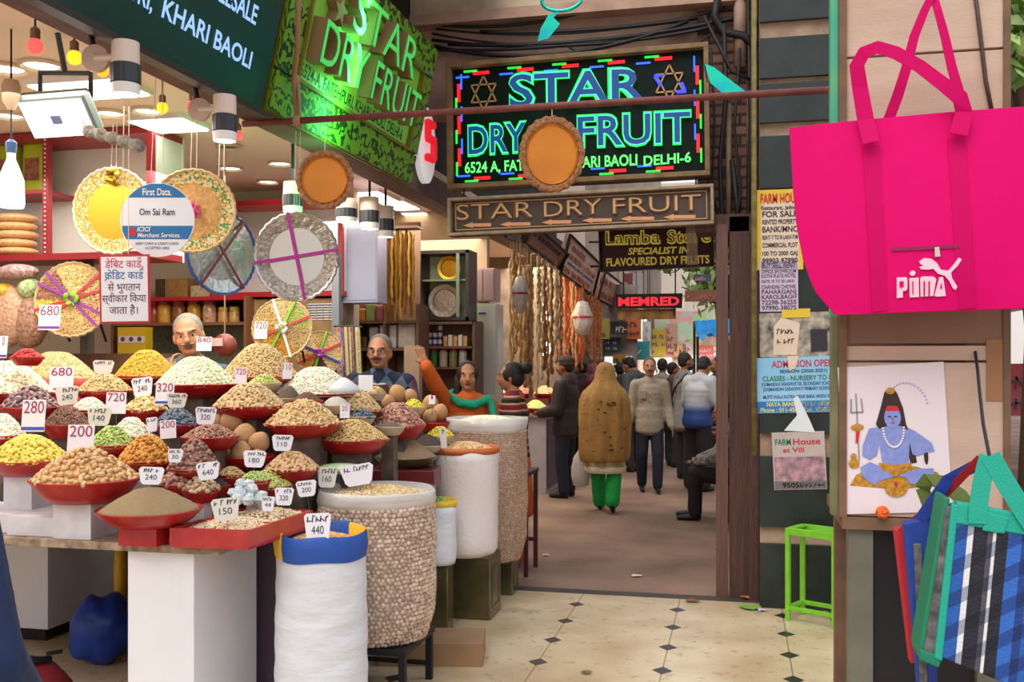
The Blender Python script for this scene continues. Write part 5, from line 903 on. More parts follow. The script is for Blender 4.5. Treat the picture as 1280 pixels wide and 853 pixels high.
# plaid bag and others hanging below
def plaid():
    m = mat('plaid_weave', '#1f4f9c', .6, bump=.2, bscale=120); nt = m.node_tree; N = nt.nodes; L = nt.links; b = N['Principled BSDF']; g = N.new('ShaderNodeNewGeometry'); s = N.new('ShaderNodeSeparateXYZ'); L.new(g.outputs['Position'], s.inputs[0])
    ad = N.new('ShaderNodeMath'); ad.operation = 'MULTIPLY_ADD'; L.new(s.outputs['Z'], ad.inputs[0]); ad.inputs[1].default_value = -.09; L.new(s.outputs['X'], ad.inputs[2]); mo = N.new('ShaderNodeMath'); mo.operation = 'FRACT'; sc_ = N.new('ShaderNodeMath'); sc_.operation = 'MULTIPLY'; sc_.inputs[1].default_value = 5.2; L.new(ad.outputs[0], sc_.inputs[0]); L.new(sc_.outputs[0], mo.inputs[0])
    rp = N.new('ShaderNodeValToRGB'); rp.color_ramp.interpolation = 'CONSTANT'; e = rp.color_ramp.elements; e[0].position = 0; e[0].color = (*lin('#1d58a8'), 1); e[1].position = .26; e[1].color = (*lin('#dcdcdc'), 1)
    for p, c in ((.33, '#1c1d2a'), (.50, '#4a4c58'), (.56, '#dcdcdc'), (.60, '#1c1d2a'), (.74, '#2a66bc'), (.9, '#183c80')): k = e.new(p); k.color = (*lin(c), 1)
    L.new(mo.outputs[0], rp.inputs[0])
    m2 = N.new('ShaderNodeMath'); m2.operation = 'MULTIPLY_ADD'; L.new(s.outputs['X'], m2.inputs[0]); m2.inputs[1].default_value = -.55; L.new(s.outputs['Z'], m2.inputs[2]); m3 = N.new('ShaderNodeMath'); m3.operation = 'MULTIPLY'; m3.inputs[1].default_value = 13; L.new(m2.outputs[0], m3.inputs[0]); m4 = N.new('ShaderNodeMath'); m4.operation = 'FRACT'; L.new(m3.outputs[0], m4.inputs[0]); m5 = N.new('ShaderNodeMath'); m5.operation = 'GREATER_THAN'; m5.inputs[1].default_value = .55; L.new(m4.outputs[0], m5.inputs[0])
    mx = N.new('ShaderNodeMix'); mx.data_type = 'RGBA'; mx.blend_type = 'MULTIPLY'; L.new(m5.outputs[0], mx.inputs[0]); L.new(rp.outputs[0], mx.inputs[6]); mx.inputs[7].default_value = (.42, .45, .55, 1); L.new(mx.outputs[2], b.inputs['Base Color']); return m
M_PLAID = plaid(); M_TEAL = mat('teal_webbing', '#12a48c', .6, bump=.2, bscale=200); M_GRN = mat('green_binding', '#0c7a58', .6)
HY = 2.62
def quadpad(pts, y0, y1, m, name, r, bev=.004):
    v = [PY(x, y, y0) for x, y in pts]; b = MB(); b.add(v + [Vector((p.x, y1, p.z)) for p in v], [tuple(range(len(v) - 1, -1, -1)), tuple(range(len(v), 2 * len(v)))] + [(i, (i + 1) % len(v), len(v) + (i + 1) % len(v), len(v) + i) for i in range(len(v))]); return b.build(name, m, r, bevel=bev)
r = thing('plaid_bag', 'blue and grey plaid shopping bag with teal binding hanging at lower right', 'bag', PY(1230, 850, HY))
quadpad([(1196, 640), (1330, 665), (1330, 885), (1176, 822)], HY, HY + .03, M_PLAID, 'front_panel', r); quadpad([(1183, 632), (1196, 636), (1176, 824), (1155, 815)], HY + .005, HY + .13, mat('gusset_plaid', '#2a2a34', .6, noise=.8, nscale=30, ncol='#8a8480'), 'gusset', r)
quadpad([(1196, 628), (1330, 653), (1330, 678), (1195, 655)], HY - .004, HY + .034, M_TEAL, 'top_binding', r); quadpad([(1190, 630), (1199, 632), (1178, 828), (1168, 824)], HY - .004, HY + .03, M_TEAL, 'side_binding', r); quadpad([(1180, 622), (1188, 623), (1158, 822), (1148, 818)], HY + .01, HY + .13, M_GRN, 'back_binding', r); quadpad([(1150, 812), (1178, 822), (1174, 836), (1150, 826)], HY, HY + .12, M_GRN, 'bottom_binding', r)
quadpad([(1233, 640), (1262, 648), (1256, 668), (1228, 664)], HY - .008, HY - .002, M_TEAL, 'strap_tab', r)
def ribbon(pts, Ys, wd, m, name, r):
    P3 = [PY(x, y, Y) for (x, y), Y in zip(pts, Ys)]; b = MB(); vs = []
    for i, p in enumerate(P3):
        t = (P3[min(i + 1, len(P3) - 1)] - P3[max(0, i - 1)]).normalized(); n = t.cross(Vector((0, 1, 0))).normalized() * wd / 2; o = Vector((0, .0015, 0)); vs += [p - n + o, p + n + o, p + n - o, p - n - o]
    b.add(vs, [(i * 4 + k, i * 4 + (k + 1) % 4, i * 4 + 4 + (k + 1) % 4, i * 4 + 4 + k) for i in range(len(P3) - 1) for k in range(4)] + [(3, 2, 1, 0), tuple(len(vs) - 4 + k for k in range(4))]); return b.build(name, m, r)
ribbon([(1236, 570), (1228, 600), (1222, 640), (1222, 655)], [HY - .004, HY - .006, HY - .008, HY - .008], .042, M_TEAL, 'handle', r); ribbon([(1238, 570), (1258, 605), (1280, 640), (1300, 670)], [HY - .006, HY - .008, HY - .01, HY - .01], .046, M_TEAL, 'handle', r)
b = MB(); q0, q1 = PY(1219, 440, KY), PY(1237, 572, HY); b.tube([q0, PY(1222, 462, KY - .05), PY(1224, 485, KY - .15), PY(1229, 530, HY + .16), q1], .0045, 6); one(b, 'black_cord', mat('black_cord', '#23232a', .7), 'twisted black cord on a nail holding the plaid bag', 'cord', smooth=True)
r = thing('blue_bag', 'folded blue checked bag hanging behind the plaid one', 'bag', PY(1150, 850, 2.8)); quadpad([(1130, 655), (1168, 645), (1172, 860), (1148, 860)], 2.80, 2.84, mat('blue_cloth', '#1c3f9c', .6, noise=.4, nscale=30, ncol='#16265c'), 'body', r); quadpad([(1142, 680), (1152, 680), (1160, 860), (1150, 860)], 2.795, 2.80, mat('gusset_plaid', '#2a2a34'), 'check_strip', r); ribbon([(1150, 650), (1185, 600), (1224, 580)], [2.80, 2.75, 2.70], .03, mat('blue_cloth', '#1c3f9c'), 'handle', r)
r = thing('red_bag', 'red cloth bag at the far left of the hanging bags', 'bag', PY(1128, 800, 2.88)); quadpad([(1118, 662), (1132, 660), (1146, 830), (1138, 830)], 2.87, 2.91, mat('red_cloth', '#b8202c', .6), 'body', r); ribbon([(1126, 665), (1180, 620), (1226, 572)], [2.87, 2.78, 2.68], .02, mat('red_cloth', '#b8202c'), 'handle', r)
r = thing('olive_bag', 'olive green strap of a bag looped over the print corner', 'bag', PY(1170, 640, 2.86)); ribbon([(1152, 612), (1160, 600), (1175, 603), (1200, 620), (1215, 640)], [2.9, 2.88, 2.86, 2.84, 2.82], .04, mat('olive_webbing', '#5d6e2a', .6), 'strap', r); ribbon([(1153, 610), (1160, 630), (1185, 642)], [2.9, 2.9, 2.88], .036, mat('olive_webbing', '#5d6e2a'), 'strap', r)
# litter at the foot of the pillar
for i, (px, py, s, col, lab) in enumerate([(938, 761, .05, '#6aa83a', 'green snack wrapper lying at the platform edge by the pillar'), (952, 764, .022, '#c9b9dc', 'crumpled lilac scrap beside the green wrapper'), (865, 752, .035, '#8a4a22', 'brown peel on the platform edge'), (900, 685, .03, '#a8c0cc', 'pale blue scrap by the shutter post'), (908, 679, .026, '#d88a2a', 'orange petal scrap by the shutter post'), (918, 696, .02, '#d89a2a', 'yellow petal scrap on the lane by the shutter'), (934, 748, .03, '#b07a24', 'dry yellow leaf at the foot of the pillar'), (795, 721, .03, '#e8dfe8', 'white paper scrap in the middle of the lane'), (682, 695, .022, '#d8d8d8', 'small white scrap near the red table'), (733, 842, .02, '#6a6040', 'dark crumb on the marble tiles')]):
    p = PZ(px, py, .004 if py > 740 else -.028); b = MB(); b.add([(p.x + s * 1.4 * math.cos(a) * (1 + .3 * math.sin(3 * a + i)), p.y + s * 1.1 * math.sin(a), p.z + .004 + .008 * abs(math.sin(a * 2 + i))) for a in [2 * math.pi * k / 9 for k in range(9)]] + [(p.x, p.y, p.z + .014)], [(k, (k + 1) % 9, 9) for k in range(9)] + [tuple(range(8, -1, -1))]); one(b, 'litter', mat('litter_' + str(i), col, .6), lab, 'litter')
# ================================================================= INSIDE THE SHOP
M_LENS = glow('lamp_white', '#fff4e4', 5); M_RING = mat('lamp_ring', '#d6c4ae', .4, metal=.3); M_MIRR = mat('mirror_white', '#d8dcd8', .12, spec=.8); M_SILV = mat('silver_tray', '#c9c8c6', .25, metal=.9, bump=.25, bscale=40); M_GOLD = mat('gold_tray', '#b8922e', .3, metal=.8)
for i, (px, py, w) in enumerate([(52, 80, .19), (8, 84, .19), (138, 140, .17), (185, 137, .17), (12, 143, .17), (288, 209, .17), (350, 203, .17), (335, 226, .17), (286, 182, .16), (80, 116, .18)]):
    c = PZ(px, py, 3.048); r = thing('downlight', f"round ceiling downlight, {['nearest, above the red bulb', 'at the left frame edge near the red bulb', 'above the oval tray', 'right of the oval tray lamp', 'low at the left frame edge', 'over the tall silver tray', 'beside the amber plate', 'under the amber plate', 'dim, by the second spotlight', 'behind the floodlight'][i]}", 'light', c, 'ceiling downlights')
    MB().lathe([(w * .42, 0), (w * .55, 0), (w * .57, -.012), (w * .5, -.02), (w * .42, -.006), (w * .42, 0)], 28, c).build('ring', M_RING, r, smooth=.6); MB().lathe([(0, -.006), (w * .42, -.006), (w * .42, -.001), (0, -.001)], 24, c).build('lens', M_LENS if i != 8 else mat('dark_lens', '#4a3828', .3), r)
for px, py, wx, wy, lab in [(112, 107, .5, .3, 'square ceiling light panel above the floodlight'), (212, 152, .34, .3, 'square ceiling light panel behind the second spotlight'), (470, 243, .22, .5, 'white light panel under the front of the ornate sign'), (500, 254, .22, .45, 'white light panel in the middle of the row along the front'), (526, 268, .22, .5, 'white light panel nearest the arrow board'), (577, 302, .5, .35, 'bright ceiling panel beside the arrow board'), (565, 294, .4, .2, 'thin ceiling panel touching the arrow board'), (556, 289, .3, .15, 'small ceiling panel at the corner of the arrow board')]:
    c = PZ(px, py, 3.045); r = thing('light_panel', lab, 'light', c, 'ceiling light panels'); MB().box((c.x, c.y, 3.035), (wx + .03, wy + .03, .03)).build('frame', M_WHITE, r); MB().box((c.x, c.y, 3.017), (wx, wy, .008)).build('diffuser', M_LENS, r)
M_SPW = mat('spot_beige', '#d8c0b0', .4); M_SPK = mat('spot_black_ribs', '#2b2a2e', .4)
def spot(px, py0, py1, wpx, X, label, disc=True):
    t, b_ = PX(px, py0, X), PX(px, py1, X); d = (t - Vector((0, 0, EYE))).dot(CF); R = wpx / 2 / FPX * d; H = t.z - b_.z; c = Vector((t.x, t.y, b_.z)); r = thing('spotlight', label, 'light', c, 'cylinder spotlights along the shop front')
    MB().lathe([(0, H), (R * .92, H), (R * .95, H * .58)], 28, c).build('housing', M_SPW, r, smooth=.6); MB().lathe([(R * .9, H * .58), (R, H * .57), (R, H * .22), (R * .9, H * .21)], 60, c, wob=lambda a, h: 1 + .025 * (1 if int(a / 6.2832 * 30 + .5) % 2 else 0)).build('heat_sink', M_SPK, r)
    MB().lathe([(R * .9, H * .21), (R * .97, H * .2), (R * .94, .0), (R * .84, .004), (R * .84, H * .03)], 28, c).build('bezel', mat('spot_white', '#e6e0dc', .3), r, smooth=.6); MB().lathe([(0, H * .012), (R * .83, H * .012), (R * .83, H * .03), (0, H * .03)], 24, c).build('lens', M_LENS, r)
    if disc:
        q = c - CR * R * 2.2 + CF * .02 + UP * H * .72; MB().lathe([(0, -.012), (R * .95, -.012), (R * .95, .012), (0, .012)], 24, q, (CR, UP, -CF)).build('mount_disc', mat('mount_beige', '#c9ab9c', .4), r, smooth=.6); MB().tube([q - CF * .01, c + UP * H * .72 - CR * R * .7], .014, 8).build('arm', M_SPW, r); MB().tube([q, Vector((q.x - .04, q.y, 2.93))], .01, 6).build('stem', M_IRON, r)
    else: MB().tube([c + UP * H, Vector((c.x, c.y, 3.05))], .01, 6).build('stem', M_IRON, r)
spot(157, 53, 119, 36, -2.24, 'nearest cylinder spotlight beside two glowing bulbs'); spot(281, 120, 177, 30, -2.24, 'second cylinder spotlight, above the woven tray'); spot(366, 228, 266, 25, -2.62, 'spotlight partly hidden behind the left amber plate', False); spot(433, 249, 278, 27, -2.62, 'spotlight just right of the left amber plate', False); spot(462, 247, 287, 25, -2.62, 'tallest spotlight under the ornate sign', False); spot(482, 258, 297, 22, -2.62, 'last spotlight of the row, farthest along', False)
for px, py, r_, col, lab in [(44, 58, 10, 'red', 'red glowing bulb at upper left'), (93, 72, 9, 'yellow', 'yellow glowing bulb left of the nearest spotlight'), (128, 88, 8, 'orange', 'orange glowing bulb touching the nearest spotlight'), (203, 135, 7, 'yellow', 'yellow glowing bulb on a dark bracket between the spotlights'), (241, 134, 8, 'red', 'pinkish red glowing bulb left of the second spotlight'), (298, 169, 6, 'red', 'small red glowing bulb right of the second spotlight')]:
    c = PX(px, py, -2.72); d = (c - Vector((0, 0, EYE))).dot(CF); R = r_ / FPX * d; r = thing('coloured_bulb', lab, 'bulb', c - UP * R, 'coloured bulbs along the shop front'); MB().ball(c, (R, R, R * 1.05), 14, 10).build('glass', glow('bulb_' + col, {'red': '#ff4a44', 'yellow': '#ffb41e', 'orange': '#ff9a1e'}[col], 1.6), r, smooth=True); MB().lathe([(R * .55, R * .8), (R * .6, R * 1.1), (R * .6, R * 2.1), (R * .3, R * 2.4)], 12, c).build('holder', mat('bulb_holder', '#7a5a44', .5), r, smooth=.7); MB().tube([c + UP * R * 2.3, Vector((c.x, c.y, 3.05))], .004, 6).build('wire', M_IRON, r)
# floodlight, hanging bulb, duster
c = P(72, 148, 4.35); f = Fr(c, (CR * .97 - CF * .25), (CF * .8 - UP * .6)); f = Fr(c, f.r, f.u); r = thing('floodlight', 'rectangular white floodlight on a bent bracket at upper left', 'light', c)
if f.n.z > 0: f.n = -f.n
MB().box((0, 0, -.03), (.34, .22, .06), fr=f).build('housing', mat('flood_grey', '#8b9696', .4, metal=.4), r, bevel=.01); MB().box((0, 0, .004), (.31, .19, .006), fr=f).build('glass', glow('flood_white', '#f4fbff', 3), r); MB().box((0, 0, .009), (.05, .045, .006), fr=f).build('led_chip', mat('chip', '#7d88b8', .4), r)
b = MB(); p0, p1 = f.at(-.12, .0, -.06), f.at(.14, 0, -.06); b.tube([p0, p0 + UP * .17, p1 + UP * .15, p1], .012, 6); b.tube([(p0 + p1) / 2 + UP * .16, Vector((c.x, c.y, 3.05))], .012, 6); b.build('bracket', mat('bracket_blue_grey', '#3c444c', .5), r, smooth=.7)
b = MB(); q0, q1 = P(108, 163, 4.2), P(178, 184, 4.1); b.tube([q0.lerp(q1, i / 14) for i in range(15)], [.024 + .006 * math.sin(i * 2.1) for i in range(15)], 12); b.tube([q0, f.at(.12, 0, .0)], .006, 6); one(b, 'duster', mat('grey_yarn', '#6d675f', .95, noise=1, nscale=40, ncol='#b9b2a6', bump=1, bscale=70), 'grey woolly roll tied to the floodlight', 'duster', smooth=True)
c = P(14, 225, 4.3); r = thing('hanging_bulb', 'large white bulb hanging on a cord at the left frame edge', 'bulb', c); MB().lathe([(0, -.125), (.05, -.12), (.055, -.1), (.052, 0), (.03, .06), (.018, .09), (.018, .12), (0, .12)], 24, c).build('glass', glow('bulb_white', '#f6f2f0', 1.1), r, smooth=.8); MB().lathe([(.02, .115), (.024, .16), (.01, .175)], 12, c).build('cap', mat('cap_blue', '#3a5a86', .4), r, smooth=.7); MB().tube([c + UP * .17, Vector((c.x, c.y, 3.05))], .004, 6).build('cord', M_IRON, r); MB().lathe([(.012, .3), (.035, .34), (.04, .40), (.03, .43)], 14, c).build('rose', mat('rose_beige', '#b9a084', .5), r, smooth=.7)
# round payment sign, Hindi notice, trays on strings
def hang(c, dz, parent, n=2, w=.06):
    b = MB()
    for i in range(n): b.tube([c + CR * (w * (i - (n - 1) / 2)) + UP * dz, Vector((c.x, c.y, 3.05)) + CR * .02 * i], .0018, 5)
    return b.build('string', mat('thread', '#d8cbb8', .8), parent)
c = P(196.5, 275, 4.55); R = 46.5 / FPX * 4.55; f = Fr(c, CR, UP); r = thing('round_notice', 'round white card payment notice with blue bands hanging in front of trays', 'sign', c - UP * R)
def disc(R, n=48, y0=None, y1=None):
    if y0 is None: return [(R * math.cos(q), R * math.sin(q)) for q in [2 * math.pi * i / n for i in range(n)]]
    pts = []; ys = [y0 + (y1 - y0) * i / 14 for i in range(15)]; return [(math.sqrt(max(0, R * R - y * y)), y) for y in ys] + [(-math.sqrt(max(0, R * R - y * y)), y) for y in reversed(ys)]
MB().prism(disc(R), f, .006, -.006).build('disc', mat('notice_white', '#e4e4ea', .35), r); PBm = mat('notice_blue', '#1d6ca6', .4); MB().prism(disc(R * .985, y0=.6 * R, y1=.97 * R), f, .001, .0).build('blue_band', PBm, r); MB().prism(disc(R * .975, y0=-.52 * R, y1=-.16 * R), f, .001, .0).build('blue_band', PBm, r)
b = MB(); b.text('First Data.', f, 0, R * .66, R * .27, 'CENTER', .01, 0, R * .78, .002); b.text('ICICI', f, -R * .36, -R * .31, R * .17, 'CENTER', .02, 0, R * .36, .002, .2); b.text('Merchant Services.', f, R * .05, -R * .47, R * .17, 'CENTER', .01, 0, R * 1.15, .002, .2); b.build('white_lettering', IW, r)
b = MB(); b.text('Om Sai Ram', f, 0, R * .13, R * .25, 'CENTER', .015, 0, R * .95, .002); b.text('DEBIT CARDS & CREDIT CARDS', f, 0, -R * .67, R * .1, 'CENTER', .005, 0, R * 1.15, .002); b.text('ACCEPTED HERE', f, 0, -R * .79, R * .1, 'CENTER', .005, 0, R * .65, .002); b.build('lettering', mat('notice_navy', '#2c3c58', .5), r)
MB().prism([(-R * .66 + R * .1 * math.cos(q), -R * .33 + R * .12 * math.sin(q)) for q in [2 * math.pi * i / 16 for i in range(16)]], f, .001, .0012).build('logo_mark', IR, r); hang(c, R, r)
f0, w, h = quad_frame(P(125, 405, 4.5), P(188, 404, 4.5), P(125, 319, 4.5)); f = f0; r = thing('hindi_notice', 'white red-bordered Hindi notice hanging below the round notice', 'sign', f.o)
MB().box((w / 2, h / 2, -.004), (w, h, .007), fr=f).build('border', mat('notice_red', '#c0202e', .4), r); MB().box((w / 2, h / 2, .0005), (w * .92, h * .94, .003), fr=f).build('sheet', mat('notice_white', '#e4e4ea'), r)
DV = {'pink': mat('deva_pink', '#c0305c', .5), 'blue': mat('deva_blue', '#1c5f9c', .5), 'plum': mat('deva_plum', '#6a3a50', .5)}
for s, yb, x0, x1, m in (('डेिबट काड,', .81, .12, .88, 'pink'), ('केिडट काड', .645, .11, .88, 'blue'), ('से भुगतान', .475, .17, .82, 'plum'), ('स्वीकार िकया', .31, .05, .93, 'plum'), ('जाता है।', .14, .19, .76, 'plum')):
    b = MB()
    b.text(s, f, w * (x0 + x1) / 2, h * yb, h * .155, 'CENTER', .008, 0, w * (x1 - x0), .003)
    if 'काड' in s: xr = w * (x1 - (.075 if ',' in s else .04)); yr_ = h * yb + h * .118; bar(b, f, xr - w * .03, yr_, xr + w * .005, yr_ + h * .028, h * .011, .002, .003); bar(b, f, xr + w * .0, yr_ + h * .03, xr + w * .035, yr_ + h * .016, h * .011, .002, .003)
    if s.startswith('के'): bar(b, f, w * .165, h * yb + h * .02, w * .115, h * yb - h * .018, h * .011, .002, .003)
    b.build('lettering', DV[m], r)
hang(Vector(f.at(w / 2, h, -.01)), 0, r, 2, .03)
def ringmat(name, cols, scale): return None
def tray(c, R, ax, mats, sy=1.0):
    """shallow tray seen face on: rim, sloping band, centre"""
    X, Y, Z = ax; out = []
    b = MB(); b.lathe([(R * .985, 0), (R, .01), (R * .97, .022), (R * .93, .014), (R * .93, -.002), (R * .985, 0)], 64, c, ax, sy=sy, wob=lambda a, h: 1 + .012 * math.cos(a * 32)); out.append(('rim', b, mats[0]))
    b = MB(); b.lathe([(R * .93, .012), (R * .82, .004), (R * .64, -.004), (R * .64, -.012), (R * .93, -.004), (R * .93, .012)], 64, c, ax, sy=sy); out.append(('band', b, mats[1])); b = MB(); b.lathe([(R * .64, -.003), (R * .6, -.008), (0, -.008), (0, -.014), (R * .64, -.012)], 48, c, ax, sy=sy); out.append(('centre', b, mats[2])); return out
def zig(name, c1, c2, c3, n, ax_, c0):
    """woven pattern turning round the tray centre"""
    m = mat(name, c1, .7, bump=.4, bscale=90); nt = m.node_tree; N = nt.nodes; L = nt.links; v = N.new('ShaderNodeTexCoord'); g = N.new('ShaderNodeTexVoronoi'); g.inputs['Scale'].default_value = n; L.new(v.outputs['Object'], g.inputs['Vector']); rp = N.new('ShaderNodeValToRGB'); rp.color_ramp.interpolation = 'CONSTANT'; e = rp.color_ramp.elements; e[0].color = (*lin(c1), 1); e[1].position = .42; e[1].color = (*lin(c2), 1); k = e.new(.7); k.color = (*lin(c3), 1); sp = N.new('ShaderNodeSeparateColor'); L.new(g.outputs['Color'], sp.inputs[0]); L.new(sp.outputs[0], rp.inputs[0]); L.new(rp.outputs[0], N['Principled BSDF'].inputs['Base Color']); return m
def hung_tray(name, label, px, py, rpx, d, mats, yaw=0, pitch=.0, sy=1.0, ribbons=(), rib_m=None, bow=None, string=True, cat='tray'):
    c = P(px, py, d); R = rpx / FPX * d; n = (-CF * math.cos(yaw) + CR * math.sin(yaw)); n = (n * math.cos(pitch) + UP * math.sin(pitch)).normalized(); X = Vector((0, 0, 1)).cross(n).normalized(); Y = n.cross(X); r = thing(name, label, cat, c - UP * R * sy)
    for nm, b, m in tray(c, R, (X, Y, n), mats, sy): b.build(nm, m, r, smooth=.6)
    f = Fr(c, X, Y); f.n = n
    for i, a in enumerate(ribbons):
        ca, sa = math.cos(a) * R * 1.0, math.sin(a) * R * sy; m = rib_m[i % len(rib_m)] if isinstance(rib_m, (list, tuple)) else rib_m; b = MB(); bar(b, f, -ca, -sa, ca, sa, .016, .002, .021 + .001 * i); b.build('ribbon', m, r)
    if bow:
        b = MB(); q = f.at(*(bow[1] if len(bow) > 1 else (0, 0)), .03)
        for i in range(14):
            v = Vector(rng.normal(size=3)).normalized() * R * .15; b.ball(q + v, (R * .1, R * .035, R * .07), 7, 5, rot_to(v))
        b.build('bow', bow[0], r, smooth=True)
    if string: hang(c, R * sy, r, 2, .03)
    return r, c, R, f
M_MAG, M_DRED, M_WHR, M_GRR, M_BLR, M_PUR, M_RDR, M_YLR = mat('ribbon_magenta', '#b01c94', .4), mat('ribbon_wine', '#7a1c34', .4), mat('ribbon_white', '#eee6e0', .4), mat('ribbon_green', '#78b81e', .4), mat('ribbon_blue', '#2b2f8a', .4), mat('ribbon_purple', '#8a2a9c', .4), mat('ribbon_red', '#c01c34', .4), mat('ribbon_yellow', '#dcc42c', .4)
hung_tray('woven_tray', 'round woven tray with green and gold edge and pink flower behind round notice', 242, 264, 53, 4.95, [mat('straw_rim', '#d8b888', .8, bump=.5, bscale=100), zig('woven_band', '#d9c89c', '#4a8a4a', '#c8963c', 95, None, None), mat('woven_tan', '#c08a4a', .8, noise=.9, nscale=40, ncol='#e0b878', bump=.6, bscale=80)], .1, ribbons=(), bow=(mat('pink_flower', '#e0508c', .6), (.0, .0)))
hung_tray('gold_tray', 'golden filigree tray hanging before the white cabinet back', 142, 264, 50, 5.85, [mat('filigree', '#c4b070', .4, metal=.5, noise=.9, nscale=60, ncol='#efe6c8'), zig('filigree_band', '#b3923c', '#d8cda0', '#8c6f28', 170, None, None), M_GOLD], .05, sy=1.1, bow=(mat('brass_ornament', '#a8842c', .3, metal=.7), (0, .20)))
hung_tray('oval_silver_tray', 'silver tray with blue edge turned half sideways, dark ribbons', 276, 316, 54, 5.3, [mat('blue_edge', '#2a4a9c', .4), M_SILV, mat('silver_rough', '#a8a6a4', .4, metal=.7, bump=.5, bscale=30)], .95, ribbons=(.9, 2.2), rib_m=M_DRED)
hung_tray('silver_tray', 'large round silver tray tied with magenta ribbons, facing front', 371, 321, 53, 5.4, [M_SILV, mat('silver_braid', '#bdb6ae', .3, metal=.8, noise=.8, nscale=50, ncol='#6d655e', bump=.8, bscale=45), mat('silver_centre', '#d2ccc4', .2, metal=.8)], .06, sy=1.06, ribbons=(.16, 1.78), rib_m=M_MAG)
def hamper(label, px, py, rpx, d, secs, ribs, bow, pitch):
    r, c, R, f = hung_tray('gift_hamper', label, px, py, rpx, d, [mat('straw_rim', '#d8b888'), mat('straw_rim', '#d8b888'), mat('straw_rim', '#d8b888')], .05, pitch, 1.03, ribs[0], ribs[1], bow, False, 'hamper')
    n = len(secs)
    for i, k in enumerate(secs):
        m = 900; a = rng.uniform(2 * np.pi * i / n, 2 * np.pi * (i + 1) / n, m); t = np.sqrt(rng.uniform(0, 1, m)) * R * .9; tpl, sz, _, _, _ = KIND[k]; pos = np.array([list(f.at(x * math.cos(q), x * math.sin(q), .006 + .008 * rng.uniform())) for q, x in zip(a, t)]); v, fc = scatter(tpl, tuple(s * .6 for s in sz), pos, lying_rot(np.tile(list(f.n), (m, 1)))); me = fast_mesh('nut_section', v, fc, kind_mat(k)); o = bpy.data.objects.new('nut_section', me); COL.objects.link(o); attach(o, r); o['kind'] = 'stuff'
    b = MB(); b.tube([c - CR * R * .5 - f.n * .02, Vector(c) - CR * R * .5 + CF * .22 - UP * (R + .02)], .008, 6); b.tube([c + CR * R * .5 - f.n * .02, Vector(c) + CR * R * .5 + CF * .22 - UP * (R + .02)], .008, 6); b.build('easel', M_IRON, r); return r
hamper('big round hamper of nuts with purple and red ribbons and a green bow', 91, 375, 47, 6.15, ['pistachio', 'pale_cashew', 'date', 'raisin', 'cashew', 'chick'], ((.75, 2.35, .3, 2.7), [M_RDR, M_PUR]), (mat('bow_green', '#8ed63c', .4),), .12)
hamper('round hamper with white, red and green ribbons, marked 720', 353, 411, 38, 6.5, ['lime', 'pistachio', 'wheat', 'dal', 'brown_raisin', 'tan_seed'], ((.4, 1.9, 1.15), [M_RDR, M_WHR, M_GRR]), (M_WHR,), .2)
hamper('smaller round hamper with a purple bow and blue and red ribbons', 400, 443, 29, 6.75, ['chick', 'wheat', 'cashew', 'dal', 'clove', 'pistachio'], ((2.7, .45, 1.3), [M_BLR, M_RDR, M_GRR]), (mat('bow_magenta', '#c82ac8', .4),), .25)
C(62, 397, 27, 32, 5.95, '680', 'card reading 680 with a purple stripe on the big hamper', M_STP); C(326, 413, 16, 22, 6.3, '720', 'card reading 720 pinned on the white-ribboned hamper')
# wooden ledge the hampers stand on
one(MB().bb((-4.75, 5.64, 0), (-3.62, 6.1, 1.66)), 'hamper_ledge', mat('ledge_wood', '#6e4a34', .7, noise=.4, ncol='#4a3022'), 'dark wooden ledge behind the red sack carrying the big hamper', 'ledge'); one(MB().bb((-3.08, 6.05, .871), (-2.36, 6.5, 1.45)), 'hamper_stand', mat('ledge_wood', '#6e4a34'), 'wooden box behind the heaps carrying the two smaller hampers', 'stand')
# near cabinet at left with packets and stacked bags
def cabinet(name, label, x0, x1, Y, zb, zt, dep, frame, back, posts=(), fw=.04):
    r = thing(name, label, 'cabinet', ((x0 + x1) / 2, Y + dep / 2, zb)); MB().bb((x0, Y + dep - .02, zb), (x1, Y + dep, zt)).build('back_panel', back, r)
    MB().bb((x0, Y, zb), (x1, Y + dep - .02, zb + fw)).build('bottom_board', frame, r); MB().bb((x0, Y, zt - fw), (x1, Y + dep - .02, zt)).build('top_board', frame, r)
    for x in (x0, *posts, x1 - fw): MB().bb((x, Y, zb + fw), (x + fw, Y + (.04 if x > x0 else dep - .02), zt - fw)).build('upright', frame, r)
    MB().bb((x1 - fw, Y + .041, zb + fw), (x1 - .004, Y + dep - .02, zt - fw)).build('side_panel', back, r)
    return r
xl, xp, xr = -5.3, PY(53, 250, 5.4).x, PY(190, 250, 5.4).x; zb, zt = PY(100, 324, 5.4).z, 3.04
M_REDF = mat('cabinet_red', '#8e1d26', .4); r = cabinet('wall_cabinet', 'red framed open cabinet with white back hung at left', xl, xr, 5.4, zb, zt, .36, M_REDF, M_MIRR, (xp,)); MB().bb((xl + .04, 5.42, PY(20, 243, 5.42).z), (xp, 5.74, PY(20, 238, 5.42).z)).build('shelf', M_REDF, r)
b = MB()
for i in range(26): b.ball((xp + .02, 5.397, zb + .05 + i * .028), .006, 6, 4)
b.build('white_studs', M_WHITE, r); MB().bb((-4.05, 5.5, 1.66), (-3.99, 5.56, zb)).build('support_post', mat('dark_post', '#4c4440', .5), r)
sz_ = PY(20, 238, 5.42).z
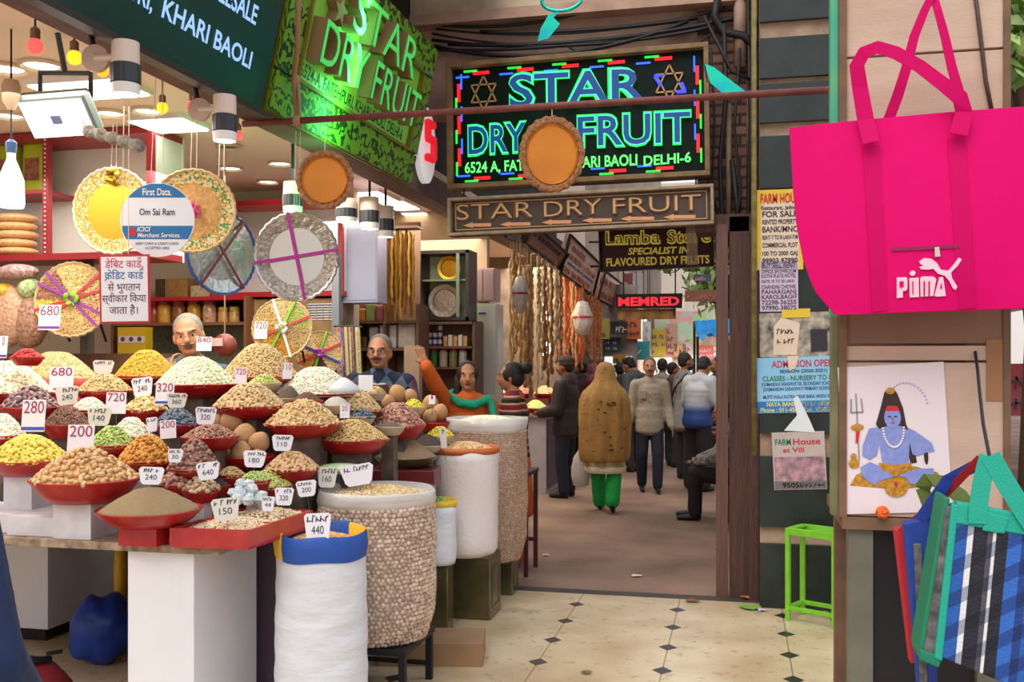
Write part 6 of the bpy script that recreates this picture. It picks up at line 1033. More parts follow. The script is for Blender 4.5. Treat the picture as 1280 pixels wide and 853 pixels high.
for i, (px, lab) in enumerate(((6, 'green and yellow printed packet at the left frame edge on the cabinet shelf'), (38, 'green and yellow printed packet beside the cabinet upright'))):
    c = PY(px, 205, 5.5); q = thing('snack_packet', lab, 'packet', (c.x, 5.55, sz_)); b = MB(); b.box((c.x, 5.55, sz_ + .16), (.15, .07, .32)); b.build('pouch', mat('packet_lime', '#aebd1c', .35, noise=.5, nscale=9, ncol='#6a8a1c'), q, bevel=.02); MB().box((c.x, 5.512, sz_ + .15), (.10, .006, .14)).build('printed_picture', mat('packet_print', '#4a3a2a', .5, noise=.9, nscale=30, ncol='#c07060'), q)
for i in range(5):
    c = PY(22, 312 - i * 12.4, 5.55); b = MB(); b.ball((c.x - .02 - .01 * (i % 2), 5.56, zb + .075 + i * .054), (.15, .12, .034), 16, 8); one(b, 'nut_bag', mat('bagged_peanuts', '#c9965e', .4, noise=.9, nscale=60, ncol='#ecc896'), f"flat clear bag of tan nuts, {['lowest', 'second from the bottom', 'middle one', 'second from the top', 'topmost'][i]} of the stack in the cabinet", 'bag', 'flat nut bags stacked in the cabinet', smooth=True)
# loose bags under the cabinet at the left edge
for px, py, rx, rz, col, c2, lab in ((8, 395, .16, .2, '#a8765a', '#d8b094', 'clear bag of brown nuts under the cabinet at the left frame edge'), (36, 402, .13, .17, '#7c4e3c', '#c09a80', 'clear bag of dark nuts between the left edge and the big hamper'), (6, 366, .07, .06, '#d8a82c', '#b88a1c', 'yellow round packet above the bag of brown nuts'), (38, 362, .06, .07, '#4f8a34', '#cfd6a8', 'green leaf packet left of the big hamper'), (22, 340, .14, .05, '#c9c4c8', '#a44a3c', 'folded white plastic on the bags under the cabinet')):
    c = P(px, py, 6.2); b = MB(); b.ball(c, (rx, .09, rz), 16, 10); b.v = [(x + .006 * math.sin(z * 50 + x * 30), y, z) for x, y, z in b.v]; one(b, 'packed_bag', mat('packed_' + str(px) + str(py), col, .35, noise=1, nscale=45, ncol=c2, bump=.6, bscale=50), lab, 'bag', smooth=True)
# far cabinet, red framed with white back; shelves with jars behind the seated man
x0, x1 = PY(262, 300, 7.4).x, PY(428, 300, 7.4).x; cabinet('wall_cabinet', 'red framed white backed cabinet behind the silver trays', x0, x1, 7.4, PY(340, 371, 7.4).z, PY(340, 250, 7.4).z, .34, mat('cabinet_bright_red', '#b81c2a', .35), M_MIRR)
x0, x1 = PY(140, 400, 7.3).x, PY(303, 400, 7.3).x; zj, zu = PY(240, 403, 7.3).z, PY(240, 371, 7.3).z
r = thing('jar_shelf', 'wall shelf with red upper board behind the seated man', 'shelf', ((x0 + x1) / 2, 7.5, zj)); MB().bb((x0, 7.3, zu - .03), (x1, 7.74, zu)).build('red_board', mat('cabinet_bright_red', '#b81c2a'), r); MB().bb((x0, 7.3, zj - .025), (x1, 7.74, zj)).build('board', mat('shelf_brown', '#8a5c3c', .6), r)
for x in (x0 - .025, x1): MB().bb((x, 7.32, 1.2), (x + .025, 7.74, zu)).build('upright', mat('shelf_brown', '#8a5c3c'), r)
MB().bb((x0, 7.70, 1.2), (x1, 7.74, zj - .025)).build('mosaic_back', mat('mosaic_back', '#a5a690', .6, noise=1, nscale=50, ncol='#5c6450'), r); MB().bb((x0, 7.71, zj), (x1, 7.74, zu - .03)).build('dark_back', mat('shelf_dark', '#4a2c24', .7), r)
M_JRED = mat('jar_lid_red', '#b01c28', .35)
for i, (px, col, c2) in enumerate([(192, '#8e2a24', '#c05a40'), (206, '#e09a30', '#f0b850'), (224, '#b87a44', '#8a4c2a'), (243, '#e0b030', '#c87a2a'), (262, '#d8c8a0', '#c83a3a'), (279, '#c8b84c', '#d85a6a'), (293, '#cfc060', '#c84a5a')]):
    s = .055 if i < 5 else .042; c = PY(px, 401, 7.45); h = .15 if i < 5 else .1; r = thing('jar', f"glass jar of {['dark red sauce', 'orange sweets', 'brown nuts', 'yellow slices', 'mixed coloured sweets', 'yellow candy, small', 'pale candy, smallest'][i]} on the shelf behind the seated man", 'jar', (c.x, 7.45, zj), 'jars behind the seated man')
    MB().lathe([(0, 0), (s, 0), (s * 1.05, .01), (s * 1.05, h * .85), (s * .85, h)], 20, (c.x, 7.45, zj)).build('glass_body', mat(f'jar_fill_{i}', col, .2, noise=.9, nscale=40, ncol=c2), r, smooth=.7); MB().lathe([(s * .9, h), (s * .95, h + .002), (s * .95, h + .028), (0, h + .03)], 20, (c.x, 7.45, zj)).build('lid', M_JRED if i < 5 else mat('jar_lid_yellow', '#d8c02c', .4), r, smooth=.7)
for px0, px1, hh, col, lab in ((192, 203, .16, '#3a2c2c', 'dark box on the red shelf board behind the seated man'), (204, 232, .16, '#b08048', 'tan carton of nuts on the red shelf board'), (236, 262, .10, '#d2c29a', 'low heap of pale packets on the red shelf board')):
    a, b_ = PY(px0, 368, 7.4), PY(px1, 368, 7.4); one(MB().bb((a.x, 7.42, zu), (b_.x, 7.62, zu + hh)), 'carton', mat('carton_' + str(px0), col, .6, noise=.6, nscale=30, ncol='#6a5030'), lab, 'box', bevel=.006)
a, b_ = PY(147, 432, 7.2), PY(182, 409, 7.2); r = thing('yellow_carton', 'yellow carton with three red dots left of the seated man', 'box', (a.x, 7.25, 1.2)); MB().bb((a.x, 7.2, 1.2), (b_.x, 7.3, b_.z)).build('box', mat('carton_yellow', '#e6bc1e', .5), r); b = MB()
MB().bb((a.x + .01, 7.194, a.z + .02), (b_.x - .01, 7.199, a.z + .075)).build('white_band', M_WHITE, r)
for k in range(3): b.ball((a.x + (b_.x - a.x) * (.2 + .3 * k), 7.193, a.z + .05), (.02, .006, .02), 10, 6)
b.build('printed_dot', mat('dot_maroon', '#8a2a2a', .5), r)
c = P(281, 432, 6.2); b = MB(); b.ball(c, (.08, .05, .075), 14, 9); r = thing('dark_packet', 'plump dark red packet with a pale label hanging right of the seated man', 'packet', c - UP * .07); b.build('pouch', mat('packet_wine', '#7c2a2a', .3, noise=.6, nscale=25, ncol='#a8604c'), r, smooth=True); MB().box((c.x - .03, c.y - .055, c.z + .02), (.09, .012, .05)).build('label', mat('label_pale', '#d8c0bc', .5), r); MB().tube([c + UP * .06, Vector((c.x, c.y, 3.05))], .005, 6).build('string', M_ROPE, r)
one(MB().bb((PY(302, 400, 7.3).x + .03, 7.45, 0), (PY(415, 400, 7.3).x, 7.6, PY(360, 374, 7.45).z)), 'tan_partition', mat('tan_board', '#b08a5c', .7, noise=.6, nscale=12, ncol='#7a5a38'), 'tan board partition behind the smaller hampers', 'partition')
r = thing('steel_rack', 'grey steel post with wire racks right of the small hampers', 'rack', PY(421, 460, 6.9)); p = PY(421, 460, 6.9); MB().box((p.x, 6.9, 1.2), (.055, .055, 2.4)).build('post', mat('steel_grey', '#8a9096', .4, metal=.5), r); b = MB()
for k in range(7):
    q0 = PY(385, 381 + k * 3.2, 7.0); q1 = PY(428, 380 + k * 3.2, 7.0); b.tube([q0, q1], .006, 5)
for k in range(6): q0 = PY(388 + 8 * k, 381, 7.0); b.tube([q0, q0 - UP * .12], .006, 5)
b.build('wire_rack', mat('steel_grey', '#8a9096'), r)
cols = ['#c02c3c', '#e0c03c', '#7a3a8c', '#e6e0e4', '#2c3c8c', '#d8d03c', '#b02c6c', '#e8e2d8', '#3a2c5c', '#d06a2c', '#c8b8d8', '#e0d24c']
for k in range(12):
    px = 420 + 2.6 * k; p0 = PY(px, 409, 6.75); L_s = .28 + .05 * (k % 3); b = MB(); b.add(*[(lambda: ([(p0.x - .011, 6.75 - .01 * (k % 3), p0.z), (p0.x + .011, 6.75 - .01 * (k % 3), p0.z), (p0.x + .016, 6.77, p0.z - L_s), (p0.x - .008, 6.77, p0.z - L_s), (p0.x - .011, 6.762 - .01 * (k % 3), p0.z), (p0.x + .011, 6.762 - .01 * (k % 3), p0.z), (p0.x + .016, 6.78, p0.z - L_s), (p0.x - .008, 6.78, p0.z - L_s)], [(3, 2, 1, 0), (4, 5, 6, 7), (0, 1, 5, 4), (1, 2, 6, 5), (2, 3, 7, 6), (3, 0, 4, 7)]))()][0]); one(b, 'sachet_strip', mat('sachet_' + str(k), cols[k], .3, noise=.7, nscale=70, ncol=cols[(k + 5) % 12]), 'one of the coloured sachet strips hanging left of the man in the diamond sweater', 'sachets', 'sachet strips by the steel post')
one(MB().tube([(PY(421, 460, 6.9).x, 6.9, PY(418, 408, 6.75).z), PY(418, 408, 6.75), PY(453, 409, 6.75)], .008, 6), 'sachet_rail', M_IRON, 'iron rail the sachet strips hang from', 'rail')
# second stall: pale blue locker, gold garlands, showcase, shelves, fridge
r = thing('blue_locker', 'pale blue wall locker between the silver tray and the gold garlands', 'locker', PY(450, 378, 7.5)); a, b_ = PY(428, 379, 7.5), PY(472, 281, 7.5); MB().bb((a.x, 7.5, a.z), (b_.x, 7.72, b_.z)).build('body', mat('pale_blue_paint', '#b8bcd6', .4), r, bevel=.004); MB().bb((a.x + .01, 7.492, a.z + .02), (b_.x - .01, 7.4995, b_.z - .02)).build('door', mat('pale_blue_paint', '#b8bcd6'), r, bevel=.003)
struct(MB().bb((-4.2, 9.15, 0), (-2.34, 9.25, 3.05)), 'wall_stall', mat('stall_beige', '#b89c7c', .8, noise=.3, ncol='#94785c'))
M_SHW = mat('shelf_wood', '#6d4c38', .6, noise=.4, ncol='#4a3226')
r = thing('stall_shelf', 'brown wooden shelf unit under the gold garlands', 'shelf', (PY(480, 440, 7.9).x, 8.0, 0))
for y in (403, 437): a, b_ = PY(440, y, 7.9), PY(521, y, 7.9); MB().bb((a.x, 7.9, a.z - .012), (b_.x, 8.2, a.z + .012)).build('board', M_SHW, r)
for px in (440, 480, 521): a = PY(px, 403, 7.9); MB().bb((a.x - .012, 7.91, 0), (a.x + .012, 8.2, PY(px, 380, 7.9).z)).build('upright', M_SHW, r)
MB().bb((PY(440, 403, 8.2).x, 8.2, 0), (PY(525, 403, 8.2).x, 8.22, PY(450, 280, 8.2).z)).build('back_panel', mat('stall_brown', '#8a6a50', .7), r)
for i, (x0, x1, yb, hh, col, lab) in enumerate([(445, 456, 402, .11, '#d08a3c', 'orange packet'), (457, 468, 402, .15, '#8ca05a', 'green topped packet'), (470, 478, 402, .14, '#a85a6c', 'pink packet'), (443, 458, 436, .1, '#7c4a30', 'brown basket'), (461, 472, 436, .18, '#b8b0ac', 'grey pouch'), (474, 495, 436, .2, '#d8c8c0', 'white carton'), (497, 519, 436, .21, '#cfc0b0', 'mottled white carton')]):
    a, b_ = PY(x0, yb, 8.0), PY(x1, yb, 8.0); zz = PY(480, 403 if yb == 402 else 437, 7.9).z + .012; one(MB().bb((a.x, 8.0, zz), (b_.x, 8.12, zz + hh)), 'packet', mat('stall_pk_' + str(i), col, .5, noise=.4, nscale=20, ncol='#6a4a3a'), lab + ' on the wooden shelf under the gold garlands', 'packet', bevel=.012)
for k in range(22):
    px = 479 + 1.8 * k; p0 = PY(px, 290 + 4 * math.sin(k), 7.75 + .04 * (k % 3)); L_g = (PY(px, 290, 7.75).z - PY(px, 385 + 16 * math.sin(k * 1.7), 7.75).z); b = MB(); n = 14
    b.tube([p0 - UP * (L_g * i / n) + Vector((.004 * math.sin(i + k), 0, 0)) for i in range(n + 1)], [.009 + .004 * (i % 2) for i in range(n + 1)], 6); one(b, 'gold_garland', mat('garland_gold_' + str(k % 4), ['#c09038', '#a8742c', '#d8ac50', '#8a5428'][k % 4], .35, metal=.4), 'one of the gold tinsel garlands hanging beside the pale blue locker', 'garland', 'gold garlands beside the pale blue locker')
one(MB().bb((PY(474, 290, 7.7).x, 7.7, PY(480, 286, 7.7).z), (PY(521, 290, 7.7).x, 7.86, PY(480, 283, 7.7).z)), 'garland_rail', M_SHW, 'board the gold garlands hang from', 'rail')
a, b_ = PY(522, 401, 8.45), PY(586, 312, 8.45); r = thing('glass_showcase', 'dark framed showcase with a gold and a silver tray on pale backing', 'showcase', (a.x, 8.6, a.z)); M_DKF = mat('dark_frame', '#2c2420', .4)
MB().bb((a.x, 8.72, a.z), (b_.x, 8.74, b_.z)).build('back_panel', mat('showcase_green', '#c4cbb0', .5), r)
for lo, hi in (((a.x, 8.45, a.z), (a.x + .03, 8.72, b_.z)), ((b_.x - .03, 8.45, a.z), (b_.x, 8.72, b_.z)), ((a.x, 8.45, a.z), (b_.x, 8.72, a.z + .03)), ((a.x, 8.45, b_.z - .03), (b_.x, 8.72, b_.z))): MB().bb(lo, hi).build('frame', M_DKF, r)
zs_ = PY(550, 350, 8.45).z; MB().bb((a.x + .03, 8.5, zs_ - .008), (b_.x - .03, 8.72, zs_ + .008)).build('glass_shelf', mat('shelf_glass_green', '#7d8c74', .2), r); MB().bb((PY(570, 350, 8.45).x, 8.452, a.z + .03), (PY(572, 350, 8.45).x + .015, 8.46, b_.z - .03)).build('door_edge', mat('shelf_glass_green', '#7d8c74'), r)
for px, py, R, m, nm, lab in ((562, 333, .11, M_GOLD, 'gold_plate', 'gold plate on the upper shelf of the dark framed showcase'), (556, 377, .15, M_SILV, 'silver_plate', 'silver plate on the lower shelf of the dark framed showcase')):
    q = PY(px, py, 8.62); q.z = (zs_ + .008 if 'gold' in nm else a.z + .03) + R; b = MB(); b.lathe([(0, .0), (R * .68, 0), (R * .75, .012), (R, .018), (R * .99, .012), (R * .7, -.008), (0, -.008)], 36, q, (Vector((1, 0, 0)), UP, Vector((0, -1, 0)))); one(b, nm, m, lab, 'plate', smooth=.6)
r = thing('stall_shelf', 'brown shelf unit of cans and red lidded jars under the showcase', 'shelf', (a.x, 8.5, 0)); zA, zB = PY(550, 433, 8.45).z, PY(550, 459, 8.45).z
for z in (zA, zB, a.z - .015): MB().bb((a.x, 8.45, z - .02), (PY(592, 433, 8.45).x, 8.75, z)).build('board', M_SHW, r)
for x in (a.x, PY(592, 433, 8.45).x): MB().bb((x - .012, 8.45, 0), (x + .012, 8.75, a.z - .015)).build('upright', M_SHW, r)
MB().bb((a.x, 8.75, 0), (PY(592, 433, 8.45).x, 8.77, a.z)).build('back_panel', mat('stall_brown', '#8a6a50'), r)
M_CANW, M_CANB = mat('can_pink_white', '#d8c8cc', .4), mat('can_blue', '#2c3c7c', .4); k = 0
for col, n in enumerate((3, 3, 2, 2, 3)):
    for j in range(n):
        c = PY(524 + 6.6 * col, 430, 8.55); c.z = zA + j * .062; b = MB(); b.lathe([(0, 0), (.02, 0), (.02, .06), (0, .06)], 12, c); q = thing('small_can', f"blue and white can, {['bottom', 'middle', 'top'][j] if n == 3 else ['bottom', 'top'][j]} of the {['first', 'second', 'third', 'fourth', 'fifth'][col]} pile from the left under the showcase", 'can', c, 'cans on the stall shelf'); b.build('can', M_CANW, q); MB().lathe([(.0205, .0), (.0212, .001), (.0212, .022), (.0205, .023)], 12, c).build('blue_label', M_CANB, q)
for i in range(5): c0, c1 = PY(554 + 6.2 * i, 430, 8.5), PY(559 + 6.2 * i, 430, 8.5); one(MB().bb((c0.x, 8.5, zA), (c1.x, 8.6, zA + .09 + .012 * (i % 2))), 'small_carton', mat('sc_' + str(i % 2), ['#c08a44', '#ddd0c4'][i % 2], .5, noise=.4, nscale=30, ncol='#f0e6dc'), f"small {['brown', 'cream'][i % 2]} carton, {['first', 'second', 'third', 'fourth', 'fifth'][i]} right of the cans", 'carton', bevel=.004)
for i, (col, c2) in enumerate((('#5a3a30', '#3a2420'), ('#3f8a34', '#2c6424'), ('#d8c8b0', '#b89870'), ('#9a8a5c', '#6d6440'), ('#d0c4b4', '#8a7c5c'))):
    c = PY(530 + 12.2 * i, 455, 8.55); c.z = zB; q = thing('lidded_jar', f"red lidded jar of {['dark', 'green', 'cream', 'olive', 'pale labelled'][i]} goods below the cans", 'jar', c, 'red lidded jars on the stall shelf'); MB().lathe([(0, 0), (.036, 0), (.038, .01), (.038, .13), (.03, .145)], 16, c).build('body', mat('jar2_' + str(i), col, .3, noise=.7, nscale=50, ncol=c2), q, smooth=.7); MB().lathe([(.033, .145), (.034, .146), (.034, .17), (0, .17)], 16, c).build('lid', M_JRED, q, smooth=.7)
one(MB().bb((PY(505, 470, 7.5).x, 7.5, 0), (PY(524, 470, 7.5).x, 7.58, PY(510, 432, 7.5).z)), 'beige_pillar', mat('beige_board', '#b89878', .6), 'beige board pillar between the man and the raised hand', 'board')
r = thing('small_rack', 'little dark rack of tins beside the raised arm', 'rack', PY(532, 486, 7.9)); b = MB()
for k in range(3): q0, q1 = PY(519, 470 + 6 * k, 7.9), PY(546, 471 + 6 * k, 7.9); b.bb((q0.x, 7.9, q0.z - .006), (q1.x, 8.0, q0.z + .006))
b.build('tier', M_IRON, r); q0 = PY(521, 490, 7.95); MB().bb((q0.x - .01, 7.95, 0), (q0.x + .01, 7.97, PY(521, 470, 7.9).z)).build('foot', M_IRON, r)
r = thing('white_fridge', 'tall white fridge beyond the showcase', 'fridge', PY(606, 480, 9.0)); a, b_ = PY(592, 480, 8.9), PY(622, 379, 8.9); MB().bb((a.x, 8.9, .0), (b_.x, 9.14, b_.z)).build('body', mat('fridge_white', '#d8dcd4', .3), r, bevel=.01); MB().bb((a.x + .012, 8.88, .1), (b_.x - .012, 8.899, b_.z - .02)).build('door', mat('fridge_white', '#d8dcd4'), r, bevel=.006); q = PY(603, 392, 8.88); MB().box((q.x, 8.877, q.z), (.07, .004, .02)).build('blue_label', PBm, r)
r = thing('pink_locker', 'pale pink two-door locker above the white fridge', 'locker', PY(604, 378, 9.0)); a, b_ = PY(590, 377, 8.9), PY(618, 335, 8.9); MB().bb((a.x, 8.9, a.z), (b_.x, 9.14, b_.z)).build('body', mat('pale_pink', '#d2b0b4', .4), r); 
for k in (0, 1): MB().bb((a.x + .006 + k * (b_.x - a.x) / 2, 8.888, a.z + .01), (a.x - .004 + (k + 1) * (b_.x - a.x) / 2, 8.8995, b_.z - .01)).build('door', mat('pale_pink', '#d2b0b4'), r, bevel=.003)
# ================================================================= PEOPLE
def capsule(mb, a, b, ra, rb, n=10):
    a, b = Vector(a), Vector(b); d = b - a
    if d.length < 1e-5: return mb.ball(a, ra, n, 8)
    mb.tube([a.lerp(b, k / 4) for k in range(5)], [ra + (rb - ra) * k / 4 for k in range(5)], n); mb.ball(a, ra, n, 7); mb.ball(b, rb, n, 7); return mb
def fuse(mb, name, m, parent, vox=.012, it=5, bump=None):
    o = mb.build(name, m, parent, smooth=True); md = o.modifiers.new('one_surface', 'REMESH'); md.mode = 'VOXEL'; md.voxel_size = vox; md.use_smooth_shade = True
    sm = o.modifiers.new('soften', 'SMOOTH'); sm.factor = .5; sm.iterations = it; return o
class Fig:
    """a posed figure: joints in body heights, x to its own right, y the way it faces, z up"""
    J = dict(head=(0, .012, .932), neck=(0, -.004, .855), chest=(0, 0, .74), waist=(0, .004, .61), pelvis=(0, 0, .535), sl=(-.104, 0, .802), sr=(.104, 0, .802), el=(-.132, -.015, .635), er=(.132, -.015, .635), wl=(-.138, .045, .49), wr=(.138, .045, .49), hl=(-.05, 0, .52), hr=(.05, 0, .52), kl=(-.058, .015, .285), kr=(.058, .015, .285), al=(-.06, -.005, .045), ar=(.06, -.005, .045))
    def __init__(s, label, foot, face, H, pose=None, group=None, look=0, nod=0, vox=.013, tilt=0):
        s.H = H; s.o = Vector(foot); s.F = Vector((math.cos(face), math.sin(face), 0)); s.R = Vector((s.F.y, -s.F.x, 0)); s.j = dict(Fig.J); s.j.update(pose or {}); s.r = thing('person', label, 'person', s.o, group); s.vox = vox
        s.M = Matrix.Rotation(math.radians(-look), 3, 'Z') @ Matrix.Rotation(math.radians(-nod), 3, 'X') @ Matrix.Rotation(math.radians(tilt), 3, 'Y')
    def w(s, p): return s.o + (s.R * p[0] + s.F * p[1] + UP * p[2]) * s.H
    def hd(s, p): q = s.M @ Vector(p); h = s.j['head']; return s.w((h[0] + q.x, h[1] + q.y, h[2] + q.z))
    def basis(s, local=None): B = Matrix((s.R, s.F, UP)).transposed(); return B @ (s.M if local == 'head' else Matrix.Identity(3))
    def e(s, mb, p, r, head=True, n=14): return mb.ball(s.hd(p) if head else s.w(p), tuple(x * s.H for x in r), n, 10, s.basis('head' if head else None))
    def c(s, mb, a, b, ra, rb): return capsule(mb, s.w(a), s.w(b), ra * s.H, rb * s.H)
    def body(s, skin, hands='relaxed', legs=True, vox=None):
        b = MB(); j = s.j
        s.e(b, (0, -.006, .012), (.046, .058, .058)); s.e(b, (0, .012, -.018), (.039, .045, .048)); s.e(b, (0, .03, -.048), (.022, .024, .018)); s.e(b, (0, .058, -.004), (.0085, .012, .02), n=10); s.e(b, (0, .066, -.013), (.011, .010, .009), n=10); s.e(b, (0, .046, .018), (.034, .014, .008), n=10)
        for x in (-1, 1): s.e(b, (x * .047, -.004, -.006), (.006, .012, .018), n=8); s.e(b, (x * .024, .036, -.016), (.015, .014, .014), n=10)
        s.c(b, j['neck'], s.lo(s.j['head'], (0, -.012, -.03)), .032, .031); s.c(b, (j['neck'][0], j['neck'][1], j['neck'][2] - .03), j['neck'], .05, .034)
        s.torso(b, 0)
        for q in 'lr':
            s.c(b, j['s' + q], j['e' + q], .03, .024); s.c(b, j['e' + q], j['w' + q], .024, .0155); s.hand(b, q, hands if isinstance(hands, str) else hands[q])
            if legs: s.c(b, j['h' + q], j['k' + q], .05, .033); s.c(b, j['k' + q], j['a' + q], .033, .021)
        return fuse(b, 'body', skin, s.r, vox or s.vox, 3)
    def lo(s, p, d): q = s.M @ Vector(d); return (p[0] + q.x, p[1] + q.y, p[2] + q.z)
    def torso(s, b, g, z0=None):
        j = s.j; ch, wa, pe = Vector(j['chest']), Vector(j['waist']), Vector(j['pelvis'])
        for t, rx, ry in ((0, .088, .062), (.25, .085, .06), (.5, .078, .057), (.75, .076, .058), (1, .08, .062)):
            p = ch.lerp(wa, t); s.e(b, p, (rx + g, ry + g, .06), False)
        s.e(b, pe.lerp(wa, .45), (.083 + g, .064 + g, .06), False); s.e(b, pe, (.085 + g, .066 + g, .055), False)
        m = Vector(j['sl']).lerp(Vector(j['sr']), .5); s.e(b, m - Vector((0, 0, .03)), (.088 + g, .054 + g, .05), False)
        for q in 'lr': s.c(b, Vector(j['neck']) - Vector((0, 0, .022)), Vector(j['s' + q]) + Vector((0, 0, -.004)), .03 + g * .6, .028 + g * .7)
    def hand(s, b, q, kind):
        W = s.w(s.j['w' + q]); E_ = s.w(s.j['e' + q]); k = s.H / 1.7
        if isinstance(kind, tuple): d, out = Vector(kind[0]).normalized(), Vector(kind[1]).normalized(); curl = kind[2]
        else: d = (W - E_).normalized(); out = s.F.copy(); curl = .5 if kind == 'relaxed' else 1.3
        out = (out - d * out.dot(d)).normalized(); pn = d.cross(out).normalized()
        inward = -s.R if q == 'r' else s.R
        if pn.dot(inward) < 0 and not isinstance(kind, tuple): pn = -pn
        P0 = W + d * .045 * k; b.ball(P0, (.014 * k, .040 * k, .046 * k), 10, 8, Matrix((pn, out, d)).transposed())
        for i, L in enumerate((.068, .078, .074, .058)):
            p = W + d * .082 * k + out * (.027 - .018 * i) * k; a = d.copy(); pts = [p - d * .02 * k, p]
            for sgm, fr_ in ((.45, .4), (.3, .8), (.25, 1.1)):
                dd = (d * math.cos(curl * fr_) + pn * math.sin(curl * fr_) + (out * (.16 - .11 * i) if curl < .4 else out * 0)).normalized(); p = p + dd * L * sgm * k; pts.append(p)
            b.tube(pts, [.0088 * k, .0088 * k, .0082 * k, .0075 * k, .0062 * k], 7)
        t0 = W + d * .025 * k + out * .03 * k; t1 = t0 + (out * .7 + d * .6 + pn * .25) * .033 * k; t2 = t1 + (d * .85 + out * .3 + pn * .3) * .03 * k; b.tube([W + d * .01 * k, t0, t1, t2], [.013 * k, .0115 * k, .0098 * k, .0075 * k], 7)
    def face(s, skinname='', brow='#2a1c16', eye='#231610', lip='#8a4a40', moustache=None, glasses=None):
        e, i_, br = MB(), MB(), MB()
        for x in (-1, 1): s.e(e, (x * .019, .0445, .004), (.0078, .006, .0048), n=8); s.e(i_, (x * .019, .0495, .004), (.0036, .0025, .0038), n=8); s.e(br, (x * .02, .052, .0185), (.0135, .004, .0032), n=8)
        e.build('eye', mat('eye_white', '#d8d0c8', .3), s.r, smooth=True); i_.build('iris', mat('iris' + eye, eye, .2), s.r, smooth=True); br.build('eyebrow', mat('brow' + brow, brow, .8), s.r, smooth=True)
        l = MB(); s.e(l, (0, .0545, -.0325), (.0165, .006, .0035), n=10); s.e(l, (0, .053, -.038), (.013, .006, .0038), n=10); l.build('lips', mat('lips' + lip, lip, .5), s.r, smooth=True)
        if moustache: m = MB(); s.e(m, (-.01, .0575, -.0245), (.013, .006, .0045), n=8); s.e(m, (.01, .0575, -.0245), (.013, .006, .0045), n=8); m.build('moustache', mat('hair' + moustache, moustache, .8), s.r, smooth=True)
        if glasses:
            g = MB()
            for x in (-1, 1): cx = [s.hd((x * .021 + .0145 * math.cos(q), .063, .003 + .0115 * math.sin(q))) for q in [2 * math.pi * k / 14 for k in range(15)]]; g.tube(cx, .0018, 5); g.tube([s.hd((x * .036, .062, .006)), s.hd((x * .049, -.004, .004))], .0015, 5)
            g.tube([s.hd((-.007, .064, .006)), s.hd((.007, .064, .006))], .0018, 5); g.build('glasses', mat('glasses', '#2a2420', .3), s.r)
    def hair(s, col, style='short'):
        b = MB(); s.e(b, (0, -.016, .022), (.0495, .056, .056), n=18)
        if style == 'bald': b = MB(); s.e(b, (0, -.028, .006), (.0495, .045, .044), n=18)
        if style in ('short', 'bald'): s.e(b, (0, -.034, -.006), (.044, .034, .036), n=14)
        if style in ('bun', 'long'): s.e(b, (0, -.03, -.004), (.05, .044, .05), n=14); [s.e(b, (x * .036, .0, .012), (.016, .036, .036), n=10) for x in (-1, 1)]
        if style == 'bun': s.e(b, (0, -.082, .045), (.034, .03, .03), n=12)
        if style == 'long': s.c(b, s.lo(s.j['head'], (.0, -.04, -.02)), s.lo(s.j['head'], (.03, -.055, -.2)), .04, .026); s.c(b, s.lo(s.j['head'], (.04, -.01, -.0)), s.lo(s.j['head'], (.058, -.0, -.14)), .02, .018)
        o = b.build('hair', mat('hair' + col, col, .6, bump=.5, bscale=90, stretch=(1, 1, .3)), s.r, smooth=True); return o
    def top(s, m, g=.012, sleeve=1.0, hem=None, collar=None, name='shirt', flare=0, arms=None, it=4):
        b = MB(); j = s.j; s.torso(b, g); s.c(b, (j['neck'][0], j['neck'][1] - .002, j['neck'][2] - .035), (j['neck'][0], j['neck'][1] - .004, j['neck'][2] - .012), .052 + g * .5, .04)
        for q in 'lr':
            s.c(b, j['s' + q], j['e' + q], .031 + g * .9, .028 + g * .8)
            if sleeve > .5: s.c(b, j['e' + q], Vector(j['e' + q]).lerp(Vector(j['w' + q]), (sleeve - .5) * 2 * .94), .030 + g * .8, .023 + g * .6)
        if hem is not None:
            pe = Vector(j['pelvis']); wa = Vector(j['waist'])
            for k in range(5): s.e(b, pe.lerp(wa, k / 4), (.093 + g - .008 * k / 4, .072 + g - .006 * k / 4, .05), False)
            for k in range(1, 13): t = k / 12; s.e(b, (pe.x, pe.y, pe.z + (hem - pe.z) * t), (.096 + g + flare * t, .076 + g + flare * .8 * t, .045), False)
        o = fuse(b, name, m, s.r, s.vox, it)
        if collar: c = MB(); n = j['neck']; c.lathe([(.046 * s.H, -.03 * s.H), (.05 * s.H, -.025 * s.H), (.042 * s.H, .006 * s.H), (.036 * s.H, .008 * s.H), (.04 * s.H, -.03 * s.H), (.046 * s.H, -.03 * s.H)], 20, s.w(n)); c.build('collar', collar, s.r, smooth=True)
        return o
    def legs(s, m, g=.008, name='trousers', wide=0):
        b = MB(); j = s.j; s.e(b, j['pelvis'], (.087 + g, .068 + g, .05), False)
        for q in 'lr': s.c(b, j['h' + q], j['k' + q], .047 + g, .037 + g + wide * .5); s.c(b, j['k' + q], (j['a' + q][0], j['a' + q][1], j['a' + q][2] + .008), .036 + g + wide * .5, .028 + g + wide)
        return fuse(b, name, m, s.r, s.vox, 4)
    def shoes(s, m, ang=(0, 0), lift=(0, 0)):
        for q, a, lf in zip('lr', ang, lift):
            p = Vector(s.j['a' + q]); b = MB(); ca, sa = math.cos(a), math.sin(a); f = lambda y, z: (p.x, p.y + y * ca - z * sa, p.z + y * sa + z * ca)
            s.c(b, f(-.018, -.022), f(.05, -.026), .021, .021); s.c(b, f(.05, -.026), f(.1, -.03), .021, .016); s.e(b, f(0, -.005), (.024, .03, .022), False); o = fuse(b, 'shoe', m, s.r, .01, 3)
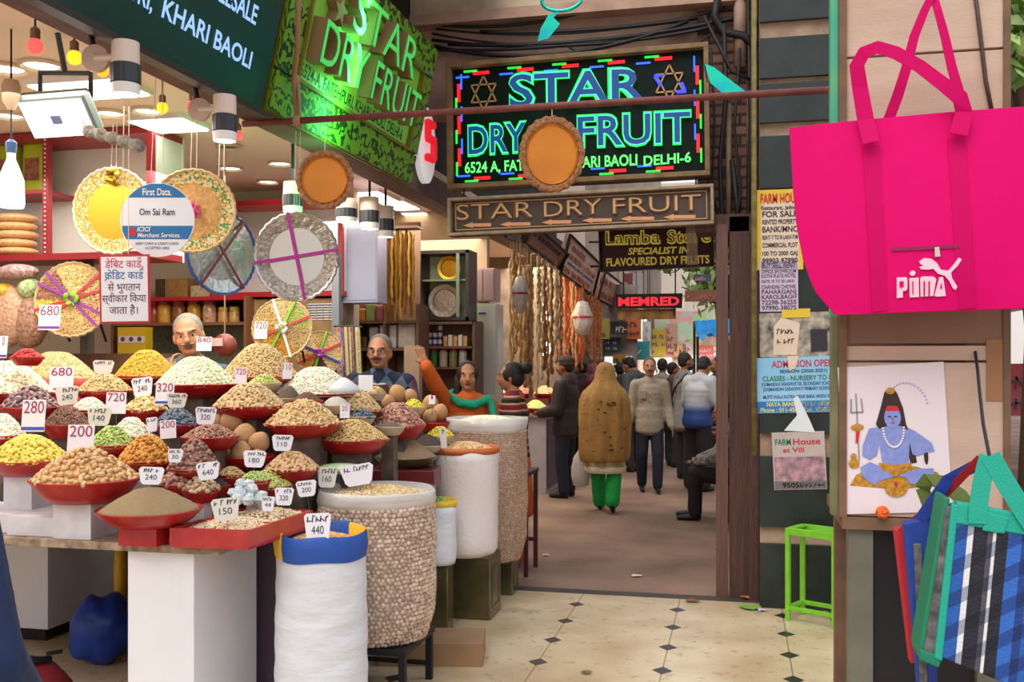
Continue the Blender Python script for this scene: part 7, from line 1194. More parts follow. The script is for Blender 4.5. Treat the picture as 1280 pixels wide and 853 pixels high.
def skin(k): return mat('skin_' + k, {'tan': '#b37a58', 'brown': '#94603f', 'light': '#c58a68', 'dark': '#7a4c34'}[k], .5, noise=.25, nscale=14, ncol='#8a4f38')
BLK, DNM, CHAR = mat('black_cloth', '#1d1c22', .8, bump=.2, bscale=40), mat('dark_navy_cloth', '#1d2233', .85, bump=.2, bscale=40), mat('charcoal_cloth', '#2c2a2b', .85, bump=.25, bscale=30); M_SHOE = mat('black_shoe', '#161416', .4)
def foot(px, py, z=-.03): return PZ(px, py, z)
D = math.radians
# shawled woman walking away
p = foot(757, 640); p.z = -.03
w = Fig('woman walking away in a tan shawl over her head and bright green trousers', p, D(94), 1.63, dict(al=(-.045, .10, .05), kl=(-.055, .05, .29), ar=(.05, -.10, .075), kr=(.06, .0, .285), wl=(-.17, .03, .45), el=(-.135, .0, .61), wr=(.05, .08, .62), er=(.125, .0, .63)))
w.body(skin('tan'), 'grip'); w.legs(mat('bright_green_cotton', '#12a548', .8, bump=.3, bscale=30), .01, wide=.012); w.shoes(M_SHOE, (0, -.35))
b = MB(); b.lathe([(.125 * 1.63, .27 * 1.63), (.13 * 1.63, .30 * 1.63), (.118 * 1.63, .42 * 1.63), (.1 * 1.63, .56 * 1.63), (.09 * 1.63, .56 * 1.63), (.11 * 1.63, .42 * 1.63), (.12 * 1.63, .28 * 1.63), (.125 * 1.63, .27 * 1.63)], 40, p, (w.R, w.F, UP), sy=.8, wob=lambda a, h: 1 + .03 * math.sin(a * 8)); b.build('kurta', mat('olive_floral', '#8a7a2c', .8, noise=1, nscale=16, ncol='#e0d4b0'), w.r, smooth=True)
b = MB(); b.lathe([(.128 * 1.63, .262 * 1.63), (.134 * 1.63, .268 * 1.63), (.132 * 1.63, .305 * 1.63), (.126 * 1.63, .305 * 1.63), (.128 * 1.63, .262 * 1.63)], 40, p, (w.R, w.F, UP), sy=.8, wob=lambda a, h: 1 + .03 * math.sin(a * 8)); b.build('lace_hem', mat('cream_lace', '#e6dcc4', .8, bump=.4), w.r, smooth=True)
b = MB(); hh = 1.63; prof = [(.152, .34), (.16, .36), (.163, .40), (.166, .50), (.168, .60), (.168, .68), (.16, .75), (.142, .80), (.10, .845), (.074, .88), (.067, .93), (.058, .965), (.036, .992), (0, 1.0)]
b.lathe([(r_ * hh, z * hh) for r_, z in prof], 64, p, (w.R, w.F, UP), sx=1.0, sy=.78, wob=lambda a, h: 1 + (.06 * math.sin(a * 7 + h * 2.5) + .04 * math.sin(a * 12 - h * 5)) * max(0, 1 - max(0, h / hh - .72) * 4) + .012 * math.sin(h * 22 + math.sin(a * 3) * 2) + (.12 * (1 - h / hh) * math.cos(a - 3.5)))
gm = random.Random(3); o = b.build('shawl', mat('tan_shawl', '#bd9355', .9, noise=.4, nscale=7, ncol='#94703e', bump=.6, bscale=34), w.r, smooth=True)
b = MB(); 
for i, (a, z) in enumerate([(gm.uniform(-2.7, -.5), gm.uniform(.4, .76)) for _ in range(26)]): q = p + (w.R * math.cos(a) * .15 + w.F * math.sin(a) * .132) * hh + UP * z * hh; b.ball(q, (.02, .012, .008), 7, 5)
b.build('printed_motif', mat('shawl_motif', '#5e3c22', .9), w.r)
hx = w.w((-.172, .04, .415)); r = thing('carrier_bag', 'white plastic carrier bag in the hand of the shawled woman', 'bag', hx - UP * .42); b = MB(); b.lathe([(.03, -.42), (.085, -.40), (.10, -.3), (.095, -.2), (.07, -.1), (.02, -.01), (.012, .02)], 26, hx, (w.R, w.F, UP), sy=.6, wob=lambda a, h: 1 + .07 * math.sin(a * 5 + h * 14)); b.build('bag', mat('thin_white_plastic', '#e4dcd8', .35, alpha=.85), r, smooth=True); MB().ball(hx - UP * .3, (.07, .045, .09), 12, 8).build('goods', mat('pinkish_goods', '#d8b4a0', .6), r, smooth=True)
# man in dark jacket and cap at the stall
p = foot(708, 622); m = Fig('man in a dark jacket and knitted cap standing at the stall, facing left', p, D(168), 1.68, dict(wl=(-.10, .16, .60), el=(-.15, .02, .63), wr=(.15, .05, .5)), look=4); m.body(skin('brown')); m.face(moustache='#1c1512'); m.hair('#1d1714'); m.top(mat('brown_black_jacket', '#2e2522', .7, bump=.4, bscale=14), .024, hem=.46, name='jacket', collar=mat('brown_black_jacket', '#2e2522')); m.legs(DNM, .012); m.shoes(M_SHOE)
b = MB(); m.e(b, (0, -.012, .042), (.055, .062, .042), n=18); m.e(b, (0, -.018, .02), (.0565, .06, .03), n=18); b.build('knitted_cap', mat('wool_cap', '#4a3a30', .95, bump=.8, bscale=160), m.r, smooth=True)
# man in grey shirt walking towards us
p = foot(812, 615); g = Fig('man in a grey checked shirt and dark jeans walking towards the viewer', p, D(-82), 1.67, dict(al=(-.055, .07, .05), kl=(-.058, .06, .285), ar=(.055, -.05, .055), wl=(-.16, .05, .49), wr=(.165, .03, .49))); g.body(skin('tan')); g.face(moustache='#4a403a', brow='#2c221c'); g.hair('#4a423c', 'short'); g.top(mat('grey_check_shirt', '#a39987', .85, noise=.5, nscale=30, ncol='#7e7668', bump=.2), .014, hem=.46, collar=mat('grey_check_shirt', '#948a78')); g.legs(DNM, .01); g.shoes(M_SHOE, (.1, -.1))
b = MB(); 
for z in (.79, .74, .69, .64, .59): b.ball(g.w((0, .079, z)), .008, 8, 6)
b.build('button', mat('button_pale', '#d8d0c4', .4), g.r); b = MB(); q = g.w((.055, .076, .73)); b.box(q, (.09, .012, .1), rz=D(8)); b.build('pocket', mat('grey_check_shirt', '#948a78'), g.r, bevel=.004)
# man in white and blue jacket bending over the cloth stall
p = foot(872, 614); m = Fig('man in a pale grey and blue jacket stooping over the cloth stall, back to us', p, D(52), 1.72, dict(head=(0, .075, .905), neck=(0, .03, .845), sl=(-.104, .03, .795), sr=(.104, .03, .795), chest=(0, .015, .735), el=(-.15, .06, .64), wl=(-.1, .19, .57), er=(.15, .06, .64), wr=(.09, .2, .56)), nod=28, look=-12); m.body(skin('tan')); m.face(); m.hair('#1b1512')
def two_tone():
    t = mat('white_blue_jacket', '#b9bcc2', .6, bump=.25, bscale=16); nt = t.node_tree; N = nt.nodes; L = nt.links; gg = N.new('ShaderNodeNewGeometry'); s_ = N.new('ShaderNodeSeparateXYZ'); L.new(gg.outputs['Position'], s_.inputs[0]); rp = N.new('ShaderNodeMapRange'); rp.inputs[1].default_value = .98; rp.inputs[2].default_value = 1.12; L.new(s_.outputs['Z'], rp.inputs[0]); mx = N.new('ShaderNodeMix'); mx.data_type = 'RGBA'; L.new(rp.outputs[0], mx.inputs[0]); mx.inputs[6].default_value = (*lin('#1f3f82'), 1); mx.inputs[7].default_value = (*lin('#b9bcc2'), 1); L.new(mx.outputs[2], N['Principled BSDF'].inputs['Base Color']); return t
m.top(two_tone(), .026, hem=.49, name='jacket', collar=mat('navy_collar', '#24365c', .7)); m.legs(BLK, .014, wide=.012); m.shoes(M_SHOE)
# man with shoulder strap behind him
p = foot(856, 600); m = Fig('bearded man with a dark strap across a grey shirt, turned right', p, D(25), 1.74, dict(wl=(-.05, .15, .6), wr=(.1, .17, .58)), look=-5); m.body(skin('brown')); m.face(moustache='#1a1410'); m.hair('#161210'); b = MB(); m.e(b, (0, .02, -.045), (.036, .038, .026)); b.build('beard', mat('hair#1a1410', '#1a1410'), m.r, smooth=True); m.top(mat('grey_kurta', '#7d7a78', .8, bump=.2), .02, hem=.42, flare=.015); m.legs(BLK, .012); m.shoes(M_SHOE); b = MB(); b.tube([m.w((-.1, .085, .6)), m.w((0, .096, .72)), m.w((.1, .055, .845)), m.w((.11, -.03, .84)), m.w((0, -.09, .72)), m.w((-.1, -.08, .6))], .014, 6); b.build('shoulder_strap', BLK, m.r)
# others further back
p = foot(897, 588); m = Fig('person in a dark maroon jacket beyond the cloth stall', p, D(200), 1.68); m.body(skin('brown')); m.face(); m.hair('#171210'); m.top(mat('maroon_jacket', '#3c2428', .7, bump=.4, bscale=14), .024, hem=.45, name='jacket'); m.legs(BLK); m.shoes(M_SHOE)
p = foot(793, 590); m = Fig('man in a grey jacket bowing his head behind the grey-shirted walker', p, D(150), 1.72, dict(head=(0, .06, .905)), nod=25); m.body(skin('tan')); m.face(); m.hair('#1b1613'); m.top(mat('slate_jacket', '#4d5358', .7, bump=.3), .022, hem=.45, name='jacket'); m.legs(CHAR); m.shoes(M_SHOE)
p = foot(742, 590); m = Fig('woman in a maroon headscarf beyond the shawled woman', p, D(100), 1.58); m.body(skin('tan')); m.top(mat('maroon_kameez', '#5c1f30', .8), .02, hem=.3, flare=.02); m.legs(BLK); m.shoes(M_SHOE); b = MB(); m.e(b, (0, -.012, .02), (.06, .064, .062), n=18); m.e(b, (0, -.03, -.07), (.075, .06, .06), n=16); fuse(b, 'headscarf', mat('maroon_scarf', '#7c2038', .85, noise=.8, nscale=40, ncol='#c08a90'), m.r, .013, 3)
for px, py, f_, hgt, sh, lab in ((727, 585, 160, 1.62, '#3a3434', 'man in a charcoal top glimpsed between the cap and the headscarf'), (775, 582, 95, 1.6, '#32363c', 'dark haired person in slate clothes right of the tan shawl, farther off'), (828, 580, 80, 1.66, '#8d8a86', 'person in a pale grey top far down the lane'), (841, 584, 20, 1.6, '#5a3a30', 'person in a brown top far down the lane beside the bearded man')):
    p = foot(px, py); m = Fig(lab, p, D(f_), hgt, vox=.018); m.body(skin('brown')); m.face(); m.hair('#181311'); m.top(mat('far_top' + sh, sh, .8), .02, hem=.45); m.legs(CHAR); m.shoes(M_SHOE)
# woman in orange reaching up
c = P(581, 483, 7.62); H = 1.6; p = Vector((c.x, c.y, 1.49 - .932 * H)); p.z = max(0, p.z)
w = Fig('woman in an orange kurta with a teal scarf raising her arm', (c.x + .02, c.y, 0.0), D(-72), H, dict(wr=(.20, .22, .99), er=(.155, .12, .895), sr=(.104, .01, .812), wl=(-.12, .10, .55)), vox=.009); w.body(skin('tan'), {'r': ((-.35, -.1, 1), (-.6, -.3, -.2), .15), 'l': 'relaxed'}); w.face(lip='#7a2a34'); w.hair('#15100f', 'long'); OR = mat('orange_cotton', '#d8621c', .8, noise=.3, nscale=9, ncol='#b04a14', bump=.25, bscale=24); w.top(OR, .014, hem=.28, flare=.03, name='kurta'); w.legs(mat('teal_salwar', '#1c7a5c', .8), .012); w.shoes(M_SHOE)
b = MB(); b.tube([w.w((-.13, -.04, .80)), w.w((-.10, .05, .83)), w.w((-.03, .085, .80)), w.w((.04, .08, .81)), w.w((.09, .03, .845)), w.w((.06, -.05, .86))], [.03, .034, .04, .036, .032, .03], 10); b.tube([w.w((-.11, .05, .82)), w.w((-.13, .085, .7)), w.w((-.13, .1, .58))], [.03, .034, .03], 10); fuse(b, 'scarf', mat('teal_scarf', '#14906a', .8, bump=.4, bscale=20), w.r, .012, 3)
b = MB()
for x, z in ((.05, .74), (.0, .70), (-.06, .73), (.06, .66), (-.02, .63), (-.07, .65)): b.ball(w.w((x, .083, z)), (.022, .012, .022), 8, 6)
b.build('floral_motif', mat('teal_motif', '#1f9a74', .8), w.r, smooth=True); b = MB(); q = w.w(w.j['wr']); b.lathe([(.03, -.006), (.034, 0), (.03, .006), (.027, 0), (.03, -.006)], 20, q - (w.w(w.j['wr']) - w.w(w.j['er'])).normalized() * .02, (w.R, w.F, UP)); b.build('bangle', M_GOLD, w.r, smooth=True)
# woman in striped shawl
c = P(641, 478, 8.1); w = Fig('woman with a hair bun and striped shawl over orange, facing left', (c.x, c.y, -.03 if c.y > 6.9 else 0), D(186), 1.62, dict(wl=(-.12, .12, .58), wr=(.1, .14, .6)), vox=.011); w.body(skin('tan')); w.face(); w.hair('#14100f', 'bun'); w.top(mat('orange_cotton', '#d8621c'), .014, hem=.26, flare=.03, name='kurta'); w.legs(mat('orange_salwar', '#e0702a', .8), .014, wide=.02); w.shoes(M_SHOE)
def stripes():
    t = mat('striped_shawl', '#7a1f2c', .9, bump=.5, bscale=60); nt = t.node_tree; N = nt.nodes; L = nt.links; gg = N.new('ShaderNodeNewGeometry'); s_ = N.new('ShaderNodeSeparateXYZ'); L.new(gg.outputs['Position'], s_.inputs[0]); a = N.new('ShaderNodeMath'); a.operation = 'MULTIPLY'; a.inputs[1].default_value = 9; L.new(s_.outputs['Z'], a.inputs[0]); f_ = N.new('ShaderNodeMath'); f_.operation = 'FRACT'; L.new(a.outputs[0], f_.inputs[0]); rp = N.new('ShaderNodeValToRGB'); rp.color_ramp.interpolation = 'CONSTANT'; e = rp.color_ramp.elements; e[0].color = (*lin('#8a2030'), 1); e[1].position = .35; e[1].color = (*lin('#d0a868'), 1)
    for q_, cc in ((.5, '#2a2024'), (.75, '#7c3a30'), (.88, '#c8b49a')): k = e.new(q_); k.color = (*lin(cc), 1)
    L.new(f_.outputs[0], rp.inputs[0]); L.new(rp.outputs[0], N['Principled BSDF'].inputs['Base Color']); return t
b = MB(); w.torso(b, .024); [w.c(b, w.j['s' + q], w.j['e' + q], .05, .05) for q in 'lr']; w.c(b, (0, -.01, .8), (0, -.01, .83), .06, .05); fuse(b, 'shawl', stripes(), w.r, .013, 4)
# man in diamond sweater
c = P(475, 441, 7.2); H = 1.78; w = Fig('bespectacled man in a navy diamond-patterned sweater behind the heaps', (c.x, c.y, 1.672 - .932 * H), D(-78), H, dict(wl=(-.12, .10, .55), wr=(.13, .1, .55)), vox=.010, look=4); w.r.location = w.r.location; w.body(skin('tan')); w.face(moustache='#3a322c', glasses=True, brow='#2c241e'); w.hair('#6a625a', 'short')
def argyle():
    t = mat('diamond_knit', '#1f2a44', .9, bump=.4, bscale=120); nt = t.node_tree; N = nt.nodes; L = nt.links; gg = N.new('ShaderNodeNewGeometry'); mp = N.new('ShaderNodeMapping'); mp.inputs['Rotation'].default_value = (0, D(45), 0); mp.inputs['Scale'].default_value = (1, 1, 1); sc_ = N.new('ShaderNodeVectorMath'); sc_.operation = 'MULTIPLY'; sc_.inputs[1].default_value = (1.25, 0, .85); L.new(gg.outputs['Position'], sc_.inputs[0]); L.new(sc_.outputs[0], mp.inputs[0]); ck = N.new('ShaderNodeTexChecker'); ck.inputs['Scale'].default_value = 11; ck.inputs['Color1'].default_value = (*lin('#1c2740'), 1); ck.inputs['Color2'].default_value = (*lin('#56606f'), 1); L.new(mp.outputs[0], ck.inputs[0]); v = N.new('ShaderNodeTexVoronoi'); v.inputs['Scale'].default_value = 7; L.new(gg.outputs['Position'], v.inputs['Vector']); s_ = N.new('ShaderNodeSeparateColor'); L.new(v.outputs['Color'], s_.inputs[0]); gt = N.new('ShaderNodeMath'); gt.operation = 'GREATER_THAN'; gt.inputs[1].default_value = .66; L.new(s_.outputs[0], gt.inputs[0]); mx = N.new('ShaderNodeMix'); mx.data_type = 'RGBA'; L.new(gt.outputs[0], mx.inputs[0]); L.new(ck.outputs[0], mx.inputs[6]); mx.inputs[7].default_value = (*lin('#8c2036'), 1); L.new(mx.outputs[0 + 2], N['Principled BSDF'].inputs['Base Color']); return t
w.top(argyle(), .02, name='sweater', hem=.47); w.legs(CHAR); w.shoes(M_SHOE); LB = mat('light_blue_shirt', '#a8c0d8', .8); b = MB()
for x in (-1, 1): b.prism([(0, 0), (.05, .02), (.055, .085), (.015, .085)][::1] if x > 0 else [(0, 0), (-.015, .085), (-.055, .085), (-.05, .02)], Fr(w.w((0, .082, .765)), -w.R if False else w.R, (UP - w.F * .35)), .006)
b.build('shirt_collar', LB, w.r); b = MB(); b.prism([(-.03, .06), (0, -.07), (.03, .06)], Fr(w.w((0, .084, .775)), w.R, (UP - w.F * .3)), .004); b.build('shirt_front', mat('white_shirt', '#d8d8dc', .8), w.r)
# seated man leaning on his hand
c = P(222, 421, 6.15); H = 1.84; w = Fig('grey-haired man in a blue-grey vest resting his chin on his hand', (c.x, c.y + .12, 1.765 - .932 * H), D(-58), H, dict(head=(.0, .10, .932), neck=(-.01, .05, .862), sl=(-.11, 0, .795), sr=(.104, .02, .81), er=(.14, .17, .69), wr=(.05, .185, .80), el=(-.15, .12, .66), wl=(-.02, .2, .69), chest=(0, .0, .73), waist=(0, -.07, .61), pelvis=(0, -.13, .535), hl=(-.055, -.13, .52), hr=(.055, -.13, .52), kl=(-.058, -.12, .285), kr=(.058, -.12, .285), al=(-.06, -.14, .045), ar=(.06, -.14, .045)), look=8, nod=4, tilt=9, vox=.008)
w.body(skin('light'), {'r': ((-.25, .1, 1), (.55, -.7, .2), 1.5), 'l': 'relaxed'}, vox=.007); w.face(moustache='#8a7d74', brow='#4a3a30', lip='#8a4438'); w.hair('#8a837c', 'short'); w.top(mat('khaki_shirt', '#7d7a5c', .85, bump=.3), .012, name='shirt', collar=mat('khaki_shirt', '#7d7a5c'))
b = MB(); w.torso(b, .02); w.c(b, w.j['sl'], w.j['sr'], .046, .046); fuse(b, 'vest', mat('blue_grey_vest', '#566b88', .8, bump=.4, bscale=20), w.r, .012, 4); w.legs(CHAR); w.shoes(M_SHOE)
b = MB(); w.e(b, (0, .02, .06), (.03, .03, .006)); 
one(MB().bb((c.x - .35, c.y - .1, 0), (c.x + .35, c.y + .7, max(.05, 1.765 - .932 * H))), 'shop_platform', mat('platform_wood', '#6d5a4a', .8), 'raised wooden platform the seated shopkeeper stands on behind the heaps', 'platform')
c = P(475, 441, 7.2); one(MB().bb((c.x - .3, c.y - .2, 0), (c.x + .3, c.y + .45, max(.012, 1.672 - .932 * 1.78))), 'shop_platform', mat('platform_wood', '#6d5a4a'), 'low platform under the man in the diamond sweater', 'platform')
# shopper at the left edge, only an arm and side in frame
c = P(-128, 700, 2.05); H = 1.67; w = Fig('shopper in a navy jacket cut by the left frame edge, arm hanging', (c.x - .02, c.y, 0), D(75), H, dict(er=(.185, -.01, .62), wr=(.09, .11, .52), sr=(.108, 0, .79)), vox=.011); w.body(skin('tan')); w.face(); w.hair('#1a1512'); w.top(mat('navy_fleece', '#14284e', .85, bump=.5, bscale=9, noise=.3, nscale=3, ncol='#0d1a36'), .03, hem=.47, name='jacket'); w.legs(mat('beige_trousers', '#8f8672', .8), .012); w.shoes(M_SHOE)
b = MB(); b.tube([w.w((.12, .05, .84)), w.w((.135, .0, .845)), w.w((.13, -.04, .8)), w.w((.12, -.05, .7))], [.028, .03, .03, .026], 8); fuse(b, 'scarf', mat('dotted_scarf', '#1c1a18', .9, noise=1, nscale=90, ncol='#d8d4b8'), w.r, .01, 2)
# man sitting low behind the shutter post
p = foot(902, 652); w = Fig('person in dark trousers sitting low behind the brown shutter post', (p.x + .16, p.y + .1, -.03), D(178), 1.68, dict(pelvis=(0, 0, .27), waist=(0, .01, .34), chest=(0, .03, .46), neck=(0, .06, .58), head=(0, .09, .655), sl=(-.104, .05, .53), sr=(.104, .05, .53), el=(-.15, .12, .40), er=(.15, .12, .40), wl=(-.08, .24, .36), wr=(.08, .24, .36), hl=(-.06, .02, .27), hr=(.06, .02, .27), kl=(-.09, .25, .29), kr=(.09, .25, .29), al=(-.08, .25, .045), ar=(.08, .27, .045)), nod=15); w.body(skin('brown')); w.face(); w.hair('#191412'); w.top(mat('striped_top', '#3a3a40', .8, noise=.8, nscale=20, ncol='#b8b4ac'), .016); w.legs(BLK, .014); w.shoes(M_SHOE)
one(MB().box((p.x + .18, p.y + .1, .16), (.34, .34, .38)), 'low_crate', mat('crate_wood', '#5a4334', .8, noise=.5, ncol='#36281f'), 'low wooden crate the sitting person uses as a seat by the shutter', 'crate', bevel=.006)
# ================================================================= THE LANE BEYOND, CABLES, TREE
# strings of dried goods hanging along the left row
one(MB().tube([(-2.17, 9.2, 2.80), (-2.17, 16.95, 2.80)], .02, 8), 'garland_rail', M_IRON, 'long iron rail along the left row carrying the strings of dried goods', 'rail')
GC = [('#b98a52', '#7c5430'), ('#d0a86c', '#8a6238'), ('#8a5a34', '#55341c'), ('#d8742c', '#a8481c'), ('#c8b890', '#94805a'), ('#a83c2c', '#d8944c')]
gr = random.Random(5)
for k in range(64):
    Y = 9.55 + 6.4 * (k / 63) ** 1.25; X = -2.17 + gr.uniform(-.10, .06); t = gr.uniform(2.55, 2.76); L_g = gr.uniform(.75, 1.35) if k % 7 else gr.uniform(.3, .5); ci = gr.choice((0, 1, 2, 4)) if k < 34 else gr.choice((3, 5, 3, 1, 5)); wd = gr.uniform(.016, .03); n = 26; b = MB()
    b.tube([(X + .008 * math.sin(i * .9 + k), Y + .008 * math.cos(i * 1.3 + k), t - L_g * i / n) for i in range(n + 1)], [wd * (.55 + .45 * (i % 2)) for i in range(n + 1)], 7); b.tube([(X, Y, t), (X, Y, 2.79), (-2.17, Y, 2.80)], .004, 5)
    one(b, 'dried_string', mat('dried_string_%d' % ci, GC[ci][0], .6, noise=1, nscale=30, ncol=GC[ci][1]), f"one of the {'tan and brown' if ci in (0, 1, 2, 4) else 'orange and red'} strings of dried goods hanging along the left row", 'garland', 'tan strings of dried goods' if ci in (0, 1, 2, 4) else 'orange strings of dried goods', smooth=True)
for px, y0, y1, w_, lab, rc in ((650, 345, 392, .13, 'white bundle tied with a magenta ribbon hanging at the start of the left row strings', '#a81c6c'), (728, 376, 420, .22, 'grey white net bundle with a red tie hanging at the far end of the strings', '#c02840')):
    a, b_ = PX(px, y0, -2.02), PX(px, y1, -2.02); L_ = a.z - b_.z; r = thing('white_bundle', lab, 'bundle', b_); MB().lathe([(.01, L_), (w_ * .3, L_ * .95), (w_ * .55, L_ * .6), (w_ * .5, L_ * .3), (w_ * .3, .05 * L_), (.01, 0)], 20, b_, wob=lambda q, h: 1 + .1 * math.sin(q * 6)).build('net', mat('net_white', '#cfc6bc', .6, noise=.6, nscale=30, ncol='#8a7e74'), r, smooth=True); MB().lathe([(w_ * .57, L_ * .5), (w_ * .59, L_ * .53), (w_ * .57, L_ * .56), (w_ * .57, L_ * .5)], 20, b_).build('ribbon', mat('tie' + rc, rc, .5), r); MB().tube([a, (a.x, a.y, 2.80), (-2.19, a.y, 2.80)], .006, 5).build('cord', M_ROPE, r)
for px, py, lab in ((683, 383, 'bright bare bulb among the strings of the left row, upper one'), (682, 398, 'bright bare bulb among the strings of the left row, lower one'), (684, 441, 'bright tall lamp above the stall trays in the left row')):
    c = PX(px, py, -2.3); r = thing('bare_bulb', lab, 'bulb', c); MB().ball(c, (.055, .055, .07 if py < 420 else .14), 12, 9).build('glass', glow('bare_bulb', '#fff2d8', 7), r, smooth=True); MB().tube([c + UP * .06, (c.x, c.y, 3.05)], .006, 5).build('wire', M_IRON, r)
# neighbour's stall: counter and trays
r = thing('stall_counter', 'grey panelled counter of the next stall in the left row', 'counter', (-2.8, 12.5, -.03)); MB().bb((-4.6, 12.0, -.03), (-2.32, 13.3, .92)).build('body', mat('grey_panel', '#b7b2ba', .5, noise=.3, ncol='#8d8890'), r); MB().bb((-4.65, 11.95, .92), (-2.27, 13.35, .96)).build('worktop', M_TOP, r); MB().bb((-2.318, 12.05, .02), (-2.31, 13.2, .88)).build('dark_side', mat('purple_panel', '#5d4c5c'), r); MB().bb((-3.5, 12.6, .96), (-2.4, 13.3, 1.12)).build('step', M_STEP, r)
for i, (x, y, R, k, z) in enumerate(((-2.48, 12.15, .16, 'lime', .96), (-2.80, 12.2, .16, 'yellow', .96), (-2.48, 12.75, .16, 'pistachio', 1.12), (-2.82, 12.8, .17, 'almond', 1.12), (-3.15, 12.3, .17, 'tan_seed', .96), (-3.2, 12.9, .17, 'white_seed', 1.12))):
    d_ = ['lime green', 'yellow', 'brown nut', 'pink almond', 'tan seed', 'white seed'][i] + ' heap on the next stall counter'; b = MB(); b.lathe([(0, 0), (.6 * R, 0), (R, .06), (.96 * R, .06), (.6 * R, .012), (0, .01)], 28, (x, y, z)); one(b, 'bowl', M_BOWL, 'red bowl under the ' + d_, 'bowl', 'bowls on the next stall', smooth=.7)
    dv, df = dome_mesh(R * .93, .11, 24, 8); tpl, sz, _, _, cv = KIND[k]; n = 350; pos, nr = dome_points(n, R * .93, .11); v, f_ = scatter(tpl, tuple(q * 1.3 for q in sz), pos, lying_rot(nr)); me = fast_mesh(k + '_heap', np.concatenate([dv, v]), np.concatenate([df, f_ + len(dv)]), kind_mat(k)); o = bpy.data.objects.new(k + '_heap', me); COL.objects.link(o); o.location = (x, y, z + .058); tag(o, d_, 'heap', None, 'stuff')
r = thing('wire_flower_basket', 'tray of artificial flowers and packets behind the bun-haired woman', 'basket', (-2.75, 10.4, 0)); MB().bb((-3.3, 10.0, 0), (-2.4, 10.9, 1.02)).build('stand', mat('grey_panel', '#b7b2ba'), r); b = MB()
for i in range(60): q = Vector((gr.uniform(-3.25, -2.45), gr.uniform(10.05, 10.85), 1.04 + gr.uniform(0, .22))); b.ball(q, gr.uniform(.03, .06), 6, 4)
o = b.build('flowers', mat('mixed_flowers', '#c87a3c', .7, var_col='#e0d0b0', noise=.6, nscale=9, ncol='#4a6a9c'), r, smooth=True); o['kind'] = 'stuff'
# far shops: boards, posters, awnings facing the lane
def wallboard(name, label, x0, y0, x1, y1, Y, col, ink=None, n=2, cat='sign', hang_to=None, emit=None, dep=.06):
    f, w, h = quad_frame(PY(x0, y1, Y), PY(x1, y1, Y), PY(x0, y0, Y)); r = thing(name, label, cat, f.o); MB().box((w / 2, h / 2, -dep / 2), (w, h, dep), fr=f).build('panel', mat('fb_' + col, col, .6, noise=.2, nscale=3, ncol='#8a8078', emit=emit, estr=.3), r)
    if ink:
        for j in range(n): b = MB(); scrawl(b, f, w * .08, h * (.12 + .8 * j / n), w * .84, h * .5 / n, .004, .006, int(x0) + j); b.build('lettering', mat('fi_' + ink, ink, .6), r)
    b = MB()
    for k in (.12, .88): b.tube([f.at(w * k, h * .5, -dep), f.at(w * k, h * .5, -dep) + Vector((0, .07, 0))] if hang_to is None else [f.at(w * k, h, -dep / 2), Vector((f.at(w * k, h, 0).x, Y, hang_to))], .02 if hang_to is None else .007, 5)
    b.build('fixing', M_IRON, r); return r
struct(MB().bb((-2.6, 17.0, -.03), (-2.35, 34, 2.9)), 'wall_row_left', mat('row_left', '#a8968a', .9, noise=.6, nscale=2, ncol='#6a5c54'))
struct(MB().bb((-6.9, 16.9, -.03), (-1.7, 17.0, 2.9)), 'wall_row_face', mat('row_face', '#9a8a80', .9, noise=.9, nscale=3, ncol='#4a403c'))
FB = [(733, 398, 762, 424, 16.6, '#b8a24c', '#3a4a3c', 2, 'framed yellow board at the end of the hanging strings'), (737, 426, 752, 449, 16.7, '#d8d4cc', '#c02838', 2, 'white notice with red marks below the framed yellow board'), (763, 402, 783, 418, 16.6, '#2c2a2c', '#e0dcd4', 1, 'dark board with white lettering left of the tan valance'), (756, 422, 776, 440, 16.75, '#2f3c44', '#d0d4d0', 2, 'dark printed shop board at the end of the left row'), (766, 443, 782, 455, 16.75, '#b8863c', '#3a2a1c', 1, 'small tan board low at the end of the left row'),
      (793, 427, 812, 450, 27.48, '#2fa0a8', '#d0e8e4', 1, 'teal poster standing out far down the lane'), (814, 412, 832, 446, 27.48, '#c8b23c', '#3c3c8c', 3, 'tall yellow-edged poster far down the lane'), (834, 405, 846, 440, 27.48, '#c8a090', '#7a3a3a', 3, 'narrow pinkish cloth banner far down the lane'), (782, 396, 801, 424, 27.48, '#c8642c', '#3a2a34', 2, 'orange and dark board under the tan valance'), (803, 402, 813, 428, 27.48, '#d8d8d4', '#8a8a90', 2, 'pale vertical banner far down the lane'),
      (842, 430, 858, 446, 27.48, '#d8a870', '#5a3a24', 1, 'tan carton board above the bearded man'), (853, 428, 865, 456, 27.48, '#d0ccd0', '#c03040', 2, 'white and red board far down the lane'), (873, 432, 892, 450, 27.48, '#d8686c', '#e8e0dc', 2, 'pinkish red printed board above the stooping man'), (892, 434, 903, 450, 27.48, '#dcdce0', '#4a5a9c', 2, 'white and blue notice beside the shutter post')]
for (x0, y0, x1, y1, Y, c_, ink, n, lab) in FB:
    if x1 < 815 and Y > 20: Y = 16.83 if x0 < 790 else 17.45
    wallboard('shop_board', lab, x0, y0, x1, y1, Y, c_, ink, n, hang_to=3.7 if Y == 17.45 else None)
wallboard('shop_board', 'brown lettered board hanging right of the red-lettered display', 856, 363, 900, 377, 17.5, '#7c4632', '#a86a4a', 1, hang_to=3.7); wallboard('shop_board', 'small bright red board by the shutter post', 904, 365, 916, 382, 17.0, '#d81c2c', None, 0, hang_to=3.7, emit='#d81c2c'); wallboard('shop_board', 'blue and tan board partly hidden by branches', 868, 343, 889, 352, 17.8, '#3a3f5c', '#c8a070', 1, hang_to=3.7)
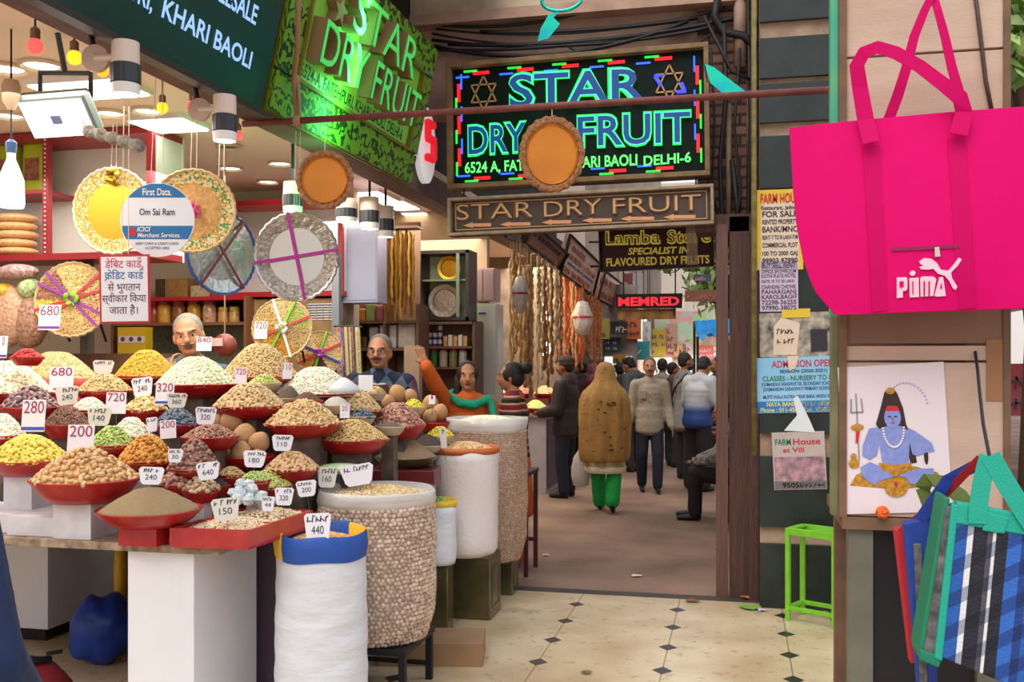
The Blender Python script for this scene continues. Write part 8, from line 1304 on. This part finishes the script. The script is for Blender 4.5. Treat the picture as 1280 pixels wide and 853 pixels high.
wallboard('shop_board', 'yellow and purple banner in the gap left of the tree', 778, 342, 791, 367, 22, '#8a4a5c', '#e0b83c', 1, hang_to=4.9); wallboard('shop_board', 'tall pale sunlit banner in the gap left of the tree', 791, 342, 804, 370, 23, '#c8c0c0', None, 0, hang_to=4.9)
# bars carrying the boards, glowing panels added to brighten the bend
for Y, z, x0, x1, t in ((17.45, 3.7, -2.62, 1.65, 'nearer'), (22.4, 4.9, -2.62, 1.65, 'farther')): one(MB().tube([(x0, Y, z), (x1, Y, z)], .02, 7), 'cross_bar', M_IRON, f'{t} iron bar across the lane carrying small boards', 'bar')
for (x0, y0, x1, y1, c_, lab) in ((756, 446, 790, 474, '#e8efe6', 'added white glowing panel at the bend of the lane, left one'), (858, 444, 886, 470, '#efe6da', 'added glowing panel at the bend behind the stooping man'), (814, 447, 840, 470, '#e6dccb', 'added glowing panel at the bend behind the grey-shirted man')):
    YY = 27.57 if x0 > 800 else 16.88; f, w, h = quad_frame(PY(x0, y1, YY), PY(x1, y1, YY), PY(x0, y0, YY)); r = thing('lit_shopfront', lab, 'shopfront', f.o); MB().box((w / 2, h / 2, 0), (w, h, .04), fr=f).build('lit_panel', mat('lit' + c_, c_, .5, emit=c_, estr=.9), r); b = MB()
    for k in range(9): b.box((w * (.08 + .1 * k), h * (.25 + .3 * (k % 2)), .05), (w * .07, h * .2, .06), fr=f)
    b.build('goods', mat('front_goods', '#8a4a3c', .6, var_col='#3c6a9c'), r)
# blue tarpaulin
q = [PY(868, 402, 19), PY(925, 398, 19), PY(925, 420, 17.5), PY(872, 421, 17.5)]; b = MB(); N = 12; vs = []
for i in range(N + 1):
    for j in range(N + 1): p_ = q[0].lerp(q[1], i / N).lerp(q[3].lerp(q[2], i / N), j / N); p_.z += .06 * math.sin(i * 1.3) * math.sin(j * .9) - .15 * math.sin(math.pi * j / N) * .3; vs.append(p_)
b.add(vs, [(i * (N + 1) + j, (i + 1) * (N + 1) + j, (i + 1) * (N + 1) + j + 1, i * (N + 1) + j + 1) for i in range(N) for j in range(N)]); r = thing('blue_tarpaulin', 'bright blue tarpaulin awning under the tree', 'awning', q[3]); o = b.build('sheet', mat('bright_blue_tarp', '#1f8fd8', .5), r, smooth=True); md = o.modifiers.new('thickness', 'SOLIDIFY'); md.thickness = .01; b = MB()
for p_ in q: b.tube([p_, (p_.x, p_.y, -.03)], .025, 6)
b.build('pole', M_IRON, r)
# trees
def tree(label, x, y, h, crown, seed, n=1500, size=.16):
    rr = np.random.default_rng(seed); r = thing('street_tree', label, 'tree', (x, y, -.03)); M_BK = mat('bark', '#6a5a4c', .9, bump=.6, bscale=20); MB().tube([(x, y, -.03), (x + .05, y, h * .4), (x - .1, y + .1, h * .75), (x, y, h)], [.16, .13, .1, .04], 9).build('trunk', M_BK, r, smooth=True)
    b = MB()
    for i in range(7): a = rr.uniform(0, 6.28); b.tube([(x, y, h * rr.uniform(.45, .8)), (x + math.cos(a) * crown[0] * .4, y + math.sin(a) * crown[1] * .4, h * .8), (x + math.cos(a) * crown[0] * .8, y + math.sin(a) * crown[1] * .8, h * rr.uniform(.7, 1))], [.05, .035, .012], 6)
    b.build('branch', M_BK, r, smooth=True); c = rr.normal(size=(n, 3)); c /= np.linalg.norm(c, axis=1)[:, None]; cl = rr.normal(size=(14, 3)) * .55; pos = cl[rr.integers(14, size=n)] + c * rr.uniform(.1, .5, (n, 1)); pos = pos * np.array(crown) + np.array([x, y, h + .1])
    V = np.array([[-1, 0, 0], [0, -.42, .08], [1, 0, 0], [0, .42, .08]]) ; Fc = np.array([[0, 1, 2], [0, 2, 3]]); R_ = rand_rot(n); P_ = np.einsum('nij,nvj->nvi', R_, V[None] * (size * rr.uniform(.6, 1.2, (n, 1, 1)))) + pos[:, None, :]; FF = (Fc[None] + (np.arange(n) * 4)[:, None, None]).reshape(-1, 3)
    me = fast_mesh('foliage', P_.reshape(-1, 3), FF, mat('leaf_green', '#5f8a3a', .5, var_col='#a8bc6c'), False); o = bpy.data.objects.new('foliage', me); COL.objects.link(o); attach(o, r)
p_ = PY(905, 500, 21); tree('green tree over the lane between the hanging boards and the shutter post', p_.x, 21.0, 3.7, (1.1, 1.2, 1.25), 4, 2300, .15); tree('tree at the far right edge beyond the plywood', PY(1296, 300, 8.2).x, 8.2, 4.6, (.5, .6, 1.4), 8, 1400, .12)
wallboard('red_shelf_board', 'red stall board far behind the right edge of the plywood', 1255, 455, 1300, 520, 10.4, '#8c2430', '#2c2a30', 2, hang_to=2.7)
# cloth stall on the right of the lane
r = thing('cloth_table', 'table of folded cloths by the shutter post, coloured panel in front', 'table', (-.1, 12.7, -.03)); a, b_ = PY(884, 546, 12.9), PY(917, 546, 12.9); MB().bb((a.x, 12.9, a.z - .03), (b_.x + .6, 13.6, a.z)).build('top', M_SHW, r)
for x in (a.x + .02, b_.x + .56):
    for y in (12.93, 13.56): MB().box((x, y, (a.z - .06) / 2), (.04, .04, a.z + .0)).build('leg', M_SHW, r)
b = MB(); cc = ['#b8a83c', '#3c8a8c', '#c87a8c', '#5a6aa8']
for k in range(4): MB().bb((a.x + .12, 12.89, .05 + .13 * k), (a.x + .26, 12.8995, .17 + .13 * k)).build('coloured_panel', mat('cp_' + cc[k], cc[k], .6), r)
fc = ['#d8604c', '#e8c8b8', '#c83c34', '#e8dcd0', '#2c2a30', '#d8704c', '#e4d0c4', '#c04a3c', '#e8e0d8', '#d0584a', '#3a343a', '#e0b8a0']
for k in range(12): one(MB().box((a.x + .15, 13.08, a.z + .02 + .032 * k), (.30 - .01 * (k % 3), .3, .03), rz=.04 * math.sin(k * 2)), 'folded_cloth', mat('fold_' + fc[k], fc[k], .85), f"{ {'#2':'black','#3':'black'}.get(fc[k][:2], 'pinkish' if k % 2 == 0 else 'red or cream')} folded cloth, {['lowest', 'second', 'third', 'fourth', 'fifth', 'sixth', 'seventh', 'eighth', 'ninth', 'tenth', 'eleventh', 'topmost'][k]} from the bottom of the stack on the cloth table", 'cloth', 'folded cloths stacked on the cloth table', bevel=.008)
one(MB().box((b_.x + .02, 13.08, a.z + .1), (.13, .2, .2)), 'green_red_box', mat('red_green', '#a8242c', .6, noise=1, nscale=4, ncol='#2c7a34'), 'red and green bundle right of the folded cloths', 'bundle', bevel=.02)
# cables and foil along the beam, awning block and wires at its right end
M_CAB = mat('black_cable', '#191617', .6); gr = random.Random(12)
CA = [((540, 42), (905, 28), .5), ((540, 50), (890, 34), .35), ((542, 58), (860, 26), .6), ((545, 36), (900, 12), .4), ((540, 62), (880, 30), .25), ((600, 40), (872, 22), .15), ((700, 52), (905, 30), .9), ((540, 30), (760, 6), .3), ((560, 55), (930, 20), .3)]
for i, (p0, p1, sg) in enumerate(CA): b = MB(); b.tube(bez(PY(*p0, 7.26), PY(*p1, 7.26), sg * .25, 16), .008 + .004 * (i % 3), 6); one(b, 'cable', M_CAB, f"black cable sagging along the concrete beam, {['first', 'second', 'third', 'fourth', 'fifth', 'sixth', 'seventh', 'eighth', 'ninth'][i]} of the bundle", 'cable', 'cables along the beam', smooth=True)
for i, (pts, w_) in enumerate([([(897, 0), (893, 20), (903, 40), (930, 45), (945, 60)], .03), ([(905, 30), (908, 120), (900, 200), (903, 290), (925, 330)], .016), ([(925, 60), (918, 160), (926, 240), (912, 320), (930, 390)], .010), ([(935, 0), (938, 150), (934, 300), (932, 400)], .014), ([(889, 60), (893, 150), (890, 240), (905, 300)], .008), ([(880, 20), (915, 90), (940, 100)], .012), ([(915, 200), (922, 260), (918, 310), (940, 340)], .02), ([(900, 270), (896, 310), (905, 345), (925, 352)], .018)]):
    b = MB(); b.tube([PY(x, y, 7.2 - .02 * (i % 3)) for x, y in pts], w_, 7); one(b, 'wire', M_CAB, f"black wire hanging on the brickwork by the neon sign, {['thickest at the top', 'long one beside the sign edge', 'thin wavy one', 'straight one by the pillar', 'thin one at the sign corner', 'slanting one', 'thick loop low down', 'hooked one low down'][i]}", 'wire', 'wires on the brickwork', smooth=True)
for i, (px, y0, y1, w_, c_, lab) in enumerate([(925, -10, 84, .045, '#a88474', 'pinkish drain pipe on the brickwork above the foil streamer'), (911, 130, 300, .02, '#8a7256', 'thin tan conduit on the brickwork right of the neon sign'), (938, 100, 260, .028, '#7a5c4c', 'brown pipe beside the yellow conduit of the pillar')]): one(MB().tube([PY(px, y0, 7.24), PY(px, y1, 7.24)], w_, 10), 'wall_pipe', mat('wp' + c_, c_, .7, noise=.6, nscale=9, ncol='#4a3830'), lab, 'pipe', smooth=True)
one(MB().bb((PY(896, 390, 7.1).x, 7.0, PY(900, 384, 7.1).z), (.05, 7.28, PY(900, 345, 7.1).z)), 'awning_block', mat('soot_box', '#231d1c', .8, noise=.5, nscale=7, ncol='#4a3c34'), 'black awning block under the brickwork by the shutter post', 'box', bevel=.01); one(MB().bb((-.30, 6.98, 2.5), (.12, 7.29, 2.62)), 'wooden_lintel', mat('brown_shutter_wood', '#5a3a34'), 'brown wooden lintel under the brickwork beside the arrow board', 'lintel')  # plain dark block built for the black awning
def foil():
    m = mat('holo_foil', '#1ed8a4', .2, metal=.6, noise=.6, nscale=9, ncol='#1c8ad8'); return m
for nm, pts, ring, lab in (('foil_streamer', [(700, 14), (692, 22), (700, 30), (686, 48), (672, 52), (676, 36), (686, 18)], (702, 0), 'turquoise foil streamer with a ring hanging above the neon sign'), ('foil_streamer', [(881, 80), (892, 84), (918, 104), (934, 116), (930, 122), (905, 118), (888, 104)], None, 'turquoise and orange foil streamer at the right end of the neon sign')):
    Y = 6.4; f = Fr(PY(*pts[0], Y), (1, 0, 0), UP); r = thing(nm, lab, 'decoration', f.o); pp = [hit(f, *p_) for p_ in pts]; ar = sum(a[0] * b_[1] - b_[0] * a[1] for a, b_ in zip(pp, pp[1:] + pp[:1])); o = MB().prism(pp if ar > 0 else pp[::-1], f, .004).build('foil', foil(), r)
    if ring: c = PY(*ring, Y); MB().tube([c + Vector((.13 * math.cos(t), 0, .07 * math.sin(t))) for t in [2 * math.pi * k / 24 for k in range(25)]], .012, 6).build('ring', foil(), r, smooth=True); MB().tube([c + UP * .07, (c.x, Y, 4.6), (c.x, 7.21, 4.7)], .004, 5).build('thread', M_IRON, r)
    else: c = f.o; MB().tube([c, (c.x, 6.9, c.z + .02)], .004, 5).build('thread', M_IRON, r)
# ---------------------------------------------------------------- pieces that sit on a part become its sub-parts
RULES = [('lens', 'bezel'), ('lens', 'ring'), ('diffuser', 'frame'), ('price', 'card'), ('writing', 'card'), ('stripe', 'card'), ('collar', 'shirt'), ('collar', 'jacket'), ('button', 'shirt'), ('pocket', 'shirt'), ('printed_motif', 'shawl'), ('lace_hem', 'kurta'), ('floral_motif', 'kurta'), ('blue_label', 'door'), ('blue_label', 'can'), ('zip_pull', 'zip'), ('label', 'pouch'), ('printed_picture', 'pouch'), ('led_chip', 'glass'), ('embossed_panel', 'can'), ('white_band', 'box'), ('printed_dot', 'box'), ('shirt_front', 'sweater'), ('shirt_collar', 'sweater'), ('star_light', 'star_outline'), ('lettering', 'sheet'), ('address_lettering', 'panel'), ('inner_rim', 'lit_panel'), ('glass_shelf', 'back_panel')]
for o in [x for x in bpy.data.objects if x.parent is None]:
    ks = list(o.children)
    for cn, pn in RULES:
        ps = [k for k in ks if k.name.split('.')[0] == pn]
        if ps:
            for k in ks:
                if k.name.split('.')[0] == cn: attach(k, ps[0])
    ir = [k for k in ks if k.name.split('.')[0] == 'iris']; ey = [k for k in ks if k.name.split('.')[0] == 'eye']
    if ir and ey: attach(ir[0], ey[0])
